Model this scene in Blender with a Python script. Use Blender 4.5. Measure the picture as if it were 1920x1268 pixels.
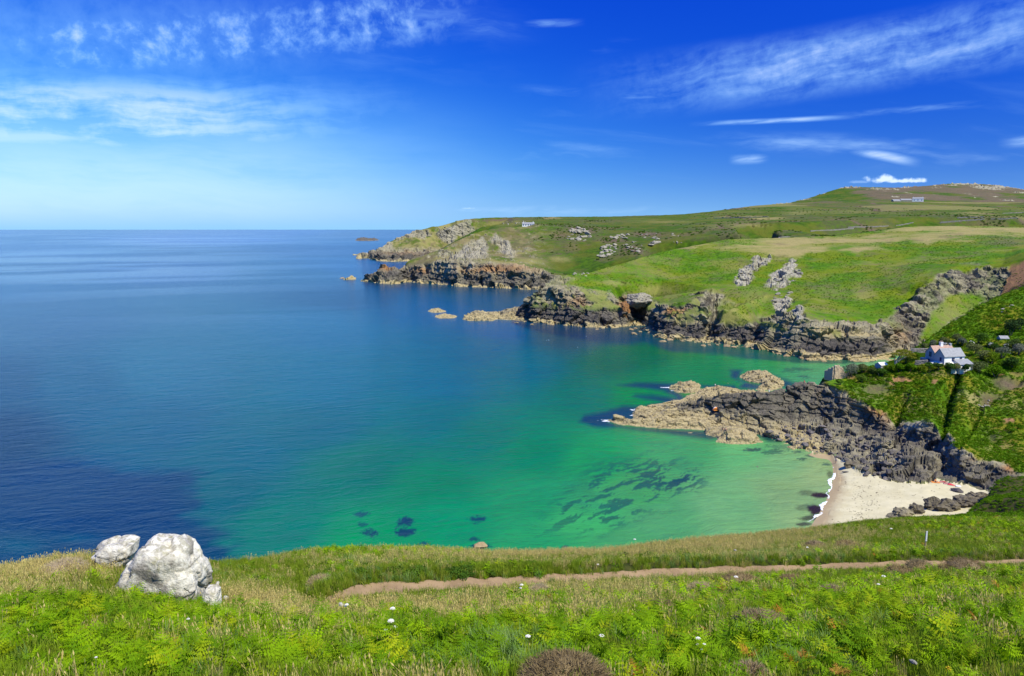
import bpy, bmesh, math, random, time
import numpy as np
from mathutils import Vector, Matrix, Quaternion
from mathutils.geometry import delaunay_2d_cdt
T0 = time.time()
for _o in list(bpy.data.objects):
    bpy.data.objects.remove(_o, do_unlink=True)
SC = bpy.context.scene
C = SC.collection
R = math.radians
random.seed(7)
RNG = np.random.default_rng(11)

# ------------------------------------------------------------------ camera
EYE = 65.0                       # metres above the sea
FPX = 1400.0                     # focal length in pixels of a 1920 px wide frame
PITCH = math.atan(204.0 / FPX)
cam_d = bpy.data.cameras.new('camera')
cam_d.sensor_width = 36.0
cam_d.lens = 36.0 * FPX / 1920.0
cam_d.clip_start = 0.1
cam_d.clip_end = 200000.0
cam = bpy.data.objects.new('camera', cam_d)
C.objects.link(cam)
cam.location = (0, 0, EYE)
cam.rotation_euler = (math.pi / 2 - PITCH, 0, 0)
SC.camera = cam

# ------------------------------------------------------------------ sun, exposure
SUN_EL = R(57)
SUN_AZ = R(131)                  # clockwise from the viewing direction (+Y)
sun_vec = Vector((math.sin(SUN_AZ) * math.cos(SUN_EL), math.cos(SUN_AZ) * math.cos(SUN_EL), math.sin(SUN_EL)))
sun_d = bpy.data.lights.new('sun', 'SUN')
sun_d.energy = 4.6
sun_d.angle = R(0.53)
sun_d.color = (1.0, 0.94, 0.82)
sun = bpy.data.objects.new('sun', sun_d)
C.objects.link(sun)
sun.rotation_euler = sun_vec.to_track_quat('Z', 'Y').to_euler()
SC.view_settings.view_transform = 'Standard'
SC.view_settings.look = 'None'
SC.view_settings.exposure = 0.45
SC.view_settings.gamma = 1.0
SC.view_settings.use_curve_mapping = False
SC.render.engine = 'CYCLES'
SC.cycles.max_bounces = 6
SC.cycles.diffuse_bounces = 2
SC.cycles.glossy_bounces = 2
SC.cycles.transmission_bounces = 3
SC.cycles.transparent_max_bounces = 6
SC.cycles.volume_bounces = 0
SC.cycles.caustics_reflective = False
SC.cycles.caustics_refractive = False

# ------------------------------------------------------------------ pixel geometry of the view
def ray(u, v):
    x = (np.asarray(u, float) - 960.0) / FPX
    y = (634.0 - np.asarray(v, float)) / FPX
    cp, sp = math.cos(PITCH), math.sin(PITCH)
    return x, cp + y * sp, -sp + y * cp

def azr(u, v, d=None, z=None):
    """pixel -> (azimuth, horizontal range, height)"""
    x, y, zz = ray(u, v)
    h = math.hypot(x, y)
    az = math.atan2(x, y)
    if d is None:
        d = (z - EYE) / zz * h
    return az, d, EYE + zz / h * d

def world(u, v, d=None, z=None):
    az, r, zz = azr(u, v, d, z)
    return Vector((r * math.sin(az), r * math.cos(az), zz))

def proj(X, Y, Z):
    cp, sp = math.cos(PITCH), math.sin(PITCH)
    Zr = Z - EYE
    f = Y * cp - Zr * sp
    f = np.where(np.abs(f) < 1e-3, 1e-3, f)
    up = Y * sp + Zr * cp
    return 960 + FPX * X / f, 634 - FPX * up / f

# ------------------------------------------------------------------ node helper
class NT:
    def __init__(self, tree):
        self.t = tree
        self.n = tree.nodes
        self.l = tree.links
    def node(self, typ, **kw):
        x = self.n.new(typ)
        for k, v in kw.items():
            setattr(x, k, v)
        return x
    def put(self, sock, val):
        if isinstance(val, bpy.types.NodeSocket):
            self.l.new(val, sock)
        elif val is not None:
            if hasattr(sock.default_value, '__len__') and not hasattr(val, '__len__'):
                val = (val,) * len(sock.default_value)
            if hasattr(val, '__len__') and hasattr(sock.default_value, '__len__') and len(sock.default_value) == 4 and len(val) == 3:
                val = tuple(val) + (1.0,)
            sock.default_value = val
    def m(self, op, a, b=None, c=None, clamp=False):
        x = self.node('ShaderNodeMath', operation=op)
        x.use_clamp = clamp
        self.put(x.inputs[0], a)
        if b is not None: self.put(x.inputs[1], b)
        if c is not None: self.put(x.inputs[2], c)
        return x.outputs[0]
    def add(self, a, b): return self.m('ADD', a, b)
    def sub(self, a, b): return self.m('SUBTRACT', a, b)
    def mul(self, a, b): return self.m('MULTIPLY', a, b)
    def sat(self, a): return self.m('ADD', a, 0.0, clamp=True)
    def vm(self, op, a, b=None, s=None):
        x = self.node('ShaderNodeVectorMath', operation=op)
        self.put(x.inputs[0], a)
        if b is not None: self.put(x.inputs[1], b)
        if s is not None: self.put(x.inputs['Scale'], s)
        return x.outputs[0]
    def sep(self, v):
        x = self.node('ShaderNodeSeparateXYZ'); self.put(x.inputs[0], v)
        return x.outputs
    def com(self, a, b, c):
        x = self.node('ShaderNodeCombineXYZ')
        self.put(x.inputs[0], a); self.put(x.inputs[1], b); self.put(x.inputs[2], c)
        return x.outputs[0]
    def noise(self, vec, scale, detail=4.0, rough=0.55, dist=0.0, out='Fac'):
        x = self.node('ShaderNodeTexNoise')
        if vec is not None: self.put(x.inputs['Vector'], vec)
        x.inputs['Scale'].default_value = scale
        x.inputs['Detail'].default_value = detail
        x.inputs['Roughness'].default_value = rough
        x.inputs['Distortion'].default_value = dist
        return x.outputs[out]
    def voro(self, vec, scale, feature='F1', out='Distance', rand=1.0):
        x = self.node('ShaderNodeTexVoronoi', feature=feature)
        if vec is not None: self.put(x.inputs['Vector'], vec)
        x.inputs['Scale'].default_value = scale
        x.inputs['Randomness'].default_value = rand
        return x.outputs[out]
    def smooth(self, x, lo, hi, a=0.0, b=1.0):
        n = self.node('ShaderNodeMapRange', interpolation_type='SMOOTHSTEP')
        self.put(n.inputs['Value'], x)
        self.put(n.inputs['From Min'], lo); self.put(n.inputs['From Max'], hi)
        self.put(n.inputs['To Min'], a); self.put(n.inputs['To Max'], b)
        return n.outputs['Result']
    def mix(self, fac, a, b, mode='MIX'):
        x = self.node('ShaderNodeMix', data_type='RGBA', blend_type=mode)
        self.put(x.inputs[0], fac)
        self.put(x.inputs[6], a); self.put(x.inputs[7], b)
        return x.outputs[2]
    def attr(self, name):
        x = self.node('ShaderNodeAttribute'); x.attribute_name = name
        return x
    def bump(self, h, strength=0.5, dist=0.1, normal=None):
        x = self.node('ShaderNodeBump')
        self.put(x.inputs['Height'], h)
        self.put(x.inputs['Strength'], strength); self.put(x.inputs['Distance'], dist)
        if normal is not None: self.put(x.inputs['Normal'], normal)
        return x.outputs[0]

def new_mat(name):
    m = bpy.data.materials.new(name)
    m.use_nodes = True
    m.node_tree.nodes.clear()
    n = NT(m.node_tree)
    out = n.node('ShaderNodeOutputMaterial')
    return m, n, out

def principled(n, out, color, rough=0.9, normal=None, spec=0.2, **kw):
    b = n.node('ShaderNodeBsdfPrincipled')
    n.put(b.inputs['Base Color'], color)
    n.put(b.inputs['Roughness'], rough)
    n.put(b.inputs['Specular IOR Level'], spec)
    if normal is not None: n.put(b.inputs['Normal'], normal)
    for k, v in kw.items():
        n.put(b.inputs[k], v)
    if out is not None:
        n.l.new(b.outputs[0], out.inputs['Surface'])
    return b

# ------------------------------------------------------------------ sky: Nishita with cirrus
W = bpy.data.worlds.new('World')
SC.world = W
W.use_nodes = True
W.node_tree.nodes.clear()
n = NT(W.node_tree)
wout = n.node('ShaderNodeOutputWorld')
bg = n.node('ShaderNodeBackground')
SKY_STRENGTH = 0.12
AIR_A, AIR_B = 0.95, 28.0
bg.inputs['Strength'].default_value = SKY_STRENGTH
sky = n.node('ShaderNodeTexSky', sky_type='NISHITA')
sky.sun_disc = False
sky.sun_elevation = SUN_EL
sky.sun_rotation = SUN_AZ
sky.altitude = 60
sky.air_density = 1.0
sky.dust_density = 0.35
sky.ozone_density = 4.0
dirv = n.node('ShaderNodeTexCoord').outputs['Generated']
sx, sy, sz = n.sep(dirv)
# the zenith of a clear, clean-air sky is a deeper blue than the model gives
skr = n.node('ShaderNodeSeparateColor'); n.put(skr.inputs[0], sky.outputs[0])
q_ = [n.mul(o_, 0.12) for o_ in skr.outputs[:3]]
# blue sky light is polarised and the filtered lens darkens it most at right angles to the sun
sd_ = n.node('ShaderNodeVectorMath', operation='DOT_PRODUCT')
n.put(sd_.inputs[0], dirv); n.put(sd_.inputs[1], tuple(sun_vec))
c2_ = n.mul(sd_.outputs['Value'], sd_.outputs['Value'])
dop = n.m('DIVIDE', n.sub(1.0, c2_), n.add(1.0, c2_))
dop3 = n.m('POWER', dop, 3.0)
def chan(p, g, a, k): return n.mul(n.mul(n.m('POWER', p, g), n.m('EXPONENT', n.mul(dop3, -a))), k / 0.12)
gr_ = chan(q_[0], 2.25, 2.25, 1.07); gg_ = chan(q_[1], 1.25, 1.5, 0.96); gb_ = chan(q_[2], 0.25, 0.5, 0.957)
cmb = n.node('ShaderNodeCombineColor')
for i_, s_ in enumerate((gr_, gg_, gb_)): n.put(cmb.inputs[i_], s_)
# pale layer of sea air lying along the whole horizon
air = n.m('EXPONENT', n.mul(n.m('ABSOLUTE', sz), -AIR_B))
skycol = n.mix(n.mul(air, AIR_A), cmb.outputs[0], (0.21 / 0.12, 0.47 / 0.12, 0.72 / 0.12, 1))
az_n = n.m('ARCTAN2', sx, sy)
el_n = n.m('ARCSINE', sz)
def pxdir(u, v):
    x, y, z = ray(u, v)
    return math.atan2(x, y), math.asin(z / math.sqrt(x * x + y * y + z * z))
av = n.com(az_n, el_n, 0.0)
def band(u0, v0, u1, v1, w, soft=0.6, taper=0.25):
    """soft elongated patch of sky between two directions"""
    a0, e0 = pxdir(u0, v0); a1, e1 = pxdir(u1, v1)
    L = math.hypot(a1 - a0, e1 - e0)
    ca, sa = (a1 - a0) / L, (e1 - e0) / L
    da = n.sub(az_n, a0); de = n.sub(el_n, e0)
    t = n.add(n.mul(da, ca / L), n.mul(de, sa / L))
    s = n.sub(n.mul(de, ca), n.mul(da, sa))
    ww = w / FPX
    lat = n.smooth(n.m('ABSOLUTE', s), ww * (1 - soft), ww, 1.0, 0.0)
    lon = n.mul(n.smooth(t, -taper * 0.3, taper), n.smooth(t, 1 - taper, 1 + taper * 0.3, 1.0, 0.0))
    return n.mul(lat, lon), t, s
warp = n.vm('SCALE', n.vm('SUBTRACT', n.noise(av, 9.0, 3, out='Color'), (0.5, 0.5, 0.5)), s=0.03)
avw = n.vm('ADD', av, warp)
def streak(scale, sxy, ang, detail=6, rough=0.6):
    mp = n.node('ShaderNodeMapping', vector_type='TEXTURE')
    n.put(mp.inputs['Vector'], avw)
    mp.inputs['Rotation'].default_value = (0, 0, ang)
    mp.inputs['Scale'].default_value = (sxy, 1, 1)
    return n.noise(mp.outputs[0], scale, detail, rough)
puffs = n.noise(avw, 34, 6, 0.62)
fine = n.noise(avw, 90, 4, 0.6)
st1 = streak(26, 7, R(-3))
st2 = streak(22, 6, R(8))
st3 = streak(60, 9, R(4))
st4 = streak(58, 7, R(11))
cover = 0.0
def cloud(acc, mask, tex, lo, hi, gain):
    c = n.mul(n.mul(mask, n.smooth(tex, lo, hi)), gain)
    return n.m('MAXIMUM', acc, c) if not isinstance(acc, float) else c
# broad pale veil at the left, its right tip near the middle
m1, _, _ = band(-800, 168, 760, 222, 96, 0.85, 0.45)
cover = cloud(cover, m1, n.add(n.mul(st1, 0.4), n.add(n.mul(st3, 0.4), n.mul(puffs, 0.22))), 0.32, 0.62, 0.56)
m1b, _, _ = band(-400, 262, 330, 250, 20, 0.9, 0.35)
cover = cloud(cover, m1b, st1, 0.28, 0.56, 0.45)
mv, _, _ = band(-900, 300, 900, 330, 190, 1.0, 0.4)
cover = cloud(cover, mv, n.add(n.mul(st1, 0.5), 0.3), 0.26, 0.62, 0.40)
mv2, _, _ = band(-900, 60, 760, 40, 120, 1.0, 0.4)
cover = cloud(cover, mv2, n.add(n.mul(puffs, 0.5), 0.3), 0.32, 0.66, 0.2)
# puffy flecks along the top left
m2, _, _ = band(-100, 95, 900, 10, 62, 0.8, 0.2)
cover = cloud(cover, m2, n.add(n.mul(puffs, 0.8), n.mul(fine, 0.25)), 0.36, 0.80, 0.52)
m2c, _, _ = band(120, 88, 560, 60, 34, 0.9, 0.3)
cover = cloud(cover, m2c, n.add(n.mul(puffs, 0.8), n.mul(fine, 0.25)), 0.34, 0.76, 0.48)
m2d, _, _ = band(510, 30, 720, 26, 36, 0.9, 0.35)
cover = cloud(cover, m2d, n.add(n.mul(puffs, 0.8), n.mul(fine, 0.25)), 0.40, 0.78, 0.50)
m2b, _, _ = band(-300, 40, 1000, 60, 110, 0.9, 0.2)
cover = cloud(cover, m2b, st1, 0.38, 0.80, 0.14)
# the bright feathered band at the upper right
m3, t3, s3 = band(1130, 170, 2300, -25, 66, 0.75, 0.36)
cover = cloud(cover, m3, n.add(n.mul(st2, 0.34), n.add(n.mul(st4, 0.34), n.add(n.mul(puffs, 0.22), n.mul(fine, 0.14)))), 0.36, 0.74, 0.52)
m3b, _, _ = band(1230, 158, 2200, 60, 26, 0.9, 0.3)
cover = cloud(cover, m3b, st2, 0.36, 0.68, 0.30)
# thin wisps at the right
for (a, b, c_, d_, w_, lo, g_) in ((1310, 232, 1600, 219, 6, 0.28, 0.6), (1560, 218, 1860, 192, 8, 0.36, 0.3), (1320, 262, 1830, 280, 26, 0.42, 0.5),
                                   (1590, 278, 1720, 305, 11, 0.26, 0.62), (1370, 300, 1440, 298, 11, 0.3, 0.5), (1600, 300, 2000, 300, 22, 0.42, 0.35),
                                   (1880, 268, 2060, 258, 14, 0.3, 0.6), (1150, 182, 1300, 170, 10, 0.35, 0.35), (980, 46, 1090, 42, 9, 0.35, 0.4),
                                   (960, 170, 1180, 185, 18, 0.42, 0.3), (900, 130, 1220, 70, 16, 0.45, 0.2), (1000, 270, 1200, 290, 16, 0.4, 0.25),
                                   (420, 290, 1000, 262, 22, 0.4, 0.28), (-200, 330, 400, 300, 34, 0.4, 0.25), (200, 345, 1100, 322, 26, 0.4, 0.2), (-300, 300, 700, 312, 24, 0.34, 0.4), (-300, 372, 900, 362, 26, 0.36, 0.35), (300, 402, 1300, 392, 14, 0.36, 0.3), (620, 262, 1250, 300, 26, 0.42, 0.35), (700, 20, 1000, 60, 40, 0.44, 0.3), (1000, 210, 1330, 200, 24, 0.44, 0.3)):
    mk, _, _ = band(a, b, c_, d_, w_, 0.9, 0.35)
    cover = cloud(cover, mk, st3 if w_ < 15 else st1, lo + 0.04, lo + 0.36, g_ * 0.8)
# small heaped cloud above the hill and scraps near the horizon
def puff(acc, u, v, ru, rv, gain=0.7):
    a, e = pxdir(u, v)
    da = n.m('DIVIDE', n.sub(az_n, a), ru / FPX)
    de = n.m('DIVIDE', n.sub(el_n, e), rv / FPX)
    de2 = n.m('MULTIPLY', de, n.m('ADD', 1.0, n.m('MULTIPLY', n.m('LESS_THAN', de, 0.0), 0.9)))
    d = n.m('SQRT', n.add(n.mul(da, da), n.mul(de2, de2)))
    d = n.add(d, n.mul(n.sub(fine, 0.5), 2.4))
    c = n.smooth(d, 0.3, 1.25, gain, 0.0)
    return n.m('MAXIMUM', acc, c)
for u, v, ru, rv in ((1655, 338, 22, 8), (1690, 340, 36, 5), (1715, 340, 18, 5)):
    cover = puff(cover, u, v, ru, rv)
for u, v, ru, rv, g_ in ((876, 391, 14, 2, 0.35), (1611, 342, 18, 3, 0.22)):
    cover = puff(cover, u, v, ru, rv, g_)
# high cirrus over the rest of the dome, out of frame as well
dome = n.com(n.m('DIVIDE', sx, n.add(n.m('ABSOLUTE', sz), 0.12)), n.m('DIVIDE', sy, n.add(n.m('ABSOLUTE', sz), 0.12)), 0.0)
mpd = n.node('ShaderNodeMapping', vector_type='TEXTURE')
n.put(mpd.inputs['Vector'], dome)
mpd.inputs['Rotation'].default_value = (0, 0, 0.4)
mpd.inputs['Scale'].default_value = (4, 1, 1)
gen = n.mul(n.smooth(n.noise(mpd.outputs[0], 1.6, 7, 0.62, 0.4), 0.52, 0.85), 0.10)
cover = n.m('MAXIMUM', cover, gen)
cover = n.mul(cover, n.smooth(sz, -0.02, 0.03))
cloudcol = n.mix(n.smooth(cover, 0.15, 0.7), n.mix(n.smooth(sz, 0.03, 0.16), (4.6, 6.4, 8.6, 1), (3.2, 6.2, 8.9, 1)), (6.7, 7.6, 8.5, 1))
final = n.mix(cover, skycol, cloudcol)
n.put(bg.inputs['Color'], final)
n.l.new(bg.outputs[0], wout.inputs['Surface'])
# ------------------------------------------------------------------ numeric noise
def _h(ix, iy, iz, seed):
    h = (ix.astype(np.int64) * 374761393 + iy.astype(np.int64) * 668265263 + iz.astype(np.int64) * 2147483647 + seed * 974634777) & 0xFFFFFFFF
    h = ((h ^ (h >> 13)) * 1274126177) & 0xFFFFFFFF
    h = h ^ (h >> 16)
    return (h & 0xFFFFFF).astype(np.float32) / np.float32(0xFFFFFF)

def vnoise(p, seed=0):
    i = np.floor(p).astype(np.int64)
    f = (p - i).astype(np.float32)
    f = f * f * f * (f * (f * 6 - 15) + 10)
    x, y, z = i[:, 0], i[:, 1], i[:, 2]
    def g(a, b, c): return _h(x + a, y + b, z + c, seed)
    fx, fy, fz = f[:, 0], f[:, 1], f[:, 2]
    a = g(0, 0, 0) * (1 - fx) + g(1, 0, 0) * fx
    b = g(0, 1, 0) * (1 - fx) + g(1, 1, 0) * fx
    c = g(0, 0, 1) * (1 - fx) + g(1, 0, 1) * fx
    d = g(0, 1, 1) * (1 - fx) + g(1, 1, 1) * fx
    return (a * (1 - fy) + b * fy) * (1 - fz) + (c * (1 - fy) + d * fy) * fz

def fbm(p, octv=4, seed=0, gain=0.5):
    s = np.zeros(len(p), np.float32); a = 1.0; t = 0.0
    q = np.array(p, np.float32)
    for k in range(octv):
        s += a * vnoise(q, seed + k * 17)
        t += a
        a *= gain
        q = q * 2.03 + 13.7
    return s / t            # 0..1, mean .5

def fbm2(x, y, sc, octv=4, seed=0, gain=0.5):
    x = np.asarray(x); shp = x.shape
    p = np.stack([x.ravel() * sc, np.asarray(y).ravel() * sc, np.full(x.size, 0.37)], 1)
    return fbm(p, octv, seed, gain).reshape(shp)

def blocks(p, seed=0, edge=0.08, tilt=2.1, full=False):
    """fractured-rock relief: every cell is a tilted flat facet, cracks between"""
    i = np.floor(p).astype(np.int64)
    f = (p - i).astype(np.float32)
    N = len(p)
    f1 = np.full(N, 9e9, np.float32); f2 = np.full(N, 9e9, np.float32)
    best = np.zeros((N, 3), np.float32); bi = np.zeros((N, 3), np.int64)
    for a in (-1, 0, 1):
        for b in (-1, 0, 1):
            for c in (-1, 0, 1):
                jx, jy, jz = i[:, 0] + a, i[:, 1] + b, i[:, 2] + c
                dx = a + _h(jx, jy, jz, seed) - f[:, 0]
                dy = b + _h(jx, jy, jz, seed + 1) - f[:, 1]
                dz = c + _h(jx, jy, jz, seed + 2) - f[:, 2]
                d = dx * dx + dy * dy + dz * dz
                m = d < f1
                f2 = np.where(m, f1, np.minimum(f2, d))
                f1 = np.where(m, d, f1)
                best[m] = np.stack([dx, dy, dz], 1)[m]
                bi[m] = np.stack([jx, jy, jz], 1)[m]
    r = [_h(bi[:, 0], bi[:, 1], bi[:, 2], seed + 5 + k) - 0.5 for k in range(4)]
    h = r[0] * 1.2 + tilt * (best[:, 0] * r[1] + best[:, 1] * r[2] + best[:, 2] * r[3])
    cr = np.sqrt(f2) - np.sqrt(f1)
    if full: return h, r[0] + 0.5, cr
    return h - 0.22 * np.exp(-cr / (edge * 0.6)), r[0] + 0.5

def sstep(x, a, b):
    t = np.clip((x - a) / (b - a), 0, 1)
    return t * t * (3 - 2 * t)

def inpoly(u, v, poly):
    c = np.zeros(u.shape, bool)
    k = len(poly)
    for i in range(k):
        x0, y0 = poly[i][:2]; x1, y1 = poly[(i + 1) % k][:2]
        if y0 == y1: continue
        cond = ((y0 > v) != (y1 > v)) & (u < (x1 - x0) * (v - y0) / (y1 - y0) + x0)
        c ^= cond
    return c

def segdist(u, v, poly, closed=True):
    d = np.full(u.shape, 1e9)
    k = len(poly)
    for i in range(k if closed else k - 1):
        x0, y0 = poly[i][:2]; x1, y1 = poly[(i + 1) % k][:2]
        dx, dy = x1 - x0, y1 - y0
        t = np.clip(((u - x0) * dx + (v - y0) * dy) / (dx * dx + dy * dy + 1e-9), 0, 1)
        d = np.minimum(d, np.hypot(u - x0 - t * dx, v - y0 - t * dy))
    return d

def soft(u, v, poly, w=4.0):
    """1 inside, fading over w"""
    xs = [p[0] for p in poly]; ys = [p[1] for p in poly]
    res = np.zeros(u.shape)
    m = (u > min(xs) - w) & (u < max(xs) + w) & (v > min(ys) - w) & (v < max(ys) + w)
    if not m.any(): return res
    uu, vv = u[m], v[m]
    d = segdist(uu, vv, poly)
    s = np.where(inpoly(uu, vv, poly), d, -d)
    res[m] = sstep(s, -w, w)
    return res

def blob(u, v, cu, cv, ru, rv):
    return np.exp(-(((u - cu) / ru) ** 2 + ((v - cv) / rv) ** 2))

def gblur(A, s0, s1):
    for ax, s in ((0, s0), (1, s1)):
        if s < 0.3: continue
        k = int(3 * s) + 1
        w = np.exp(-0.5 * (np.arange(-k, k + 1) / s) ** 2); w /= w.sum()
        pad = [(0, 0), (0, 0)]; pad[ax] = (k, k)
        B = np.pad(A, pad, mode='edge')
        out = np.zeros_like(A)
        for j, ww in enumerate(w):
            out += ww * (B[j:j + A.shape[0], :] if ax == 0 else B[:, j:j + A.shape[1]])
        A = out
    return A

# ------------------------------------------------------------------ objects
def link(name, me, mat=None, parent=None):
    o = bpy.data.objects.new(name, me)
    C.objects.link(o)
    if mat is not None and me is not None:
        for mm in (mat if isinstance(mat, (list, tuple)) else [mat]):
            me.materials.append(mm)
    if parent is not None:
        o.parent = parent
    return o

def tag(o, label=None, cat=None, group=None, kind=None):
    if label: o['label'] = label
    if cat: o['category'] = cat
    if group: o['group'] = group
    if kind: o['kind'] = kind
    return o

def empty(name, loc, rotz=0.0, label=None, cat=None, group=None):
    o = bpy.data.objects.new(name, None)
    C.objects.link(o)
    o.empty_display_size = 0.2
    o.location = loc
    o.rotation_euler = (0, 0, rotz)
    return tag(o, label, cat, group)

def np_mesh(name, V, F, smooth=True):
    """V (n,3), F (m,3|4) int array"""
    me = bpy.data.meshes.new(name)
    V = np.ascontiguousarray(V, np.float32); F = np.ascontiguousarray(F, np.int32)
    k = F.shape[1]
    me.vertices.add(len(V)); me.vertices.foreach_set('co', V.ravel())
    me.loops.add(F.size); me.loops.foreach_set('vertex_index', F.ravel())
    me.polygons.add(len(F))
    me.polygons.foreach_set('loop_start', np.arange(0, F.size, k, dtype=np.int32))
    me.polygons.foreach_set('loop_total', np.full(len(F), k, np.int32))
    if isinstance(smooth, bool):
        me.polygons.foreach_set('use_smooth', np.full(len(F), smooth))
    else:
        me.polygons.foreach_set('use_smooth', np.asarray(smooth, bool))
    me.update(calc_edges=True)
    return me

def color_attr(me, name, A):
    a = me.color_attributes.new(name, 'FLOAT_COLOR', 'POINT')
    A = np.ascontiguousarray(A, np.float32)
    if A.shape[1] == 3: A = np.concatenate([A, np.ones((len(A), 1), np.float32)], 1)
    a.data.foreach_set('color', A.ravel())

def grid_faces(nr, nc):
    i = np.arange(nr - 1)[:, None] * nc + np.arange(nc - 1)[None, :]
    return np.stack([i, i + 1, i + nc + 1, i + nc], -1).reshape(-1, 4)

class MB:
    """collects simple solids, builds ONE mesh object"""
    def __init__(self):
        self.v = []; self.f = []; self.mi = []
    def add(self, V, F, mi=0):
        b = len(self.v)
        self.v += [tuple(p) for p in V]
        for f in F:
            self.f.append(tuple(b + i for i in f)); self.mi.append(mi)
    def box(self, x0, x1, y0, y1, z0, z1, mi=0, M=None):
        V = [Vector(p) for p in ((x0, y0, z0), (x1, y0, z0), (x1, y1, z0), (x0, y1, z0), (x0, y0, z1), (x1, y0, z1), (x1, y1, z1), (x0, y1, z1))]
        if M is not None: V = [M @ p for p in V]
        self.add(V, [(0, 3, 2, 1), (4, 5, 6, 7), (0, 1, 5, 4), (1, 2, 6, 5), (2, 3, 7, 6), (3, 0, 4, 7)], mi)
    def tube(self, pts, rad, seg=8, mi=0, cap=True):
        pts = [Vector(p) for p in pts]
        rads = rad if hasattr(rad, '__len__') else [rad] * len(pts)
        V = []; F = []
        for i, p in enumerate(pts):
            d = (pts[min(i + 1, len(pts) - 1)] - pts[max(i - 1, 0)]).normalized()
            a = d.orthogonal().normalized(); b = d.cross(a)
            for k in range(seg):
                t = 2 * math.pi * k / seg
                V.append(p + (a * math.cos(t) + b * math.sin(t)) * rads[i])
        for i in range(len(pts) - 1):
            for k in range(seg):
                k2 = (k + 1) % seg
                F.append((i * seg + k, i * seg + k2, (i + 1) * seg + k2, (i + 1) * seg + k))
        if cap:
            F.append(tuple(range(seg))[::-1]); F.append(tuple((len(pts) - 1) * seg + k for k in range(seg)))
        self.add(V, F, mi)
    def prism(self, prof, y0, y1, mi=0):
        """profile in x,z extruded along y"""
        k = len(prof)
        V = [(x, y0, z) for x, z in prof] + [(x, y1, z) for x, z in prof]
        F = [tuple(range(k)), tuple(range(2 * k - 1, k - 1, -1))]
        F += [((i + 1) % k, i, k + i, k + (i + 1) % k) for i in range(k)]
        self.add(V, F, mi)
    def build(self, name, mat, parent=None, smooth=False, fixn=True):
        me = bpy.data.meshes.new(name)
        me.from_pydata(self.v, [], self.f)
        o = link(name, me, mat, parent)
        me.polygons.foreach_set('material_index', self.mi)
        me.polygons.foreach_set('use_smooth', [smooth] * len(self.f))
        if fixn:
            bm = bmesh.new(); bm.from_mesh(me)
            bmesh.ops.recalc_face_normals(bm, faces=bm.faces)
            bm.to_mesh(me); bm.free()
        return o

_ico = {}
def ico(sub):
    if sub not in _ico:
        bm = bmesh.new(); bmesh.ops.create_icosphere(bm, subdivisions=sub, radius=1.0)
        bm.verts.ensure_lookup_table()
        V = np.array([v.co[:] for v in bm.verts], np.float32)
        F = np.array([[v.index for v in f.verts] for f in bm.faces], np.int32)
        bm.free(); _ico[sub] = (V, F)
    return _ico[sub]

def rock_verts(seed, sub=3, planes=14, squash=(1, 1, 0.75), rough=0.05, dmin=0.55, dmax=0.95, round_=0.0):
    """angular boulder: sphere cut back by random planes, then roughened"""
    V, F = ico(sub)
    rg = np.random.default_rng(seed)
    nrm = rg.normal(size=(planes, 3)); nrm /= np.linalg.norm(nrm, axis=1)[:, None]
    dd = rg.uniform(dmin, dmax, planes)
    dots = V @ nrm.T
    rr = np.where(dots > 0.05, dd[None, :] / np.maximum(dots, 0.05), 9).min(1)
    rr = np.minimum(rr, 1.0)
    if round_ > 0: rr = rr * (1 - round_) + round_ * 0.85
    P = V * rr[:, None]
    P = P * (1 + rough * 2 * (fbm(V * 2.2 + seed * 3.1, 4, seed) - 0.5))[:, None]
    P = P * np.array(squash)
    return P.astype(np.float32), F

# ------------------------------------------------------------------ terrain from surveyed break lines
def sample_line(pts, step):
    out = []
    for (a0, r0, z0), (a1, r1, z1) in zip(pts[:-1], pts[1:]):
        L = math.hypot((a1 - a0) * 0.5 * (r0 + r1), r1 - r0)
        k = max(1, int(L / step))
        for j in range(k):
            t = j / k
            out.append((a0 + (a1 - a0) * t, r0 + (r1 - r0) * t, z0 + (z1 - z0) * t))
    out.append(pts[-1])
    return out

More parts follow.
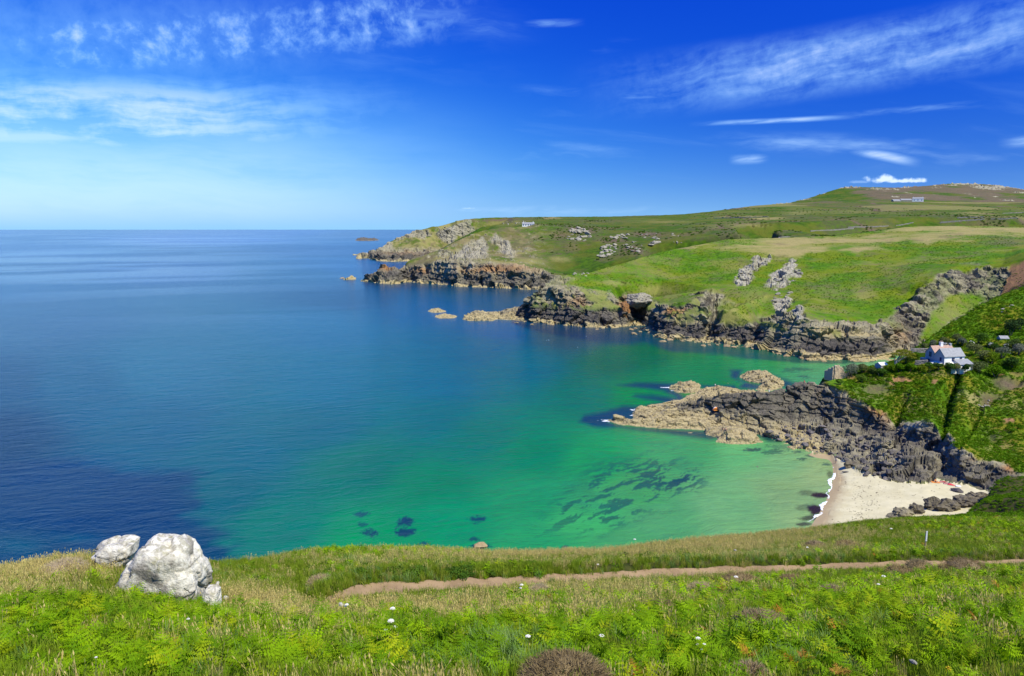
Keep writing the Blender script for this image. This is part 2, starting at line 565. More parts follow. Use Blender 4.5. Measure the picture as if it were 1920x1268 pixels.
class Land:
    def __init__(self, lines, u0, u1, r0, r1, nc, nrf, step, blur):
        self.a0 = math.atan2(*ray(u0, 634)[:2]); self.a1 = math.atan2(*ray(u1, 634)[:2])
        self.r0, self.r1, self.nc, self.nrf = r0, r1, nc, nrf
        P = []
        for l in lines: P += sample_line(l, step)
        P = np.array(P)
        Rm = 0.5 * (r0 + r1)
        pad = 0.2 * (r1 - r0)
        # hull corners take the nearest surveyed height
        hull = []
        for aa in np.linspace(self.a0 - 0.05, self.a1 + 0.05, 14):
            for rr in (r0 - pad, r1 + pad): hull.append((aa, rr))
        for rr in np.linspace(r0 - pad, r1 + pad, 10):
            for aa in (self.a0 - 0.05, self.a1 + 0.05): hull.append((aa, rr))
        for aa, rr in hull:
            j = np.argmin(((P[:, 0] - aa) * Rm) ** 2 + (P[:, 1] - rr) ** 2)
            P = np.vstack([P, [aa, rr, P[j, 2]]])
        q = np.round(np.stack([P[:, 0] * Rm, P[:, 1]], 1), 2)
        _, ui = np.unique(q, axis=0, return_index=True)
        P = P[np.sort(ui)]
        res = delaunay_2d_cdt([Vector((a * Rm, r)) for a, r, _ in P], [], [], 0, 0.01)
        vv, tris, ov = res[0], res[2], res[3]
        vx = np.array([[v.x / Rm, v.y] for v in vv])
        vz = np.array([P[o[0], 2] if len(o) else 0.0 for o in ov])
        da = (self.a1 - self.a0) / (nc - 1); dr = (r1 - r0) / (nrf - 1)
        self.da, self.dr = da, dr
        Z = np.zeros((nc, nrf))
        for t in tris:
            (xa, ya), (xb, yb), (xc, yc) = vx[t[0]], vx[t[1]], vx[t[2]]
            i0 = max(0, int(math.floor((min(xa, xb, xc) - self.a0) / da))); i1 = min(nc - 1, int(math.ceil((max(xa, xb, xc) - self.a0) / da)))
            j0 = max(0, int(math.floor((min(ya, yb, yc) - r0) / dr))); j1 = min(nrf - 1, int(math.ceil((max(ya, yb, yc) - r0) / dr)))
            if i1 < i0 or j1 < j0: continue
            A = self.a0 + da * np.arange(i0, i1 + 1)[:, None]; B = r0 + dr * np.arange(j0, j1 + 1)[None, :]
            det = (yb - yc) * (xa - xc) + (xc - xb) * (ya - yc)
            if abs(det) < 1e-12: continue
            l1 = ((yb - yc) * (A - xc) + (xc - xb) * (B - yc)) / det
            l2 = ((yc - ya) * (A - xc) + (xa - xc) * (B - yc)) / det
            l3 = 1 - l1 - l2
            m = (l1 > -1e-6) & (l2 > -1e-6) & (l3 > -1e-6)
            zz = l1 * vz[t[0]] + l2 * vz[t[1]] + l3 * vz[t[2]]
            sub = Z[i0:i1 + 1, j0:j1 + 1]
            sub[m] = zz[m]
        self.Z = gblur(Z, blur / (da * Rm), blur / dr)
    def z(self, a, r):
        x = np.clip((np.asarray(a) - self.a0) / self.da, 0, self.nc - 1.001)
        y = np.clip((np.asarray(r) - self.r0) / self.dr, 0, self.nrf - 1.001)
        i = x.astype(int); j = y.astype(int); fx = x - i; fy = y - j
        Z = self.Z
        return (Z[i, j] * (1 - fx) + Z[i + 1, j] * fx) * (1 - fy) + (Z[i, j + 1] * (1 - fx) + Z[i + 1, j + 1] * fx) * fy
    def zxy(self, x, y):
        return self.z(np.arctan2(x, y), np.hypot(x, y))
    def hit(self, u, v):
        x, y, zz = ray(u, v); h = math.hypot(x, y); a = math.atan2(x, y)
        rr = self.r0 + self.dr * np.arange(self.nrf)
        prof = self.z(np.full(self.nrf, a), rr)
        los = EYE + zz / h * rr
        k = np.nonzero(prof >= los)[0]
        if len(k) == 0: return None
        r = rr[k[0]]
        return Vector((r * math.sin(a), r * math.cos(a), float(prof[k[0]])))
    def grid(self, nrows, w=0.35, ncols=None):
        """polar columns; rows spread by arc length so that cliffs get as many as they need"""
        nc = ncols or self.nc
        az = np.linspace(self.a0, self.a1, nc)
        rr = self.r0 + self.dr * np.arange(self.nrf)
        Zf = self.Z if nc == self.nc else self.z(az[:, None].repeat(self.nrf, 1), rr[None, :].repeat(nc, 0))
        dz = np.diff(Zf, axis=1)
        L = np.concatenate([np.zeros((nc, 1)), np.cumsum(np.sqrt((w * self.dr) ** 2 + dz ** 2), 1)], 1)
        L /= L[:, -1:]
        L = gblur(L, 1.5, 0)
        t = np.linspace(0, 1, nrows)
        RR = np.stack([np.interp(t, L[i], rr) for i in range(nc)], 1)      # nrows x nc
        AZ = np.broadcast_to(az[None, :], RR.shape)
        ZZ = self.z(AZ, RR)
        return RR * np.sin(AZ), RR * np.cos(AZ), ZZ, AZ, RR

def grid_normals(X, Y, Z):
    P = np.stack([X, Y, Z], -1)
    du = np.gradient(P, axis=1); dv = np.gradient(P, axis=0)
    N = np.cross(du, dv)
    N /= np.linalg.norm(N, axis=-1, keepdims=True) + 1e-9
    N[N[..., 2] < 0] *= -1
    return N

def line_z(pts): return [azr(u, v, z=z) for u, v, z in pts]
def fwd(u, v, d):
    x, y, _ = ray(u, v)
    return d * math.hypot(x, y) / y
def line_d(pts): return [azr(u, v, d=fwd(u, v, d)) for u, v, d in pts]   # d is measured straight ahead, not along the ray
def line_rel(pts, base, extra=0.0):
    ba = np.array([b[0] for b in base]); br = np.array([b[1] for b in base])
    o = np.argsort(ba)
    out = []
    for u, v, dr in pts:
        a = azr(u, v, d=1.0)[0]
        out.append(azr(u, v, d=float(np.interp(a, ba[o], br[o])) + dr + extra))
    return out
def shift(line, dr, z=None, dz=0.0):
    return [(a, r + dr, (zz + dz) if z is None else z) for a, r, zz in line]
# ------------------------------------------------------------------ materials
def rock_colour(n, pos, m2, scale=1.0, base=((0.31, 0.275, 0.165), (0.18, 0.158, 0.10))):
    """m2: dark, tan, orange, pale"""
    r, g, b = n.sep(m2.outputs['Color'])
    a = m2.outputs['Alpha']
    n1 = n.noise(pos, 0.22 * scale, 5, 0.6)
    n2 = n.noise(pos, 1.1 * scale, 5, 0.65)
    n3 = n.noise(n.vm('MULTIPLY', pos, (1.0, 1.0, 0.25)), 0.7 * scale, 4, 0.6)
    c = n.mix(n.smooth(n1, 0.35, 0.65), base[0], base[1])
    c = n.mix(n.mul(n.smooth(n2, 0.48, 0.7), 0.55), c, (0.37, 0.325, 0.19))
    c = n.mix(n.mul(n.smooth(n3, 0.52, 0.7), 0.7), c, (0.060, 0.054, 0.045))
    orange = n.mix(n.smooth(n2, 0.3, 0.7), (0.36, 0.17, 0.05), (0.24, 0.12, 0.05))
    c = n.mix(n.mul(b, n.smooth(n.add(n2, n.mul(b, 0.3)), 0.4, 0.62)), c, orange)
    pale = n.mix(n.smooth(n2, 0.35, 0.65), (0.44, 0.405, 0.29), (0.23, 0.205, 0.14))
    c = n.mix(n.mul(a, n.smooth(n.add(n2, n.mul(a, 0.25)), 0.42, 0.6)), c, pale)
    dark = n.mix(n.smooth(n2, 0.35, 0.7), (0.052, 0.047, 0.040), (0.135, 0.117, 0.090))
    c = n.mix(r, c, dark)
    tan = n.mix(n.smooth(n2, 0.3, 0.7), (0.47, 0.38, 0.185), (0.31, 0.24, 0.105))
    c = n.mix(g, c, tan)
    return c, n2

def land_material(name, scale=1.0, greens=((0.085, 0.185, 0.012), (0.040, 0.105, 0.010), (0.135, 0.155, 0.035)), bumpd=0.3):
    m, n, out = new_mat(name)
    pos = n.node('ShaderNodeNewGeometry').outputs['Position']
    m1 = n.attr('m1'); m2 = n.attr('m2')
    rock, dry, heath = n.sep(m1.outputs['Color'])
    soil = m1.outputs['Alpha']
    rc, rn = rock_colour(n, pos, m2, scale)
    v1 = n.noise(pos, 0.045 * scale, 5, 0.6)
    v2 = n.noise(pos, 0.35 * scale, 5, 0.65)
    v3 = n.noise(pos, 1.6 * scale, 4, 0.7)
    c = n.mix(n.smooth(v2, 0.38, 0.60), greens[0], greens[1])
    c = n.mix(n.mul(n.smooth(v1, 0.42, 0.62), 0.85), c, greens[2])
    c = n.mix(n.mul(n.smooth(v3, 0.54, 0.72), 0.5), c, (0.02, 0.05, 0.008))
    dryc = n.mix(n.smooth(v3, 0.3, 0.7), (0.35, 0.285, 0.105), (0.21, 0.185, 0.06))
    c = n.mix(n.sat(n.mul(dry, n.smooth(n.add(v2, n.mul(dry, 0.45)), 0.42, 0.72))), c, dryc)
    hc = n.mix(n.smooth(v3, 0.35, 0.65), (0.10, 0.055, 0.05), (0.16, 0.12, 0.07))
    c = n.mix(n.sat(n.mul(heath, n.smooth(n.add(v2, n.mul(heath, 0.4)), 0.42, 0.66))), c, hc)
    sc = n.mix(n.smooth(v3, 0.3, 0.7), (0.38, 0.20, 0.085), (0.24, 0.125, 0.06))
    c = n.mix(soil, c, sc)
    c = n.mix(rock, c, rc)
    hgt = n.add(n.mul(n.noise(pos, 2.2 * scale, 5, 0.7), 1.0), n.mul(n.voro(pos, 0.9 * scale), n.mul(rock, 0.7)))
    nb = n.bump(hgt, 0.9, bumpd)
    principled(n, out, c, 0.92, nb, 0.12)
    return m

M_far = land_material('far_land', 0.45, ((0.058, 0.118, 0.002), (0.030, 0.070, 0.002), (0.100, 0.108, 0.010)), 0.8)
M_mid = land_material('mid_land', 0.8, ((0.086, 0.185, 0.001), (0.044, 0.120, 0.001), (0.135, 0.170, 0.004)), 0.5)
M_cove = land_material('cove_land', 1.5, ((0.095, 0.190, 0.001), (0.045, 0.115, 0.001), (0.190, 0.170, 0.010)), 0.25)

def simple(name, col, rough=0.8, var=0.25, scale=3.0, bump=0.0, spec=0.25, col2=None):
    m, n, out = new_mat(name)
    pos = n.node('ShaderNodeTexCoord').outputs['Object']
    f = n.noise(pos, scale, 5, 0.6)
    c2 = col2 or tuple(c * (1 - var) for c in col)
    c = n.mix(n.smooth(f, 0.32, 0.68), col, c2)
    nb = n.bump(n.noise(pos, scale * 4, 4, 0.6), 0.6, bump) if bump else None
    principled(n, out, c, rough, nb, spec)
    return m

def boulder_mat(name, a, b, c_, scale=1.0, tide=False):
    m, n, out = new_mat(name)
    pos = n.node('ShaderNodeNewGeometry').outputs['Position']
    inf = n.node('ShaderNodeObjectInfo').outputs['Random']
    n2 = n.noise(pos, 1.3 * scale, 6, 0.65)
    n3 = n.noise(pos, 5.0 * scale, 5, 0.65)
    c = n.mix(n.smooth(n2, 0.35, 0.65), a, b)
    c = n.mix(n.mul(n.smooth(n3, 0.45, 0.75), 0.7), c, c_)
    c = n.mix(n.mul(inf, 0.5), c, b)
    if tide:
        z = n.sep(pos)[2]
        t = n.smooth(n.add(z, n.mul(n2, 2.0)), 1.5, 3.2, 1.0, 0.0)
        c = n.mix(n.mul(t, 0.85), c, n.mix(n.smooth(n3, 0.3, 0.7), (0.38, 0.29, 0.14), (0.22, 0.16, 0.075)))
    nb = n.bump(n.add(n.noise(pos, 4 * scale, 6, 0.7), n.mul(n.voro(pos, 2.2 * scale), 0.6)), 0.8, 0.12 / scale)
    principled(n, out, c, 0.85, nb, 0.2)
    return m
M_dark_boulder = boulder_mat('dark_boulder_rock', (0.145, 0.128, 0.108), (0.070, 0.064, 0.058), (0.26, 0.215, 0.15))
M_grey_boulder = boulder_mat('grey_boulder_rock', (0.22, 0.19, 0.155), (0.105, 0.095, 0.085), (0.32, 0.26, 0.17))
M_tan_rock = boulder_mat('tan_shore_rock', (0.42, 0.315, 0.16), (0.27, 0.195, 0.095), (0.14, 0.105, 0.06))
M_granite = boulder_mat('pale_granite', (0.42, 0.385, 0.28), (0.24, 0.215, 0.15), (0.10, 0.088, 0.064), 0.6)
M_reef = None

def reef_material():
    m, n, out = new_mat('reef_rock')
    pos = n.node('ShaderNodeNewGeometry').outputs['Position']
    m2 = n.attr('m2')
    c, n2 = rock_colour(n, pos, m2, 1.6, ((0.32, 0.285, 0.19), (0.17, 0.15, 0.10)))
    # long parallel beds along the reef
    q = n.vm('MULTIPLY', n.vm('ADD', pos, n.vm('SCALE', n.noise(pos, 0.25, 3, out='Color'), s=3.0)), (0.10, 0.9, 1.6))
    beds = n.noise(q, 0.9, 5, 0.65)
    c = n.mix(n.mul(n.smooth(beds, 0.50, 0.62), 0.55), c, (0.075, 0.058, 0.04))
    hgt = n.add(n.noise(pos, 2.5, 6, 0.7), n.add(n.mul(beds, 1.5), n.mul(n.voro(pos, 1.2), 0.6)))
    principled(n, out, c, 0.8, n.bump(hgt, 1.0, 0.3), 0.25)
    return m
M_reef = reef_material()

def sand_material():
    m, n, out = new_mat('beach_sand')
    pos = n.node('ShaderNodeNewGeometry').outputs['Position']
    z = n.sep(pos)[2]
    n1 = n.noise(pos, 0.25, 4, 0.6); n2 = n.noise(pos, 2.5, 5, 0.6)
    c = n.mix(n.smooth(n1, 0.35, 0.7), (0.50, 0.445, 0.25), (0.58, 0.52, 0.305))
    c = n.mix(n.mul(n.smooth(n2, 0.5, 0.8), 0.3), c, (0.46, 0.37, 0.21))
    wet = n.smooth(n.add(z, n.mul(n.sub(n1, 0.5), 0.8)), 0.15, 0.95, 1.0, 0.0)
    c = n.mix(wet, c, (0.36, 0.27, 0.13))
    wr = n.m('ADD', 0.95, n.mul(wet, -0.45))
    foot = n.mul(n.smooth(n.voro(pos, 1.5), 0.0, 0.22, 1.0, 0.0), n.smooth(n.noise(pos, 0.11, 3), 0.44, 0.6))
    weed = n.m('MAXIMUM', n.mul(n.smooth(n.noise(pos, 1.6, 5, 0.75), 0.56, 0.66), n.smooth(n.noise(pos, 0.09, 2), 0.50, 0.62)), n.mul(foot, 0.5))  # footprint hollows darkened in the colour along with the weed scraps
    c = n.mix(n.mul(weed, 0.7), c, (0.13, 0.075, 0.045))
    nb = n.bump(n.add(n.noise(pos, 1.1, 5, 0.65), n.mul(foot, -1.0)), 0.5, 0.12)
    principled(n, out, c, wr, nb, 0.25)
    return m
M_sand = sand_material()

# leaves: thin, light passes through them
def leaf_material(name, cols, patch=0.12, trans=0.35, rough=0.75, rnd=0.6, tip=None, spec=0.08):
    m, n, out = new_mat(name)
    geo = n.node('ShaderNodeNewGeometry').outputs['Position']
    inf = n.node('ShaderNodeObjectInfo').outputs['Random']
    p1 = n.noise(geo, patch, 4, 0.6)
    f = n.add(n.mul(inf, rnd), n.mul(p1, 1.0 - rnd))
    c = n.mix(n.smooth(f, 0.2, 0.55), cols[0], cols[1])
    c = n.mix(n.smooth(f, 0.58, 0.9), c, cols[2])
    if tip is not None:
        t = n.attr('tip').outputs['Fac']
        c = n.mix(t, c, tip)
    b = principled(n, None, c, rough, None, spec)
    tr = n.node('ShaderNodeBsdfTranslucent')
    n.put(tr.inputs['Color'], n.mix(0.5, c, n.vm('MULTIPLY', c, (1.25, 1.3, 0.6))))
    mx = n.node('ShaderNodeMixShader')
    mx.inputs[0].default_value = trans
    n.l.new(b.outputs[0], mx.inputs[1]); n.l.new(tr.outputs[0], mx.inputs[2])
    n.l.new(mx.outputs[0], out.inputs['Surface'])
    return m
M_bracken = leaf_material('bracken_leaf', ((0.235, 0.385, 0.003), (0.095, 0.20, 0.002), (0.38, 0.42, 0.008)), 0.45, 0.24)
M_bracken_rust = leaf_material('rusty_bracken_leaf', ((0.42, 0.19, 0.03), (0.34, 0.13, 0.02), (0.48, 0.27, 0.05)), 0.5)
M_grass = leaf_material('grass_blade', ((0.27, 0.345, 0.024), (0.155, 0.24, 0.012), (0.45, 0.41, 0.07)), 0.2, 0.3, 0.5, 0.5)
M_grass_blue = leaf_material('blue_grass_blade', ((0.20, 0.31, 0.07), (0.14, 0.25, 0.05), (0.27, 0.36, 0.10)), 0.2, 0.25, 0.5)
M_straw = leaf_material('dry_grass_blade', ((0.60, 0.49, 0.18), (0.50, 0.40, 0.13), (0.46, 0.46, 0.11)), 0.2, 0.3, 0.6)
M_gorse = leaf_material('dark_shrub_leaf', ((0.10, 0.185, 0.014), (0.055, 0.12, 0.010), (0.17, 0.23, 0.022)), 0.4, 0.2)
M_scrub = leaf_material('scrub_leaf', ((0.120, 0.240, 0.001), (0.075, 0.170, 0.001), (0.250, 0.235, 0.012)), 0.045, 0.25, 0.6, 0.45)
M_scrub_far = leaf_material('far_scrub_leaf', ((0.105, 0.215, 0.001), (0.070, 0.165, 0.001), (0.165, 0.195, 0.006)), 0.02, 0.2, 0.7, 0.4)
M_shrub = leaf_material('shrub_leaf', ((0.075, 0.145, 0.018), (0.04, 0.09, 0.012), (0.12, 0.16, 0.03)), 0.6, 0.25)
M_olive = leaf_material('olive_shrub_leaf', ((0.15, 0.17, 0.05), (0.10, 0.13, 0.035), (0.2, 0.2, 0.06)), 0.6, 0.25)
M_grey_leaf = leaf_material('grey_shrub_leaf', ((0.17, 0.19, 0.12), (0.11, 0.13, 0.08), (0.2, 0.2, 0.13)), 0.6, 0.2)
M_conifer = leaf_material('conifer_leaf', ((0.025, 0.055, 0.012), (0.018, 0.04, 0.01), (0.045, 0.075, 0.014)), 0.6, 0.1)
M_cypress = leaf_material('golden_cypress_leaf', ((0.25, 0.25, 0.018), (0.17, 0.19, 0.014), (0.31, 0.28, 0.025)), 0.6, 0.25)
M_blossom = simple('white_blossom', (0.78, 0.76, 0.66), 0.7, 0.15, 6)
M_heather = leaf_material('dead_heather_twig', ((0.27, 0.20, 0.085), (0.18, 0.13, 0.06), (0.33, 0.26, 0.14)), 1.5, 0.1, 0.8)
M_tuft = leaf_material('bleached_tuft_blade', ((0.45, 0.35, 0.20), (0.36, 0.27, 0.14), (0.48, 0.40, 0.25)), 1.5, 0.2, 0.8)
M_bark = simple('bark', (0.16, 0.125, 0.09), 0.9, 0.4, 4, 0.03)
M_pale_bark = simple('pale_bark', (0.45, 0.40, 0.33), 0.85, 0.3, 4, 0.03)
M_stem = simple('green_stem', (0.20, 0.26, 0.06), 0.7, 0.3, 8)
M_petal = simple('cream_petal', (0.80, 0.77, 0.66), 0.7, 0.12, 20)
M_yellow = simple('yellow_petal', (0.75, 0.50, 0.02), 0.6, 0.2, 20)
M_wood = simple('weathered_timber', (0.33, 0.26, 0.16), 0.85, 0.35, 12, 0.01)
M_plate = simple('pale_plate', (0.66, 0.68, 0.68), 0.45, 0.15, 10)
M_white = simple('whitewash', (0.88, 0.855, 0.79), 0.85, 0.08, 1.2, 0.01)
M_greywall = simple('grey_wall_and_gable_shade', (0.45, 0.445, 0.42), 0.75, 0.15, 2.5, 0.02)  # grey paints the shade on the cottage's left gables; sheds share it
M_slate = simple('slate_roof', (0.30, 0.30, 0.29), 0.6, 0.25, 1.5, 0.02)
M_clay = simple('faded_clay_roof', (0.45, 0.29, 0.21), 0.8, 0.25, 1.5, 0.02)
M_glass = simple('window_glass', (0.03, 0.035, 0.06), 0.08, 0.2, 1.0, 0, 0.6)
M_blueframe = simple('blue_window_frame', (0.09, 0.10, 0.30), 0.5, 0.1, 4)
M_cream = simple('cream_paint', (0.72, 0.70, 0.58), 0.8, 0.12, 2)
M_stonewall = boulder_mat('ruin_stone', (0.70, 0.53, 0.33), (0.52, 0.38, 0.235), (0.76, 0.61, 0.40), 1.2)
M_fieldstone = boulder_mat('field_wall_stone', (0.40, 0.36, 0.30), (0.26, 0.23, 0.19), (0.2, 0.18, 0.12), 0.4)
M_skin = simple('skin', (0.52, 0.31, 0.21), 0.6, 0.1, 8)
M_hair = simple('brown_hair', (0.07, 0.045, 0.03), 0.6, 0.2, 8)
M_red = simple('red_cloth', (0.62, 0.05, 0.06), 0.8, 0.15, 6)
M_pink = simple('pink_cloth', (0.70, 0.27, 0.25), 0.85, 0.2, 3)
M_orange = simple('orange_cloth', (0.75, 0.27, 0.05), 0.8, 0.15, 6)
M_blue = simple('navy_cloth', (0.03, 0.05, 0.20), 0.8, 0.15, 6)
M_blackc = simple('black_cloth', (0.02, 0.02, 0.025), 0.8, 0.15, 6)
M_whitec = simple('white_cloth', (0.78, 0.76, 0.74), 0.8, 0.1, 6)
M_bird = simple('gull_white', (0.80, 0.80, 0.80), 0.6, 0.05, 4)
M_birdgrey = simple('gull_grey', (0.32, 0.34, 0.37), 0.6, 0.1, 4)
M_bill = simple('gull_bill', (0.7, 0.42, 0.03), 0.5, 0.05, 4)
M_pole = simple('pole_timber', (0.15, 0.12, 0.09), 0.85, 0.3, 3)

def white_rock():
    m, n, out = new_mat('lichen_covered_granite')
    pos = n.node('ShaderNodeTexCoord').outputs['Object']
    n1 = n.noise(pos, 1.2, 6, 0.62, 0.6); n2 = n.noise(pos, 4.0, 6, 0.65, 0.4); n3 = n.noise(pos, 16, 5, 0.65)
    c = n.mix(n.smooth(n2, 0.40, 0.62), (0.66, 0.625, 0.51), (0.52, 0.48, 0.375))
    c = n.mix(n.mul(n.smooth(n1, 0.48, 0.62), 0.85), c, n.mix(n.smooth(n3, 0.4, 0.6), (0.30, 0.275, 0.22), (0.20, 0.175, 0.145)))
    c = n.mix(n.mul(n.smooth(n.noise(n.vm('ADD', pos, (5, 3, 1)), 1.7, 5, 0.7), 0.56, 0.68), 0.7), c, (0.30, 0.285, 0.15))
    c = n.mix(n.mul(n.smooth(n3, 0.60, 0.70), 0.65), c, (0.15, 0.135, 0.11))
    z = n.sep(pos)[2]
    nz = n.sep(n.node('ShaderNodeNewGeometry').outputs['Normal'])[2]
    moss = n.mul(n.smooth(nz, 0.55, 0.95), n.smooth(n2, 0.46, 0.58))
    c = n.mix(n.mul(moss, 0.55), c, (0.22, 0.21, 0.10))
    crack = n.smooth(n.voro(n.vm('ADD', pos, n.vm('SCALE', n.noise(pos, 1.5, 4, out='Color'), s=0.5)), 0.9, 'DISTANCE_TO_EDGE'), 0.0, 0.025, 1.0, 0.0)
    crack = n.mul(crack, n.smooth(n.noise(pos, 0.8, 2), 0.54, 0.62))
    c = n.mix(n.mul(crack, 0.75), c, (0.06, 0.055, 0.045))
    h = n.add(n.add(n.mul(n2, 1.0), n.mul(n3, 0.45)), n.mul(crack, -0.8))
    principled(n, out, c, 0.9, n.bump(h, 0.85, 0.09), 0.15)
    return m
M_whiterock = white_rock()
# ================================================================== the sea
def pxc(*a): return [tuple(p) for p in a]
SEA_SAMPLES = [   # u, v, water colour (linear) there, horizon haze painted into the far ones
 (100, 950, 0.0004, 0.0497, 0.1144), (600, 620, 0.0026, 0.0806, 0.1244), (600, 800, 0.0004, 0.0706, 0.0798), (900, 650, 0.0004, 0.0781, 0.1046),
 (300, 510, 0.0073, 0.0592, 0.1403), (1300, 690, 0.0004, 0.1526, 0.0217), (1480, 920, 0.1451, 0.2493, 0.0794), (800, 910, 0.0004, 0.1359, 0.0429),
 (100, 610, 0.0107, 0.0681, 0.1163), (400, 450, 0.0520, 0.1278, 0.2544), (1190, 926, 0.0371, 0.2207, 0.0465), (1070, 636, 0.0148, 0.0550, 0.0664),
 (975, 560, 0.0127, 0.0614, 0.0693), (1100, 740, 0.0004, 0.1078, 0.0488), (1380, 945, 0.1066, 0.2772, 0.0842), (700, 1012, 0.0004, 0.1842, 0.0441),
 (300, 700, 0.0046, 0.0862, 0.1228), (1000, 850, 0.0004, 0.1404, 0.0419), (-200, 433, 0.0400, 0.1200, 0.2500), (500, 436, 0.0473, 0.1125, 0.2210),
 (720, 440, 0.0527, 0.1115, 0.1576), (0, 470, 0.0289, 0.1040, 0.1903), (600, 470, 0.0148, 0.0655, 0.1282), (680, 500, 0.0080, 0.0750, 0.1500),
 (0, 540, 0.0100, 0.0754, 0.1388), (560, 520, 0.0054, 0.0653, 0.1061), (640, 560, 0.0004, 0.0444, 0.0764), (0, 620, 0.0122, 0.0709, 0.1157),
 (820, 585, 0.0004, 0.0660, 0.1250), (900, 556, 0.0004, 0.0620, 0.1000), (940, 620, 0.0004, 0.0654, 0.1333), (0, 720, 0.0004, 0.0392, 0.0761),
 (150, 720, 0.0004, 0.0601, 0.0979), (600, 720, 0.0004, 0.0838, 0.1108), (820, 720, 0.0004, 0.0882, 0.1127), (1000, 690, 0.0004, 0.0961, 0.0983),
 (0, 820, 0.0004, 0.0219, 0.0527), (300, 800, 0.0004, 0.0610, 0.0939), (450, 850, 0.0004, 0.0719, 0.0896), (820, 780, 0.0004, 0.0876, 0.0776),
 (250, 960, 0.0004, 0.0412, 0.0970), (60, 1020, 0.0004, 0.0580, 0.0850), (420, 930, 0.0004, 0.0677, 0.0728), (520, 980, 0.0004, 0.1125, 0.0641),
 (680, 870, 0.0004, 0.0987, 0.0520), (900, 820, 0.0004, 0.1106, 0.0583), (1150, 680, 0.0004, 0.0862, 0.0216), (1220, 665, 0.0004, 0.0982, 0.0105),
 (1420, 680, 0.0129, 0.1995, 0.0277), (1520, 690, 0.0443, 0.2267, 0.0660), (1600, 678, 0.0800, 0.2600, 0.0800), (850, 970, 0.0004, 0.1795, 0.0554),
 (1000, 940, 0.0080, 0.1892, 0.0527), (1120, 860, 0.0059, 0.2131, 0.0389), (1100, 970, 0.0300, 0.2686, 0.0575), (1250, 980, 0.0548, 0.2289, 0.0635),
 (1300, 850, 0.0306, 0.2156, 0.0503), (1400, 850, 0.0695, 0.2839, 0.0775), (1480, 870, 0.1249, 0.2814, 0.0932), (1540, 900, 0.2000, 0.2900, 0.1000),
 (1550, 868, 0.2000, 0.2900, 0.0950), (1200, 740, 0.0004, 0.1644, 0.0120), (1000, 1030, 0.0120, 0.2150, 0.0550), (1200, 1030, 0.0450, 0.2350, 0.0620),
 (1400, 1010, 0.1150, 0.2850, 0.0850), (1515, 972, 0.1800, 0.2900, 0.0950), (1340, 712, 0.0004, 0.1454, 0.0126)]
SEA_GAIN = 1.0
def s2l(c):
    c = np.asarray(c, float) / 255.0
    return np.where(c <= 0.04045, c / 12.92, ((c + 0.055) / 1.055) ** 2.4)

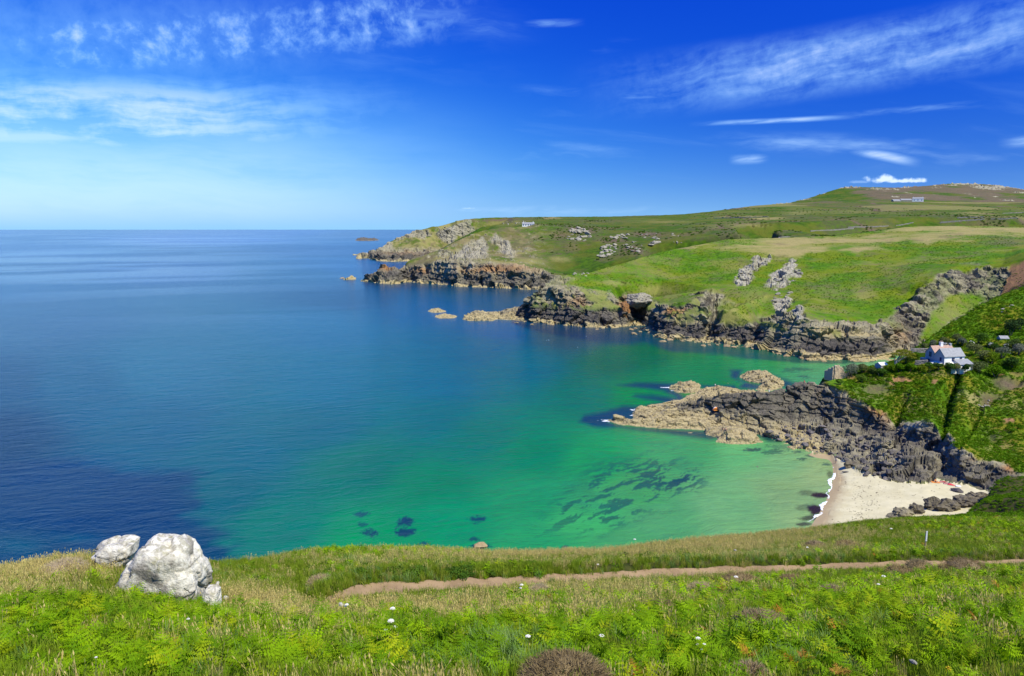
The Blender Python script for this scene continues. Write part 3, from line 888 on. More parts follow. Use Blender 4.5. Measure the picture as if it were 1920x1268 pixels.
def build_sea():
    naz = 960
    u = np.concatenate([np.linspace(-3600, -420, 40), np.linspace(-400, 2100, naz), np.linspace(2120, 4200, 26)])
    v = np.concatenate([np.linspace(1250, 470, 420), np.linspace(468, 432.2, 74), [431.6, 431.1, 430.75]])
    x0, y0, z0 = ray(960, v)
    rr = -EYE * np.hypot(x0, y0) / z0
    az = np.arctan2((u - 960) / FPX, 1.0)
    AZ, RR = np.meshgrid(az, rr)
    X = RR * np.sin(AZ); Y = RR * np.cos(AZ); Z = np.zeros_like(X)
    U, Vv = proj(X, Y, Z)
    U = np.where(Y > 1, U, -5000)
    # a gentle wander so that nothing keeps a ruled edge
    sc = np.clip(RR / 250.0, 0.6, 12)
    wu = (fbm2(X, Y, 0.035, 4, 3) - 0.5) * 60 + (fbm2(X, Y, 0.2, 3, 5) - 0.5) * 22
    wv = (fbm2(X, Y, 0.035, 4, 8) - 0.5) * 26 + (fbm2(X, Y, 0.2, 3, 9) - 0.5) * 9
    uu, vv = U + wu, Vv + wv
    S = np.array([s[:2] for s in SEA_SAMPLES], float); K = np.array([s[2:] for s in SEA_SAMPLES])
    num = np.zeros(X.shape + (3,)); den = np.zeros(X.shape)
    for (su, sv), k in zip(S, K):
        wsc = np.clip((sv - 425) / 300.0, 0.1, 1.0)
        d2 = ((U + wu * 0.5 - su) / 150.0) ** 2 + ((Vv + wv * 0.5 - sv) / (85.0 * wsc)) ** 2
        w = 1.0 / (d2 + 0.06) ** 2
        num += w[..., None] * k; den += w
    col = num / den[..., None]
    # ---- submerged weed and rock
    weed = np.zeros(X.shape)
    wp = 6
    polys = [pxc((1084, 790), (1092, 778), (1134, 770), (1168, 760), (1205, 762), (1245, 754), (1255, 760), (1190, 770), (1192, 788), (1140, 790), (1170, 800), (1230, 803), (1325, 808), (1345, 822), (1330, 826), (1240, 812), (1160, 802), (1110, 800)),
             pxc((1160, 722), (1194, 716), (1226, 716), (1270, 719), (1258, 730), (1276, 737), (1290, 752), (1250, 757), (1232, 752), (1188, 744), (1192, 740), (1232, 742), (1270, 746), (1243, 733), (1210, 728)),
             pxc((1372, 695), (1392, 694), (1388, 711), (1400, 715), (1440, 724), (1420, 731), (1388, 727), (1396, 716), (1375, 708)),
             pxc((1440, 700), (1490, 718), (1486, 726), (1462, 728), (1470, 712)),
             pxc((1310, 722), (1380, 722), (1385, 732), (1330, 733)),
             pxc((-100, 870), (120, 866), (330, 880), (372, 915), (340, 955), (400, 985), (452, 1022), (470, 1060), (-100, 1075)),
             pxc((1400, 795), (1470, 808), (1480, 828), (1440, 828), (1410, 815))]
    wub = (fbm2(X, Y, 0.05, 5, 14, 0.6) - 0.5) * 190; wvb = (fbm2(X, Y, 0.05, 5, 16, 0.6) - 0.5) * 80
    for k, p in enumerate(polys):
        big = k == 5
        s = soft(U + (wub if big else 0) + wu * (1.0 if big else 0.35), Vv + (wvb if big else 0) + wv * (1.0 if big else 0.3), p, 22 if big else wp)
        weed = np.maximum(weed, s * (0.82 if big else 0.95))
    tealgap = blob(uu, vv, 40, 1030, 60, 22) + 0.8 * blob(uu, vv, 150, 1010, 40, 10)
    weed *= np.clip(1 - 0.7 * tealgap, 0, 1)
    # dark band under the cave headland: weed, with the rock's reflection painted in
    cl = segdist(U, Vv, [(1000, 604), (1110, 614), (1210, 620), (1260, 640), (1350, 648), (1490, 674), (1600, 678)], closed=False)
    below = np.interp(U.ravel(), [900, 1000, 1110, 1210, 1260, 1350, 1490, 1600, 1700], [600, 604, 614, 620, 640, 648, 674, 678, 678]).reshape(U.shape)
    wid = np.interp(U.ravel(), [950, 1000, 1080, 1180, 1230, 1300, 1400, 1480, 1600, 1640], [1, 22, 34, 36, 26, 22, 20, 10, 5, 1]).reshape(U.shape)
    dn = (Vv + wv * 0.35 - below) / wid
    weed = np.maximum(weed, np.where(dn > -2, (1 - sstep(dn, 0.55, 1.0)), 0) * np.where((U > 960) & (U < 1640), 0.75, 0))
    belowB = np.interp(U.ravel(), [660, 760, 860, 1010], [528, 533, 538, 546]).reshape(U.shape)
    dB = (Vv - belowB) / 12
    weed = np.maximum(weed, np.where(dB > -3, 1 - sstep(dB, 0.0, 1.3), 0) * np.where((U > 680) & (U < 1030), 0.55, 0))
    # round spots
    for (su, sv, ru, rv, a) in ((760, 980, 16, 9, 1), (757, 998, 19, 9, 1), (680, 963, 13, 5, .8), (695, 1001, 14, 8, .95), (680, 984, 10, 5, .7), (895, 973, 17, 7, .95), (797, 1021, 9, 5, .8),
                                (888, 1010, 8, 4, .8), (900, 1026, 20, 7, .95), (1060, 1024, 8, 3, .7), (1412, 843, 14, 4, .9), (1455, 847, 22, 5, .6), (1463, 837, 26, 5, .45), (1440, 848, 14, 4, .6), (1497, 848, 9, 3, .7),
                                (1520, 855, 10, 4, .75), (1505, 862, 8, 3, .7), (1551, 873, 10, 4, .7), (1294, 812, 12, 4, .8), (1500, 692, 30, 3, .5), (1508, 706, 12, 3, .55), (1478, 697, 16, 3, .4)):
        d = np.sqrt(((U + wu * 0.3 - su) / ru) ** 2 + ((Vv + wv * 0.45 - sv) / rv) ** 2) + (fbm2(X, Y, 0.75, 5, 21, 0.75) - 0.5) * 3.4
        weed = np.maximum(weed, a * (1 - sstep(d, 0.6, 1.15)))
    # drifting streaks of weed in the shallow bay, lying along the swell
    a_ = R(47)
    P1 = X * math.cos(a_) + Y * math.sin(a_); P2 = -X * math.sin(a_) + Y * math.cos(a_)
    wob = (fbm2(X, Y, 0.06, 3, 31) - 0.5) * 9
    str_ = fbm(np.stack([P1.ravel() * 0.12, (P2 + wob).ravel() * 0.42, np.full(X.size, 4.2)], 1), 6, 40, 0.66).reshape(X.shape)
    zone = np.maximum(soft(uu, vv, pxc((1030, 960), (1090, 880), (1130, 856), (1250, 850), (1330, 880), (1330, 910), (1240, 950), (1130, 1000), (1000, 990)), 30), 0)
    core = np.maximum(blob(U, Vv, 1296, 905, 46, 24), 0.9 * blob(U, Vv, 1180, 985, 44, 22)) + 0.35 * blob(U, Vv, 1220, 900, 60, 30)
    thr = 0.535 - 0.09 * core
    weed = np.maximum(weed, zone * sstep(str_, thr, thr + 0.05) * (0.68 + 0.3 * np.clip(core, 0, 1)))
    faint = soft(uu, vv, pxc((1050, 900), (1100, 840), (1240, 840), (1320, 860), (1300, 960), (1100, 1010)), 40)
    weed = np.maximum(weed, 0.22 * faint * sstep(fbm2(X, Y, 0.12, 5, 55), 0.48, 0.62))
    deepc = np.array([0.001, 0.020, 0.062]); shalc = np.array([0.006, 0.042, 0.038])
    sh = np.clip((col[..., 1] - 0.10) / 0.16, 0, 1)[..., None]
    wc = deepc * (1 - sh) + shalc * sh
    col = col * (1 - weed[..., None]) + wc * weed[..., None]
    # brown torn weed along the water's edge
    bw = np.zeros(X.shape)
    for (su, sv, ru, rv, a) in ((1538, 928, 20, 6, 1), (1528, 957, 16, 11, 1), (1520, 972, 22, 6, .8), (1556, 890, 7, 8, .6), (1518, 925, 26, 6, .5), (1512, 952, 22, 6, .45), (1508, 983, 14, 4, .8)):
        d = np.sqrt(((U - su) / ru) ** 2 + ((Vv - sv) / rv) ** 2) + (fbm2(X, Y, 0.55, 5, 77) - 0.5) * 1.5
        bw = np.maximum(bw, a * (1 - sstep(d, 0.55, 1.15)))
    col = col * (1 - bw[..., None]) + np.array([0.022, 0.011, 0.006]) * bw[..., None]
    # slicks: long calm lanes far out
    q = fbm(np.stack([(X * 0.8 + Y * 0.2).ravel() * 0.0022, np.log(RR).ravel() * 9.0, np.full(X.size, 1.7)], 1), 5, 90).reshape(X.shape)
    slick = sstep(q, 0.44, 0.60) * np.clip(blob(U, Vv, 150, 505, 420, 40) + 0.5 * blob(U, Vv, 350, 575, 260, 30) + 0.35 * blob(U, Vv, 200, 450, 600, 12), 0, 1)
    me = np_mesh('sea', np.stack([X, Y, Z], -1).reshape(-1, 3), grid_faces(*X.shape))
    ys = fbm2(X, Y, 0.012, 4, 12)
    col = col * (0.9 + 0.2 * ys[..., None]) * SEA_GAIN
    color_attr(me, 'seacol', np.concatenate([col.reshape(-1, 3), slick.reshape(-1, 1)], 1))
    m, n, out = new_mat('sea_water')
    pos = n.node('ShaderNodeNewGeometry').outputs['Position']
    a = n.attr('seacol')
    warp = n.vm('SCALE', n.noise(pos, 0.03, 3, out='Color'), s=14.0)
    mp_ = n.node('ShaderNodeMapping', vector_type='TEXTURE'); n.put(mp_.inputs['Vector'], n.vm('ADD', pos, warp)); mp_.inputs['Rotation'].default_value = (0, 0, R(14)); mp_.inputs['Scale'].default_value = (2.6, 1.0, 1.0)
    q = mp_.outputs[0]
    w1 = n.noise(q, 0.30, 3, 0.5); w2 = n.noise(q, 0.9, 4, 0.6); w3 = n.noise(q, 2.6, 3, 0.6); w0 = n.noise(q, 0.05, 3, 0.5)
    h = n.add(n.add(n.mul(w1, 0.9), n.mul(w2, 0.55)), n.add(n.mul(w3, 0.2), n.mul(w0, 0.8)))
    calm = n.m('SUBTRACT', 1.0, n.mul(a.outputs['Alpha'], 0.55))
    nb = n.bump(h, n.mul(calm, 0.9), 0.6)
    wz = n.noise(q, 0.085, 3, 0.6)
    tex = n.mix(n.mul(n.smooth(n.add(n.mul(w2, 0.4), n.add(n.mul(w1, 0.35), n.mul(wz, 0.25))), 0.40, 0.62), 0.42), n.vm('MULTIPLY', a.outputs['Color'], (1.1, 1.08, 1.05)), n.vm('MULTIPLY', a.outputs['Color'], (0.60, 0.74, 0.82)))
    principled(n, out, tex, n.m('SUBTRACT', 0.20, n.mul(a.outputs['Alpha'], 0.06)), nb, n.add(0.25, n.mul(a.outputs['Alpha'], 0.5)), IOR=1.33)
    o = link('sea', me, m)
    tag(o, 'calm sea shading from deep blue offshore to clear green over the sandy bay', kind='structure')
    return o
build_sea()

# ================================================================== land helpers
def waterline(pts): return [azr(u, v, z=0.0) for u, v in pts]
def fwarp(X, Y, Z, amp, sc, seed):
    P = np.stack([X.ravel() * sc, Y.ravel() * sc, Z.ravel() * sc], 1)
    a = (fbm(P, 4, seed) - 0.5) * 2 * amp; b = (fbm(P + 31.3, 4, seed + 5) - 0.5) * 2 * amp
    return a.reshape(X.shape), b.reshape(X.shape)

def rocky(P3, N, rock, sizes, amps, seed, aniso=(1, 1, 1)):
    """moves the rock part of a surface along its normal into facets, leaves turf alone"""
    idx = np.nonzero(rock > 0.03)[0]
    Q = P3[idx]
    d = np.zeros(len(idx), np.float32)
    tone = np.zeros(len(P3), np.float32)
    w = (np.stack([fbm(Q * 0.12, 3, seed + 60 + k) for k in range(3)], 1) - 0.5) * 3
    for k, (s, a) in enumerate(zip(sizes, amps)):
        h, t = blocks((Q + w) / (s * np.array(aniso)), seed + 10 * k)
        d += a * h
        if k == 0: tone[idx] = t
    # bedding: short ledges that step back up the face
    bz = Q[:, 2] / (sizes[0] * 0.42) + 0.35 * (Q[:, 0] + Q[:, 1]) / sizes[0] * 0.3 + 1.3 * fbm(Q * (0.35 / sizes[0]), 3, seed + 71)
    d += amps[0] * 0.30 * (1 - (bz - np.floor(bz)) * 1.0 - 0.5)
    d += amps[-1] * 0.5 * (fbm(Q / (sizes[-1] * 0.75), 3, seed + 99) - 0.5)
    P3[idx] += N[idx] * (d * rock[idx])[:, None]
    return P3, tone

def finish_land(name, label, X, Y, Z, rock, dry, heath, soil, dark, tan, orange, pale, mat, sizes, amps, veg, vsc, seed, aniso=(1, 1, 1), split=None):
    N = grid_normals(X, Y, Z)
    P3 = np.stack([X, Y, Z], -1).reshape(-1, 3); Nf = N.reshape(-1, 3)
    rk = np.clip(rock.ravel(), 0, 1); under = sstep(Z.ravel(), -4.0, -1.0)
    if veg > 0:
        lump = (fbm(P3 * vsc, 4, seed + 3, 0.55) - 0.42) * 2 * veg
        P3 = P3 + np.stack([0 * lump, 0 * lump, lump * (1 - rk) * np.clip(1 - 0.6 * dry.ravel(), 0, 1)], 1)
    P3, tone = rocky(P3, Nf, rk * under, sizes, amps, seed, aniso)
    F = grid_faces(*X.shape)
    smooth = rk[F].mean(1) < 0.5
    me = np_mesh(name, P3, F, smooth)
    color_attr(me, 'm1', np.stack([rk, dry.ravel(), heath.ravel(), soil.ravel()], 1))
    color_attr(me, 'm2', np.clip(np.stack([dark.ravel(), tan.ravel(), orange.ravel(), pale.ravel()], 1), 0, 1))
    o = link(name, me, mat)
    tag(o, label, kind='structure')
    return o, P3, Nf, rk

# ================================================================== far headland (B), its outer point (A) and the upland behind
LA = []
WB = waterline([(640, 524), (655, 525), (672, 527), (700, 530), (735, 533), (750, 532), (758, 528), (800, 532), (857, 537), (930, 540), (1003, 544), (1060, 543), (1120, 541), (1200, 536), (1400, 530), (2200, 520)])
LA += [shift(WB, -14, -5.0), WB, shift(WB[1:11], 4, 2.2)]
ridgeB = line_d([(674, 520, 935), (690, 513, 940), (706, 509, 944), (714, 502, 946), (720, 497, 948), (726, 504, 950), (733, 503, 950), (742, 511, 955), (750, 506, 960), (758, 496, 965), (767, 488, 972), (800, 477, 990), (827, 467, 1010), (853, 452, 1040), (887, 438, 1070), (907, 432, 1090), (940, 426, 1110), (1007, 423, 1130), (1050, 425, 1120)])
LA += [ridgeB, shift(ridgeB[:14], 25, dz=-14), shift(ridgeB[:12], 60, -5.0), shift(ridgeB[12:15], 90, dz=-22), shift(ridgeB[:10], 200, -5.0), shift(ridgeB[:11], 480, -5.0)]
LA += [line_rel([(690, 518, 10), (743, 513, 14), (767, 502, 16), (800, 494, 18), (850, 492, 20), (900, 492, 20), (930, 497, 20), (975, 503, 20), (1003, 508, 20), (1030, 515, 20), (1060, 520, 22)], WB)]
LA += [line_d([(870, 475, 1010), (930, 468, 1020), (1000, 478, 985)]), line_d([(930, 450, 1060), (1000, 452, 1060)])]
WA = waterline([(672, 478.5), (682, 480), (695, 486), (707, 489.5), (735, 491), (765, 490), (800, 487), (840, 484)])
LA += [shift(WA, -20, -5.0), WA]
LA += [line_rel([(690, 478, 8), (707, 478, 22), (735, 478, 26), (765, 477, 26), (800, 474, 26)], WA)]
skyA = line_d([(678, 476.5, 1705), (690, 472.5, 1720), (705, 469, 1730), (717, 463, 1745), (733, 453, 1752), (750, 443, 1760), (765, 439, 1765), (780, 433, 1770), (800, 427, 1775), (813, 424, 1778), (825, 423, 1780), (837, 420, 1785), (855, 415, 1795), (873, 411, 1800), (900, 409, 1810), (923, 408, 1815), (1017, 407, 1815), (1140, 406.5, 1800), (1280, 402.5, 1800), (1347, 395, 1850), (1413, 386, 1950), (1477, 381, 2080), (1560, 380, 2150), (1680, 378, 2180), (1800, 379, 2200), (1920, 382, 2200), (2150, 390, 2200)])
LA += [skyA, shift(skyA[:9], 40, dz=-14), shift(skyA[:10], 110, -5.0), shift(skyA[10:], 120, dz=-9)]
LA += [line_d([(905, 425, 1500), (1000, 414, 1500), (1140, 414, 1500), (1300, 411, 1450), (1400, 402, 1500), (1480, 398, 1600), (1600, 396, 1700), (1700, 392, 1780), (1900, 395, 1700), (2150, 400, 1700)])]
LA += [line_d([(1060, 508, 905), (1100, 502, 905), (1140, 494, 900), (1200, 485, 880), (1260, 468, 850), (1300, 460, 830), (1400, 450, 810), (1570, 441, 810), (1700, 425, 800), (1900, 426, 795), (2150, 430, 790)])]
LA += [line_d([(1080, 475, 980), (1140, 470, 970), (1200, 462, 960), (1300, 448, 940), (1400, 437, 920), (1480, 431, 920)])]
LA += [line_d([(1080, 440, 1090), (1200, 437, 1080), (1300, 428, 1080), (1400, 423, 1080), (1500, 417, 1100), (1600, 413, 1120), (1700, 408, 1150), (1900, 408, 1120), (2150, 415, 1100)])]
deep = [(u_, d_) for u_ in (520, 560, 600, 640) for d_ in (780, 1000, 1300, 1600, 1900, 2300, 2800)] + [(u_, d_) for u_ in (660, 700, 740) for d_ in (1900, 2300, 2800)] + [(u_, d_) for u_ in (675, 700, 740, 790) for d_ in (1150, 1300, 1500)] + [(655, 1000), (658, 1400), (662, 1660)]
LA += [[(azr(u_, 500, d=1)[0], fwd(u_, 500, d_), -6.0)] for u_, d_ in deep]
far = Land(LA, 560, 2120, 780, 2750, 560, 1200, 9, 2.2)
X, Y, Z, AZ, RR = far.grid(470, 0.16, 900)
U, V = proj(X, Y, Z)
wu, wv = fwarp(X, Y, Z, 12, 0.02, 4); wu2, wv2 = fwarp(X, Y, Z, 4, 0.12, 9)
u, v = U + wu + wu2, V + wv * 0.5 + wv2 * 0.7
gz, gr = np.gradient(Z, axis=0), np.gradient(RR, axis=0)
slope = np.abs(gz) / (np.abs(gr) + 0.01)
vb = np.interp(u.ravel(), [600, 690, 743, 767, 800, 850, 900, 930, 975, 1003, 1030, 1060, 1090, 2200], [480, 500, 505, 500, 493, 490, 494, 496, 500, 506, 514, 530, 545, 600]).reshape(u.shape)
isB = Y < 1250
rock = np.where(isB, sstep(v - vb, -6, 3), 0)
rock = np.maximum(rock, np.where(isB & (U < 760), 1, 0))
rock = np.maximum(rock, np.where(isB & (Z < 6), 1, 0))
cr = pxc((868, 462), (890, 450), (903, 443), (912, 455), (920, 477), (893, 487), (857, 490), (838, 486))
cr2 = pxc((915, 452), (930, 439), (942, 445), (955, 453), (973, 480), (957, 488), (940, 475), (928, 462))
cr3 = pxc((760, 470), (800, 452), (870, 440), (880, 446), (830, 470), (800, 482), (770, 492))
pale = np.zeros(u.shape)
nz0 = fbm2(X, Y, 0.05, 5, 66, 0.6)
for p_ in (cr, cr2):
    s = soft(u, v, p_, 5) * isB
    rock = np.maximum(rock, s * sstep(nz0 + 0.4 * s, 0.55, 0.75)); pale = np.maximum(pale, s * 0.55)
for (bu, bv, ru, rv, a) in ((832, 476, 12, 7, .8), (850, 462, 10, 6, .5), (900, 480, 25, 8, .7), (880, 500, 18, 8, .6), (825, 490, 16, 7, .6)):
    s = a * blob(u, v, bu, bv, ru, rv) * isB
    rock = np.maximum(rock, sstep(s, 0.25, 0.5) * 0.9)
A_ = (~isB) * (Y > 1500) * (1 - sstep(u, 850, 935))
ca = pxc((835, 440), (842, 425), (860, 417), (874, 415), (890, 437), (872, 446), (850, 446))
ca2 = pxc((818, 440), (828, 430), (850, 430), (858, 450), (845, 458), (826, 448))
nz = fbm2(X, Y, 0.03, 5, 61)
for p_ in (ca, ca2):
    s = soft(u, v, p_, 4) * A_
    rock = np.maximum(rock, s * sstep(nz0 + 0.45 * s, 0.55, 0.75)); pale = np.maximum(pale, 0.6 * s)
s = A_ * sstep(V + wv2, 462, 470) ; rock = np.maximum(rock, s)
s = A_ * sstep(blob(u, v, 722, 462, 26, 12) + blob(u, v, 770, 440, 40, 6) + 0.5 * sstep(nz, 0.5, 0.62), 0.55, 0.8); rock = np.maximum(rock, s * 0.9); pale = np.maximum(pale, s * 0.5)
# scattered stones on the turf
sp = sstep(fbm2(X, Y, 0.09, 4, 71), 0.66, 0.72)
rock = np.maximum(rock, sp * (0.8 * blob(U, V, 990, 450, 30, 12) + 0.7 * (A_ * (V < 465)) + 0.7 * blob(U, V, 850, 470, 60, 25)))
pale = np.maximum(pale, sp)
dry = np.zeros(u.shape)
for (bu, bv, ru, rv, a) in ((1430, 409, 50, 3, 1), (1400, 422, 40, 6, .6), (1030, 407.5, 30, 1.5, 1), (990, 490, 40, 8, .7), (1050, 485, 25, 7, .6), (1500, 400, 40, 3, .5), (1600, 398, 80, 3, .4), (1830, 400, 40, 2, .7), (800, 480, 40, 14, .5), (940, 418, 60, 6, .5), (1250, 415, 80, 3, .4)):
    dry = np.maximum(dry, a * blob(u, v, bu, bv, ru, rv))
heath = 0.45 * sstep(fbm2(X, Y, 0.014, 5, 69, 0.6), 0.50, 0.62) * isB
for (bu, bv, ru, rv, a) in ((1090, 432, 36, 10, 1), (1045, 445, 26, 9, .7), (1150, 452, 36, 6, .9), (1185, 470, 32, 9, .9), (1215, 440, 40, 6, .9), (940, 412, 50, 3, .9), (880, 412, 30, 3, .6), (1000, 410, 60, 3, .6), (1120, 415, 60, 4, .5), (830, 465, 30, 8, .4), (1330, 450, 40, 6, .4)):
    heath = np.maximum(heath, a * blob(u, v, bu, bv, ru, rv))
rough = np.maximum(A_ * 0.9, isB * (1 - sstep(U, 960, 1060)) * 0.85)
dry = np.maximum(dry, rough * (0.25 + 0.6 * sstep(nz0, 0.42, 0.6))); heath = np.maximum(heath, rough * 0.55 * sstep(fbm2(X, Y, 0.022, 5, 68, 0.6), 0.46, 0.62))
sp2 = sstep(fbm2(X, Y, 0.11, 5, 73, 0.6), 0.55, 0.62) * rough * sstep(fbm2(X, Y, 0.02, 3, 74), 0.42, 0.56)
rock = np.maximum(rock, 0.9 * sp2); pale = np.maximum(pale, 0.5 * sp2)
# field parcels: brighter and darker strips on the upland
fields = fbm(np.stack([(X * 0.010).ravel(), (Y * 0.0035).ravel(), 0 * X.ravel()], 1), 3, 77).reshape(X.shape)
fx = np.stack([(X * 0.0042 + Y * 0.0008).ravel(), (Y * 0.0062).ravel(), 0 * X.ravel() + 0.5], 1)
fcell, ftone, fcr = blocks(fx, 501, 0.05, 1.0, True)
ftone = ftone.reshape(X.shape); hedge = np.exp(-(fcr.reshape(X.shape) / 0.035) ** 2) * (Y > 800) * sstep(U, 1240, 1340)
heath = np.maximum(heath, 0.9 * hedge); dry = np.maximum(dry, 0.5 * sstep(ftone, 0.76, 0.84) * (Y > 850) * sstep(U, 1280, 1380))
dry = np.maximum(dry, 0.22 * sstep(fields, 0.52, 0.62) * (Y > 830) * sstep(U, 1240, 1340))
heath = np.maximum(heath, 0.3 * sstep(1 - fields, 0.54, 0.66) * (Y > 900) * sstep(U, 980, 1100))
zz = Z + (fbm2(X, Y, 0.05, 4, 15) - 0.5) * 5
dark = sstep(zz, 2.0, 3.2) * (1 - sstep(zz, 11, 16)) * (0.45 + 0.5 * sstep(nz, 0.35, 0.6))
dark = np.maximum(dark, 0.8 * blob(u, v, 690, 516, 40, 7) * isB)
tan = (1 - sstep(zz, 1.8, 3.2)) * 0.95
orange = 0.75 * (blob(u, v, 930, 508, 80, 9) + blob(u, v, 790, 507, 20, 8)) * isB
orange = np.maximum(orange, 0.9 * blob(U, V, 724, 503, 14, 9) * isB)
orange = np.maximum(orange, 0.5 * blob(u, v, 760, 477, 60, 4) * A_)
far_o, P, Nf, rk = finish_land('far_headland', 'green far headland ending in grey rocky cliffs and a low black point in the sea', X, Y, Z, rock, dry, heath, 0 * Z, dark, tan, orange, pale, M_far, (15.0, 5.0), (4.6, 1.9), 1.3, 0.09, 101, (1, 1, 1.4))

P_far, rk_far, heath_far, U_far, Y_far = P, rk, heath.ravel(), U.ravel(), Y.ravel()
# ---- rocky hill on the horizon
LH = [line_d([(1380, 400, 2050), (1700, 400, 2050), (2200, 410, 2050)]), line_d([(1380, 393, 2350), (1480, 388, 2350), (1600, 378, 2400), (1700, 376, 2400), (1900, 378, 2400), (2200, 400, 2400)]),
      line_d([(1380, 392, 2500), (1440, 386, 2600), (1477, 381, 2700), (1513, 372, 2780), (1547, 361, 2840), (1575, 352, 2880), (1590, 348.5, 2900), (1620, 350.5, 2900), (1680, 352, 2900), (1740, 348, 2950), (1780, 343.5, 3000), (1820, 345, 3000), (1847, 345, 3000), (1880, 350, 3000), (1920, 358, 3000), (2000, 378, 3000), (2200, 395, 3000)])]
LH.append(shift(LH[2], 200, dz=-30))
hill = Land(LH, 1370, 2150, 2100, 3900, 300, 450, 25, 6)
X, Y, Z, AZ, RR = hill.grid(190, 0.2, 460)
U, V = proj(X, Y, Z)
nz = fbm2(X, Y, 0.02, 5, 81); n2 = fbm2(X, Y, 0.006, 4, 83)
top = np.interp(U.ravel(), [1380, 1477, 1513, 1547, 1590, 1680, 1780, 1847, 1920, 2200], [393, 381, 372, 361, 349, 352, 344, 345, 358, 395]).reshape(U.shape)
rock = sstep(nz + 0.16 * (1 - sstep(V - top, 0, 12)) + 0.10 * blob(U, V, 1840, 355, 40, 14) - 0.04, 0.62, 0.69)
finish_land('hill', 'low moorland hill scattered with grey stones on the skyline', X, Y, Z, rock, 0.3 * sstep(n2, 0.5, 0.7), 0.75 * sstep(n2, 0.40, 0.56), 0 * Z, 0 * Z, 0 * Z, 0 * Z, rock * 0.6, M_far, (14.0, 6.0), (5, 2.5), 1.4, 0.05, 131)

# ================================================================== cave headland (C)
WC = waterline([(930, 598), (960, 599), (975, 601), (983, 602), (1000, 604), (1035, 608), (1073, 612), (1110, 614), (1133, 615), (1172, 614), (1182, 612), (1212, 612), (1218, 627), (1253, 636), (1300, 640), (1324, 642), (1330, 632), (1338, 632), (1344, 643), (1405, 650), (1412, 642), (1418, 652), (1450, 660), (1486, 669), (1519, 673), (1595, 676), (1640, 675), (1662, 670), (1700, 664), (1760, 655), (1860, 645), (2150, 640)])
WCs = waterline([(930, 598), (1000, 604), (1073, 612), (1175, 614), (1215, 623), (1253, 636), (1344, 643), (1405, 650), (1486, 669), (1519, 673), (1595, 676), (1640, 675), (1700, 664), (1760, 655), (1860, 645), (2150, 640)])
LC = [shift(WCs, -10, -4.0), WC, shift(WC[3:30], 2.0, 2.0)]
topC = [(965, 585, 6), (978, 575, 6), (984, 556, 7), (992, 560, 8), (1000, 551, 10), (1013, 541, 14), (1030, 540, 16), (1050, 544, 16), (1073, 547, 17), (1100, 552, 17), (1130, 557, 17), (1160, 562, 17), (1178, 562, 18), (1216, 570, 16),
        (1240, 578, 16), (1265, 580, 16), (1285, 566, 19), (1310, 565, 20), (1345, 565, 20), (1380, 588, 18), (1400, 596, 16), (1440, 600, 16), (1470, 600, 17), (1495, 590, 20), (1515, 602, 18), (1550, 612, 17), (1600, 620, 17), (1640, 622, 18), (1662, 610, 26), (1690, 590, 55), (1720, 555, 78)]
LC.append(line_rel([p for p in topC if p[0] <= 1178], WCs)); LC.append(line_rel([p for p in topC if p[0] >= 1216], WCs)); LC.append(line_rel([(1182, 556, 42), (1198, 552, 46), (1212, 556, 42)], WCs))
LC.append(line_rel([(1260, 606, 9), (1300, 604, 10), (1350, 612, 9), (1400, 622, 9), (1440, 628, 9), (1480, 636, 9), (1540, 646, 8), (1600, 648, 8), (1640, 648, 8)], WCs))
LC.append(line_d([(1000, 549, 525), (1015, 537, 535), (1040, 523, 545), (1067, 513, 552), (1100, 512, 565), (1140, 502, 590), (1207, 482, 620), (1240, 473, 640), (1273, 466, 650), (1313, 459, 660), (1360, 449, 670), (1467, 446, 690), (1570, 442, 700), (1653, 432, 705), (1713, 424, 712), (1813, 424, 705), (1913, 426, 690), (2150, 432, 650)]))
rC = LC[-1]; LC.append(shift(rC[3:], 45, dz=-6)); LC.append(shift(rC[5:], 90, dz=-14)); LC.append(shift(rC[:4], 40, -1.0)); LC.append(shift(rC[:6], 75, -5.0))
LC.append(line_d([(1110, 530, 538), (1160, 530, 545), (1200, 528, 552), (1250, 525, 560)]))
LC.append(line_d([(1300, 512, 580), (1400, 510, 560), (1500, 510, 550), (1600, 505, 545), (1700, 490, 550), (1800, 470, 560), (1900, 462, 560)]))
LC.append(line_d([(1330, 540, 525), (1420, 550, 500), (1500, 555, 480), (1600, 555, 470), (1660, 545, 470)]))
# the raw-rock gully to the right: rim and floor
LC.append(line_d([(1668, 596, 418), (1700, 572, 436), (1730, 532, 458), (1765, 512, 472), (1797, 499, 480), (1840, 503, 480), (1880, 500, 478), (1905, 488, 470), (1960, 475, 455), (2100, 462, 430)]))
LC.append(line_d([(1668, 655, 392), (1690, 642, 402), (1720, 620, 415), (1750, 590, 430), (1790, 565, 446), (1830, 560, 452), (1870, 552, 452), (1900, 540, 446), (1960, 520, 430), (2100, 510, 400)]))
LC.append(line_d([(1700, 650, 385), (1760, 630, 395), (1850, 610, 395), (1960, 590, 380), (2100, 580, 365)]))
LC += [[(azr(u_, 590, d=1)[0], fwd(u_, 590, d_), -5.0)] for u_, d_ in ((890, 360), (890, 450), (890, 560), (890, 700), (890, 900), (930, 440), (930, 520), (930, 600), (930, 700), (930, 900), (960, 440), (962, 520), (962, 560), (960, 640), (960, 760), (960, 940), (985, 590), (1000, 640), (1000, 760), (1000, 940), (1040, 680), (1040, 780), (1040, 940))]
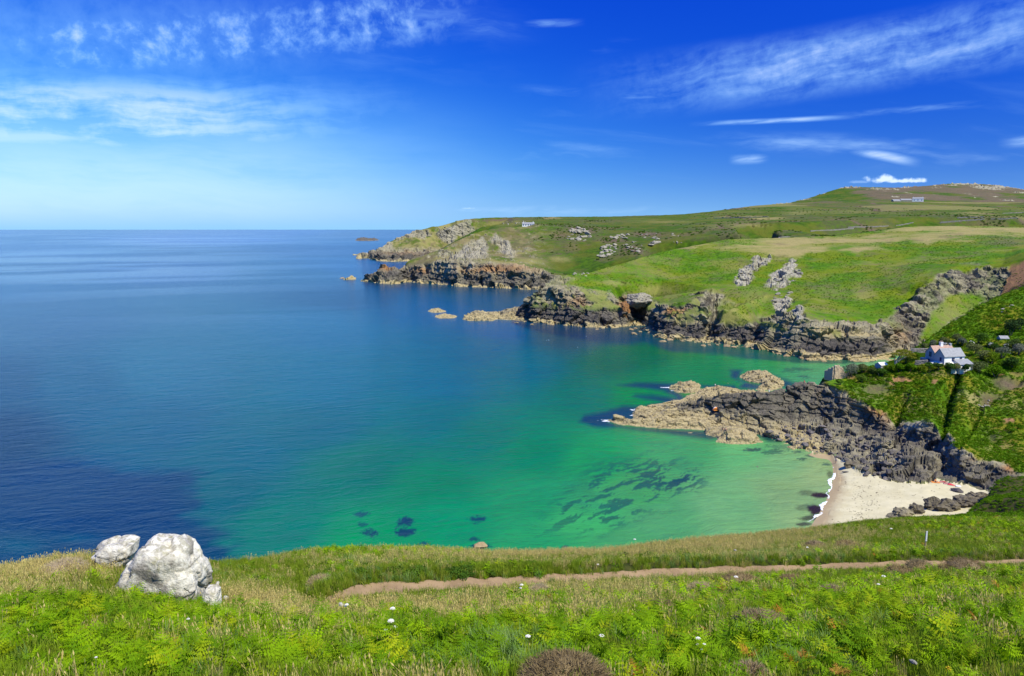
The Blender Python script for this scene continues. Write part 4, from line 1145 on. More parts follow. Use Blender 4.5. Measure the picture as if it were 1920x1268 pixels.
# the sea cave: its floor runs in under the headland
for u_ in (1184, 1192, 1200, 1208):
    LC.append([(azr(u_, 600, d=1)[0], fwd(u_, 600, d_), z_) for d_, z_ in ((480, -3.5), (492, -2.0), (503, -1.0), (515, 0.2), (528, 0.8), (538, 1.5), (541, 16.0))])
mid = Land(LC, 900, 2120, 350, 960, 760, 1400, 3.5, 0.9)
X, Y, Z, AZ, RR = mid.grid(520, 0.22, 860)
# the headland's inlets and buttresses
U, V = proj(X, Y, Z)
wu, wv = fwarp(X, Y, Z, 14, 0.035, 24); wu2, wv2 = fwarp(X, Y, Z, 5, 0.2, 29)
u, v = U + wu * 0.8 + wu2, V + wv * 1.1 + wv2 * 1.4
nzl = fbm2(X, Y, 0.05, 5, 27)
vb = np.interp(u.ravel(), [940, 1000, 1020, 1060, 1120, 1160, 1185, 1230, 1275, 1300, 1345, 1375, 1400, 1440, 1480, 1520, 1560, 1640, 1668, 1700, 1730, 1765, 1797, 1880, 2100],
               [520, 535, 532, 536, 552, 560, 552, 566, 574, 556, 552, 574, 592, 592, 588, 606, 612, 614, 590, 568, 534, 514, 503, 500, 465]).reshape(u.shape)
rock = sstep(v - vb, -5, 4)
gveg = np.maximum(soft(u, v, pxc((1725, 640), (1742, 598), (1775, 548), (1800, 545), (1850, 552), (1830, 575), (1780, 605), (1745, 640)), 6), 0.9 * soft(u, v, pxc((1120, 565), (1135, 560), (1150, 570), (1135, 575)), 4))
gveg = np.maximum(gveg, 0.85 * soft(u, v, pxc((1345, 580), (1370, 572), (1400, 590), (1440, 600), (1450, 610), (1400, 606), (1350, 602)), 6))
rock = np.clip(rock - gveg, 0, 1)
ledge = sstep(fbm2(X * 0.9 + Z * 0.8, Y + Z * 0.5, 0.075, 5, 99, 0.6), 0.49, 0.58) * sstep(Z, 8, 13)
ledge = ledge * (1 - 0.65 * sstep(U, 1640, 1690))
rock = rock * (1 - 0.9 * ledge)
knob = blob(u, v, 1040, 528, 40, 12) * 0.8
rock = np.maximum(rock, sstep(knob + 0.5 * (nzl - 0.5), 0.35, 0.6) * 0.8)
outc = [pxc((1373, 522), (1395, 500), (1420, 487), (1447, 483), (1444, 493), (1415, 508), (1398, 530), (1382, 532)),
        pxc((1436, 530), (1455, 512), (1472, 495), (1480, 486), (1494, 487), (1488, 505), (1506, 508), (1500, 524), (1478, 532), (1452, 534)),
        pxc((1445, 560), (1478, 552), (1488, 565), (1475, 590), (1455, 588)), pxc((1487, 585), (1495, 572), (1512, 580), (1512, 605), (1490, 612))]
pale = np.zeros(u.shape)
for p_ in outc:
    s = soft(u, v, p_, 4); sn = s * sstep(nzl + 0.35 * s, 0.55, 0.72)
    rock = np.maximum(rock, sn); pale = np.maximum(pale, s)
rock = np.maximum(rock, np.where(Z < 3.0, 1, 0))
dry = np.zeros(u.shape)
band_ = soft(u, v + 0, pxc((1260, 472), (1300, 455), (1380, 444), (1560, 443), (1650, 428), (1730, 418), (1960, 418), (1960, 440), (1830, 442), (1760, 448), (1740, 462), (1700, 452), (1640, 470), (1610, 478), (1560, 462), (1500, 482), (1440, 480), (1370, 478), (1310, 470)), 9)
dry = np.maximum(dry, band_ * (0.25 + 0.75 * sstep(fbm2(X * 0.5 + Y * 0.2, Y, 0.03, 5, 93, 0.6), 0.36, 0.60)))
for (bu, bv, ru, rv, a) in ((1150, 535, 40, 8, .6), (1230, 545, 40, 14, .55), (1330, 550, 60, 16, .5), (1420, 560, 60, 20, .45), (1620, 548, 26, 20, .55), (1560, 545, 50, 12, .35), (1680, 520, 20, 30, .3), (1050, 525, 40, 10, .5), (1370, 600, 40, 14, .5), (1660, 505, 16, 20, .4), (1785, 590, 60, 45, .5)):
    dry = np.maximum(dry, a * blob(u, v, bu, bv, ru, rv))
sl = fbm2(X * 0.8 + Y * 0.5, Y, 0.022, 5, 95, 0.6); sl2 = fbm2(X, Y, 0.06, 5, 96, 0.62)
dry = np.maximum(dry, 0.34 * sstep(sl, 0.50, 0.64)); 
dry = np.maximum(dry, 0.55 * ledge * sstep(v - vb, -12, 0))
heath = 0.5 * np.maximum(blob(u, v, 1540, 535, 40, 8), 0.8 * blob(u, v, 1260, 560, 40, 8))
heath = np.maximum(heath, 0.6 * blob(u, v, 1880, 455, 60, 10)); heath = np.maximum(heath, 0.35 * sstep(sl2, 0.56, 0.66))
soil = soft(u, v, pxc((1875, 552), (1882, 520), (1895, 495), (1930, 488), (1960, 520), (1925, 540)), 4) * 0.95
rock = np.clip(rock - soil, 0, 1)
zz = Z + (fbm2(X, Y, 0.09, 4, 35) - 0.5) * 4
right = sstep(U, 1225, 1250) * (1 - sstep(U, 1650, 1670))
hi = 12 - 3.0 * right
dark = sstep(zz, 1.6, 2.6) * (1 - sstep(zz, hi - 2, hi + 3)) * (0.55 + 0.45 * sstep(nzl, 0.35, 0.5)) * (1 - sstep(U, 1655, 1680))
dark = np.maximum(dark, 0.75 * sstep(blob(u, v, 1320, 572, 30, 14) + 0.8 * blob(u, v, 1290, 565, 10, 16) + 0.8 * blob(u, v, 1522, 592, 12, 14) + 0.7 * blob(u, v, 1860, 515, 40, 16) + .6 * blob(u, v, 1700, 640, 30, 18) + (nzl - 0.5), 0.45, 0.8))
dark = np.maximum(dark, 0.75 * sstep(U, 1660, 1700) * sstep(fbm2(X + Z, Y - Z, 0.11, 5, 98, 0.6), 0.48, 0.58))  # shading of the gully wall painted on as dark patches
tan = (1 - sstep(zz, 1.5, 2.7)) * 0.95
tan = np.maximum(tan, 0.6 * right * sstep(blob(u, v, 1580, 630, 110, 10) + 0.8 * blob(u, v, 1290, 600, 60, 12) + (nzl - 0.5), 0.5, 0.8))
orange = 0.9 * blob(u, v, 1172, 572, 10, 16) + 0.7 * blob(u, v, 1262, 590, 22, 12) + 0.55 * blob(u, v, 1085, 570, 30, 14) + 0.5 * blob(u, v, 1690, 625, 22, 26) + 0.5 * blob(u, v, 1270, 580, 30, 8)
mid_o, P_mid, N_mid, rk_mid = finish_land('near_headland', 'green sloping headland above caves and dark cliffs with a pale tide line', X, Y, Z, rock, dry, heath, soil, dark, tan, orange, pale, M_mid, (8.5, 3.0), (2.7, 1.05), 0.7, 0.16, 201, (1, 1, 1.6))
dry_mid = dry.ravel()

# ================================================================== cove (D): cottage hill, ruin point, dark cliffs and beach
footD = line_z([(1240, 775, 1.5), (1290, 775, 2), (1350, 785, 2.5), (1400, 790, 3), (1450, 790, 3.5), (1485, 784, 4), (1538, 780, 5), (1581, 791, 5), (1625, 803, 5), (1655, 811, 5), (1668, 800, 6), (1678, 800, 6), (1690, 822, 5), (1724, 836, 5), (1733, 826, 6.5), (1750, 828, 6.5), (1758, 848, 5.0), (1775, 872, 4.5), (1793, 903, 3.5), (1853, 914, 4), (1890, 915, 5), (1950, 915, 6), (2150, 900, 8)])
topD = line_rel([(1270, 757, 4), (1300, 748, 5), (1345, 736, 7), (1400, 733, 8), (1440, 735, 8), (1480, 722, 9), (1510, 714, 8.5), (1530, 711, 7.5), (1566, 724, 5), (1601, 746, 4.2), (1636, 761, 4), (1660, 774, 4), (1672, 772, 4), (1692, 789, 3.6), (1722, 792, 4.2), (1740, 780, 4.5), (1750, 788, 5), (1778, 814, 6), (1805, 842, 6), (1833, 862, 5), (1884, 872, 5), (1950, 880, 6), (2150, 880, 6)], [f for i, f in enumerate(footD) if i not in (10, 11, 14, 15)])
LD = [footD, topD]
LD += [line_z([(1230, 792, -0.5), (1290, 797, 0.2), (1350, 803, 0.3), (1400, 808, 0.2), (1440, 822, 0.0), (1473, 834, 0), (1500, 843, 0.15), (1530, 850, 0.25), (1552, 853, 0.0), (1563, 868, 0.0), (1564, 890, 0.0), (1559, 915, 0.0), (1549, 940, 0.0), (1535, 965, 0.0), (1518, 990, 0.0), (1490, 1030, 0.0), (1440, 1070, 0)])]
LD += [line_z([(1560, 860, 0.5), (1580, 868, 1.2), (1600, 882, 1.6), (1671, 901, 2.2), (1690, 896, 2.5)])]
LD += [line_z([(1590, 900, 0.8), (1585, 930, 0.8), (1572, 965, 0.8), (1555, 1000, 0.8)]), line_z([(1650, 920, 1.7), (1640, 960, 1.7), (1620, 1010, 1.7)]), line_z([(1793, 918, 3.2), (1845, 932, 4.0), (1760, 940, 3.2), (1720, 985, 3.2), (1800, 985, 4.4), (1870, 960, 5), (1950, 960, 7), (2100, 960, 12)])]
LD += [line_z([(1530, 880, -0.6), (1530, 910, -0.6), (1515, 940, -0.6), (1500, 975, -0.6)]), line_z([(1460, 860, -1.2), (1450, 920, -1.3), (1430, 990, -1.4)]), line_z([(1350, 832, -2.0), (1250, 815, -2.5), (1120, 800, -3.5), (1100, 900, -4), (1250, 900, -3), (1300, 1040, -3)])]
# dark block standing out on to the sand
LD += [line_z([(1678, 858, 4.6), (1688, 894, 2.8), (1712, 902, 2.9), (1738, 906, 3.0), (1757, 899, 3.0), (1768, 880, 3.6)]), line_d([(1697, 862, 187), (1716, 868, 184.5), (1745, 870, 184), (1752, 862, 186)]), line_d([(1700, 846, 194), (1740, 852, 192)])]
# ground behind the dark ridge falls back into the inner bay
LD += [shift(topD[:8], 7, 2.0), shift(topD[:8], 14, -3.0), shift(topD[:8], 60, -4.0)]
# cottage terrace and slopes
LD += [line_d([(1540, 706, 258), (1562, 709, 253), (1590, 704, 254), (1620, 695, 252), (1650, 690, 249), (1700, 686, 246), (1740, 685, 243), (1780, 684, 241), (1815, 680, 243), (1860, 668, 252), (1920, 650, 262), (2100, 600, 270)])]
LD += [line_d([(1562, 703, 259), (1600, 698, 262), (1650, 684, 260), (1700, 676, 258), (1740, 670, 262), (1790, 664, 262), (1830, 655, 268)])]
LD += [line_d([(1545, 712, 268), (1580, 704, 272)]) ]
LD[-1] = [(a, r, 8.0) for a, r, _ in LD[-1]]
LD += [[(azr(uu_, 700, d=1)[0], fwd(uu_, 700, r_), z_) for uu_, r_, z_ in ((1500, 275, 0), (1540, 282, -2), (1600, 290, 0), (1650, 296, 1))], [(azr(uu_, 700, d=1)[0], fwd(uu_, 700, r_), z_) for uu_, r_, z_ in ((1450, 330, -4), (1550, 330, -4), (1650, 335, -2), (1700, 335, 4))]]
LD += [line_d([(1720, 652, 283), (1747, 631, 290), (1780, 607, 296), (1812, 588, 300), (1847, 567, 306), (1885, 550, 310), (1920, 537, 312), (2000, 510, 316), (2150, 470, 320)])]
LD += [shift(LD[-1], 22, dz=-7), shift(LD[-1], 60, dz=-22)]
# spurs (s) and hollows on the slope above the cove
LD += [line_d([(1775, 690, 239), (1765, 720, 232), (1755, 745, 224)]), line_d([(1795, 688, 241.5), (1790, 720, 236), (1780, 750, 227), (1772, 780, 215)]),
       line_d([(1812, 690, 241), (1810, 720, 230), (1800, 760, 219), (1790, 800, 206)]), line_d([(1860, 690, 246), (1855, 740, 228), (1835, 790, 212), (1815, 830, 198)]),
       line_d([(1915, 690, 240), (1885, 740, 226), (1855, 790, 213), (1830, 830, 202)]), line_d([(1960, 700, 234), (1935, 760, 218), (1900, 810, 203), (1880, 845, 192)])]
LD += [line_d([(1620, 722, 243), (1650, 735, 238), (1690, 740, 232), (1720, 745, 228)])]
LD += [[(azr(u_, 650, d=1)[0], fwd(u_, 650, d_), z_) for u_ in range(1040, 2200, 20)] for d_, z_ in ((385, -5.0), (420, -6.0), (480, -6.0), (560, -6.0))]
LD += [[(azr(u_, 650, d=1)[0], fwd(u_, 650, d_), -5.0) for u_ in range(1040, 1460, 20)] for d_ in (300, 340)]
LD += [[(azr(u_, 650, d=1)[0], fwd(u_, 650, d_), -5.0) for d_ in range(160, 400, 12)] for u_ in (1040, 1075, 1100)]
cove = Land(LD, 1080, 2120, 150, 470, 700, 1200, 2.2, 0.75)
X, Y, Z, AZ, RR = cove.grid(560, 0.25, 860)
U, V = proj(X, Y, Z)
wu, wv = fwarp(X, Y, Z, 12, 0.07, 44); wu2, wv2 = fwarp(X, Y, Z, 5, 0.35, 49)
u, v = U + wu * 0.8 + wu2, V + wv * 0.6 + wv2
nzl = fbm2(X, Y, 0.09, 5, 47)
tu = [1240, 1480, 1525, 1566, 1601, 1636, 1667, 1690, 1722, 1747, 1778, 1805, 1833, 1884, 1905, 1950, 2150]
tv = [690, 705, 708, 728, 750, 766, 778, 792, 795, 792, 816, 842, 862, 868, 885, 890, 890]
vb = np.interp(u.ravel(), tu, tv).reshape(u.shape)
front = (Y < 259)
rock = np.where(front, sstep(v - vb, -4, 3), 0)
rock = np.maximum(rock, np.where((U < 1500) & (Z > -1), 1, 0))
rock = np.maximum(rock, np.where((U < 1700) & (Y > 262) & (Z < 11), 1, 0))
sandpoly = pxc((1552, 851), (1568, 858), (1590, 868), (1607, 884), (1640, 893), (1672, 902), (1700, 905), (1730, 908), (1756, 899), (1793, 907), (1830, 914), (1856, 922), (1900, 960), (1850, 1050), (1400, 1100), (1380, 1000), (1440, 900), (1480, 850), (1530, 851))
sand = soft(U + wu2 * 0.5, V + wv2 * 0.5, sandpoly, 2.5) * (Y < 235)
sand = np.maximum(sand, np.where((Z < -0.15) & (Y < 240) & (U > 1430), 1, 0))
rock = np.clip(rock - sand, 0, 1)
orange = np.zeros(u.shape); pale = np.zeros(u.shape)
for (bu, bv, ru, rv, a) in ((1650, 768, 34, 14, .95), (1690, 708, 22, 8, .0), (1655, 790, 16, 14, .7), (1840, 858, 30, 5, .5), (1890, 878, 14, 8, .9), (1590, 752, 14, 8, .4), (1540, 735, 12, 16, .35)):
    orange = np.maximum(orange, a * blob(u, v, bu, bv, ru, rv))
for (bu, bv, ru, rv, a) in ((1710, 800, 20, 12, .9), (1780, 836, 24, 9, .9), (1815, 852, 24, 6, .7), (1505, 722, 34, 9, .8), (1470, 735, 16, 8, .5), (1540, 755, 14, 18, .25)):
    pale = np.maximum(pale, a * blob(u, v, bu, bv, ru, rv))
soil = np.zeros(u.shape)
for (bu, bv, ru, rv, a) in ((1690, 712, 24, 7, .9), (1672, 722, 16, 6, .7), (1754, 717, 7, 5, .9), (1890, 792, 14, 8, .9), (1872, 706, 8, 3, .8), (1600, 707, 14, 3, .6), (1905, 700, 20, 5, .4)):
    soil = np.maximum(soil, a * sstep(blob(u, v, bu, bv, ru, rv) + 0.4 * (nzl - 0.5), 0.35, 0.6))
rock = np.clip(rock - soil, 0, 1)
heath = 0.0 * u
for (bu, bv, ru, rv, a) in ((1890, 720, 40, 14, .9), (1860, 745, 26, 12, .8), (1640, 735, 40, 12, .7), (1700, 750, 20, 12, .4), (1800, 700, 12, 30, .3), (1860, 820, 26, 14, .5), (1760, 700, 26, 6, .5)):
    heath = np.maximum(heath, a * blob(u, v, bu, bv, ru, rv))
dry = 0.0 * u
for (bu, bv, ru, rv, a) in ((1700, 775, 26, 14, .5), (1620, 750, 30, 10, .5), (1770, 770, 20, 16, .4), (1830, 770, 26, 18, .4), (1740, 700, 30, 6, .6), (1870, 840, 40, 14, .5), (1825, 745, 26, 12, .8), (1720, 770, 26, 20, .6), (1800, 740, 14, 16, .6), (1905, 760, 26, 16, .6), (1640, 715, 26, 8, .6), (1700, 668, 30, 4, .7)):
    dry = np.maximum(dry, a * blob(u, v, bu, bv, ru, rv))
dz_ = Z + (fbm2(X, Y, 0.2, 4, 37) - 0.5) * 3
scree = soft(u, v, pxc((1460, 800), (1540, 796), (1620, 812), (1690, 838), (1690, 890), (1600, 885), (1540, 850), (1460, 840)), 10)
dark = 0.8 * sstep(v - vb, 6, 16) * front * (0.55 + 0.45 * sstep(nzl, 0.38, 0.55)) * (1 - 0.6 * scree)
tanp = np.maximum(soft(u, v, pxc((1240, 770), (1340, 772), (1450, 792), (1500, 800), (1535, 815), (1560, 850), (1440, 850), (1380, 820), (1240, 810)), 10), 0)
dark *= 1 - 0.95 * tanp
dark = np.maximum(dark, 0.8 * sstep(blob(u, v, 1400, 752, 70, 16) + 0.7 * (nzl - 0.5), 0.3, 0.6))
tan = tanp * (0.55 + 0.4 * sstep(nzl, 0.4, 0.6)) * (1 - 0.8 * sstep(dark, 0.4, 0.7))
tan = np.maximum(tan, 0.8 * blob(u, v, 1290, 742, 50, 12))
tan = np.where(Y > 262, np.maximum(tan, 1 - sstep(dz_, 1.5, 3)), tan)
# every rock face, turf and sand of the cove in one grid, the sand faces split off as the beach
N = grid_normals(X, Y, Z)
P3 = np.stack([X, Y, Z], -1).reshape(-1, 3); Nf = N.reshape(-1, 3)
rk = np.clip(rock.ravel(), 0, 1); sd = sand.ravel()
# hollows running down the slope: gentle on the left, a steep bank on the right
def gully(line_, A, wl, wr):
    lu = np.interp(V, [p[1] for p in line_], [p[0] for p in line_]); on_ = sstep(V, line_[0][1] - 6, line_[0][1] + 8) * (1 - sstep(V, line_[-1][1] - 4, line_[-1][1] + 6)) * (Y < 262)
    s_ = U + wu * 0.4 - lu
    return -A * on_ * np.where(s_ < 0, np.clip(1 + s_ / wl, 0, 1) ** 1.5, np.clip(1 - s_ / wr, 0, 1))
for line_, A_g, wl, wr in (([(1803, 690), (1795, 715), (1785, 745), (1778, 780), (1762, 822)], 3.6, 34, 11), ([(1872, 740), (1840, 765), (1826, 800), (1800, 836)], 2.0, 22, 9), ([(1702, 742), (1690, 765), (1678, 800)], 2.6, 24, 10), ([(1925, 700), (1895, 725), (1862, 742), (1850, 760)], 1.6, 30, 14)):
    P3[:, 2] += gully(line_, A_g, wl, wr).ravel() * (1 - sd)
lawn = np.maximum(soft(U, V, pxc((1526, 712), (1545, 694), (1562, 708), (1590, 706), (1580, 726), (1560, 722)), 4), 0).ravel()
lump = (fbm(P3 * 0.30, 5, 303, 0.55) - 0.42) * 2.4
P3[:, 2] += lump * (1 - rk) * (1 - sd) * (1 - 0.85 * lawn)
P3[:, 2] += (fbm(P3 * 0.25, 3, 307) - 0.5) * 0.35 * sd * (P3[:, 2] > 0.4)
P3, _ = rocky(P3, Nf, rk, (4.8, 2.0), (1.25, 0.5), 301, (1, 1, 1.0))
F = grid_faces(*X.shape)
fs = sd[F].mean(1) > 0.5
smooth = rk[F].mean(1) < 0.5
m1 = np.stack([rk, dry.ravel(), heath.ravel(), soil.ravel()], 1)
m2 = np.clip(np.stack([dark.ravel(), tan.ravel(), orange.ravel(), pale.ravel()], 1), 0, 1)
def sub_mesh(name, sel, mat, label, extra=True):
    f = F[sel]; used, inv = np.unique(f, return_inverse=True)
    me = np_mesh(name, P3[used], inv.reshape(f.shape), smooth[sel])
    if extra:
        color_attr(me, 'm1', m1[used]); color_attr(me, 'm2', m2[used])
    return tag(link(name, me, mat), label, kind='structure')
cove_o = sub_mesh('cove_hillside', ~fs, M_cove, 'steep green hillside over dark cliffs round the cove')
beach_o = sub_mesh('beach', fs, M_sand, 'small pale sandy beach at the head of the cove', False)
dry_cove = dry.ravel()
P_cove, N_cove, rk_cove, sd_cove, soil_cove, lawn_cove, U_cove, V_cove, heath_cove = P3, Nf, rk, sd, soil.ravel(), lawn, U.ravel(), V.ravel(), heath.ravel()
F_cove = F
print('land', round(time.time() - T0, 1))
# ================================================================== the hillside the photograph is taken from (F)
LF = []
LF.append([(a, 0.8, EYE - 1.75) for a in np.linspace(-1.2, 1.2, 9)])
LF.append([(a, 3.2, EYE - 2.75) for a in np.linspace(-1.2, 1.2, 9)])
def up(l, dz): return [(a, r, z + dz) for a, r, z in l]
LF.append(up(line_d([(-700, 1290, 6.4), (0, 1275, 6.4), (480, 1275, 6.4), (960, 1275, 6.4), (1440, 1275, 6.4), (1920, 1275, 6.4), (2600, 1290, 6.4)]), -0.35))
LF.append(up(line_d([(-700, 1160, 13), (0, 1178, 13), (300, 1180, 13), (600, 1196, 13), (960, 1196, 13), (1500, 1192, 12.5), (1920, 1185, 12.5), (2600, 1170, 13)]), -0.3))
LF.append(up(line_d([(-600, 1085, 24), (0, 1106, 22), (100, 1100, 22.5), (215, 1110, 23), (330, 1138, 22.5), (400, 1148, 22.5), (500, 1140, 23.5), (640, 1150, 24), (900, 1146, 23), (1300, 1130, 25), (1700, 1108, 27), (1920, 1106, 27), (2600, 1090, 27)]), -0.25))
LF.append(up(line_d([(-600, 1058, 32), (-100, 1070, 31.5), (0, 1066, 31), (60, 1058, 30.5), (110, 1046, 30), (165, 1040, 29.5), (230, 1045, 29.5), (300, 1075, 29), (372, 1095, 29)]), -0.2))
LF.append(up(line_d([(380, 1090, 33), (450, 1098, 33), (520, 1108, 30), (560, 1112, 30)]), -0.2))
path_c = [(590, 1136, 27), (640, 1121, 29.5), (700, 1108, 32), (800, 1101, 33.5), (900, 1095.5, 35), (1000, 1089.5, 36.5), (1100, 1085, 38.5), (1200, 1078, 40.5), (1300, 1073, 42), (1400, 1069.5, 43.5), (1500, 1067, 44.5), (1600, 1063, 45.5), (1700, 1060, 46.5), (1800, 1058, 47), (1920, 1055, 47), (2100, 1050, 47), (2500, 1044, 47), (3000, 1040, 47)]
pl = line_d(path_c)
LF += [shift(pl, -0.75, dz=-0.05), shift(pl, 0.75, dz=-0.05), shift(pl, -1.8, dz=0.35), shift(pl, 1.6, dz=0.05)]
lip = line_d([(-600, 1068, 34), (0, 1068, 33.5), (60, 1060, 33), (120, 1050, 32), (200, 1046, 32), (300, 1052, 38), (376, 1048, 44), (440, 1046, 47), (500, 1041, 50), (560, 1030, 54), (620, 1025.5, 57), (700, 1023, 59), (800, 1026, 60), (860, 1029, 60.5), (900, 1032, 61), (1000, 1031, 63), (1100, 1029, 65), (1150, 1026, 67), (1250, 1013, 71), (1330, 1005, 74), (1400, 1000, 77), (1500, 990, 82), (1560, 981, 86), (1620, 973, 91), (1690, 969, 95), (1750, 966, 99), (1800, 962, 103), (1835, 956, 110)])
lip = up(lip, -0.3)
LF.append(lip)
LF += [shift(lip, 3, dz=-3.2), shift(lip, 9, dz=-13), shift(lip[:26], 22, dz=-32), shift(lip[:24], 40, -6.0)]
LF.append([(a, r + 34, 2.0) for a, r, z in lip[24:27]]); LF.append([(a, r + 34, -1.0) for a, r, z in lip[21:24]])
LF.append(up(line_d([(1000, 1058, 47), (1200, 1052, 50), (1400, 1040, 53), (1600, 1025, 57), (1735, 1022, 58), (1850, 1015, 60), (1920, 1005, 65), (2200, 985, 70)]), -0.2))
LF.append(up(line_d([(860, 990, 112), (1870, 962, 112), (1920, 955, 114), (2100, 930, 120)])[1:], -0.2))
LF.append(up(line_d([(1850, 938, 142), (1880, 933, 140), (1920, 925, 142), (2100, 895, 145)]), -0.2))
LF.append(line_d([(1853, 931, 152), (1858, 912, 156), (1872, 896, 159), (1890, 890, 160), (1903, 897, 160), (1930, 905, 160), (2050, 890, 160)]))
LF.append([(a, r + 9, 2.0) for a, r, z in line_d([(1840, 935, 153), (1860, 900, 160), (1890, 890, 163), (1920, 893, 163), (2050, 885, 163)])])
fore = Land(LF, -1500, 3400, 0.8, 215, 560, 1430, 1.2, 0.35)
X, Y, Z, AZ, RR = fore.grid(420, 0.6, 600)
U, V = proj(X, Y, Z)
P3 = np.stack([X, Y, Z], -1).reshape(-1, 3)
_nb = 1.0
P3[:, 2] += (fbm(P3 * 0.8, 4, 401) - 0.5) * 0.30 * np.clip(RR.ravel() / 15, 0.2, 1)
_pr = np.interp(AZ.ravel(), [p[0] for p in pl], [p[1] for p in pl], left=-99)
P3[:, 2] -= 0.22 * np.exp(-((RR.ravel() - _pr) / 1.3) ** 2)
fore_o = link('hillside', np_mesh('hillside', P3, grid_faces(*X.shape)), None)
m, n, out = new_mat('hillside_ground')
pos = n.node('ShaderNodeNewGeometry').outputs['Position']
a1 = n.noise(pos, 0.35, 4, 0.6); a2 = n.noise(pos, 4, 5, 0.7)
c = n.mix(n.smooth(a1, 0.4, 0.6), (0.035, 0.045, 0.007), (0.085, 0.080, 0.020))
c = n.mix(n.mul(n.smooth(a2, 0.45, 0.7), 0.6), c, (0.022, 0.026, 0.008))
principled(n, out, c, 0.95, n.bump(a2, 0.8, 0.1), 0.1)
fore_o.data.materials.append(m)
tag(fore_o, 'grassy hillside falling away to the cliff edge', kind='structure')

# ---- trodden earth path across the slope
pa = np.array([p[0] for p in pl]); prr = np.array([p[1] for p in pl])
ta = np.concatenate([np.linspace(pa[0], pa[-1], 420)])
pr = np.interp(ta, pa, prr)
nw = 11
w0 = 0.85 * np.clip((ta - pa[0]) / 0.05, 0.15, 1) * (0.85 + 0.5 * (fbm2(ta * 60, ta * 0, 1.0, 3, 5) - 0.5))
wob = (fbm2(ta * 30, ta * 0 + 3, 1.0, 3, 6) - 0.5) * 0.7
rows = []
for k in range(nw):
    s = (k / (nw - 1) - 0.5) * 2
    jit = (fbm2(ta * 160, ta * 0 + k, 1.0, 2, 50 + k) - 0.5) * 0.25 * (abs(s) > 0.9)
    rr_ = pr + wob + s * (w0 + jit)
    zz_ = fore.z(ta, rr_) + 0.09 - 0.06 * (1 - s * s) - 0.10 * (abs(s) > 0.95) + (fbm2(ta * 200, rr_ * 4, 1.0, 3, 8) - 0.5) * 0.06
    rows.append(np.stack([rr_ * np.sin(ta), rr_ * np.cos(ta), zz_], 1))
path_me = np_mesh('footpath', np.concatenate(rows), grid_faces(nw, len(ta)))
m, n, out = new_mat('trodden_earth')
pos = n.node('ShaderNodeNewGeometry').outputs['Position']
a1 = n.noise(pos, 0.8, 5, 0.65); a2 = n.noise(pos, 7, 5, 0.7)
c = n.mix(n.smooth(a1, 0.35, 0.65), (0.30, 0.205, 0.105), (0.22, 0.148, 0.075))
c = n.mix(n.mul(n.smooth(a2, 0.5, 0.7), 0.5), c, (0.36, 0.25, 0.14))
principled(n, out, c, 0.95, n.bump(a2, 0.7, 0.05), 0.1)
path_o = tag(link('footpath', path_me, m), 'narrow brown earth footpath crossing the hillside', kind='structure')

# ================================================================== plants: pieces
def mesh_tri(name, V, F, mat, tip=None):
    me = bpy.data.meshes.new(name)
    me.from_pydata([tuple(map(float, v)) for v in V], [], F)
    if tip is not None:
        a = me.attributes.new('tip', 'FLOAT', 'POINT'); a.data.foreach_set('value', np.asarray(tip, np.float32))
    for mm in (mat if isinstance(mat, (list, tuple)) else [mat]): me.materials.append(mm)
    return me

def frond_geo(rg, L, az, lean0, lean1, V, F, detail):
    """one bracken frond: bare stalk, then a triangular blade of paired leaflets"""
    T = 12
    pts = []; p = np.zeros(3); d = L / T
    for i in range(T + 1):
        t = i / T
        th = lean0 + (lean1 - lean0) * t ** 1.3
        pts.append(p.copy())
        p = p + d * np.array([math.sin(th) * math.cos(az), math.sin(th) * math.sin(az), math.cos(th)])
    pts = np.array(pts)
    side = np.array([-math.sin(az), math.cos(az), 0.0])
    b = len(V)
    for i, q in enumerate(pts):                       # stalk as a thin strip
        w = 0.006 * (1 - 0.7 * i / T)
        V += [q - side * w, q + side * w]
    F += [(b + 2 * i, b + 2 * i + 1, b + 2 * i + 3, b + 2 * i + 2) for i in range(T)]
    npair = 8 if detail else 6
    for k in range(npair):
        t = 0.28 + 0.70 * k / (npair - 1)
        x = t * T; i = min(int(x), T - 1); q = pts[i] + (pts[i + 1] - pts[i]) * (x - i)
        fw = pts[i + 1] - pts[i]; fw /= np.linalg.norm(fw)
        nrm0 = np.cross(fw, side)
        if nrm0[2] < 0: nrm0 = -nrm0
        l = 0.48 * L * (1 - (t - 0.28) / 0.76) ** 0.8 * rg.uniform(0.8, 1.12)
        for sg in (-1, 1):
            dr = side * sg * 0.84 + fw * rg.uniform(0.3, 0.55) + nrm0 * rg.uniform(-0.35, 0.25)
            dr /= np.linalg.norm(dr)
            roll = rg.uniform(-0.75, 0.75)
            cr = np.cross(nrm0, dr); cr /= np.linalg.norm(cr) + 1e-9
            nrm = np.cross(dr, cr)
            cr = cr * math.cos(roll) + nrm * math.sin(roll); nrm = np.cross(dr, cr)
            droop = rg.uniform(0.05, 0.3)
            def at(s): return q + dr * l * s - np.array([0, 0, 1.0]) * droop * l * s * s
            if detail:
                mm = 5                                   # lobed leaflets either side of the midrib
                for j in range(mm):
                    s0, s1, s2 = (j + 0.1) / mm, (j + 0.75) / mm, (j + 1.0) / mm
                    h = l * (0.21 * (1 - s0) ** 0.75 + 0.015)
                    for hs in (-1, 1):
                        b = len(V)
                        V += [at(s0), at(s1) + cr * hs * h, at(s2)]
                        F.append((b, b + 1, b + 2))
            else:
                b = len(V); h = 0.15 * l + 0.006
                V += [q, at(0.4) + cr * h, at(1.0), at(0.4) - cr * h]
                F.append((b, b + 1, b + 2, b + 3))

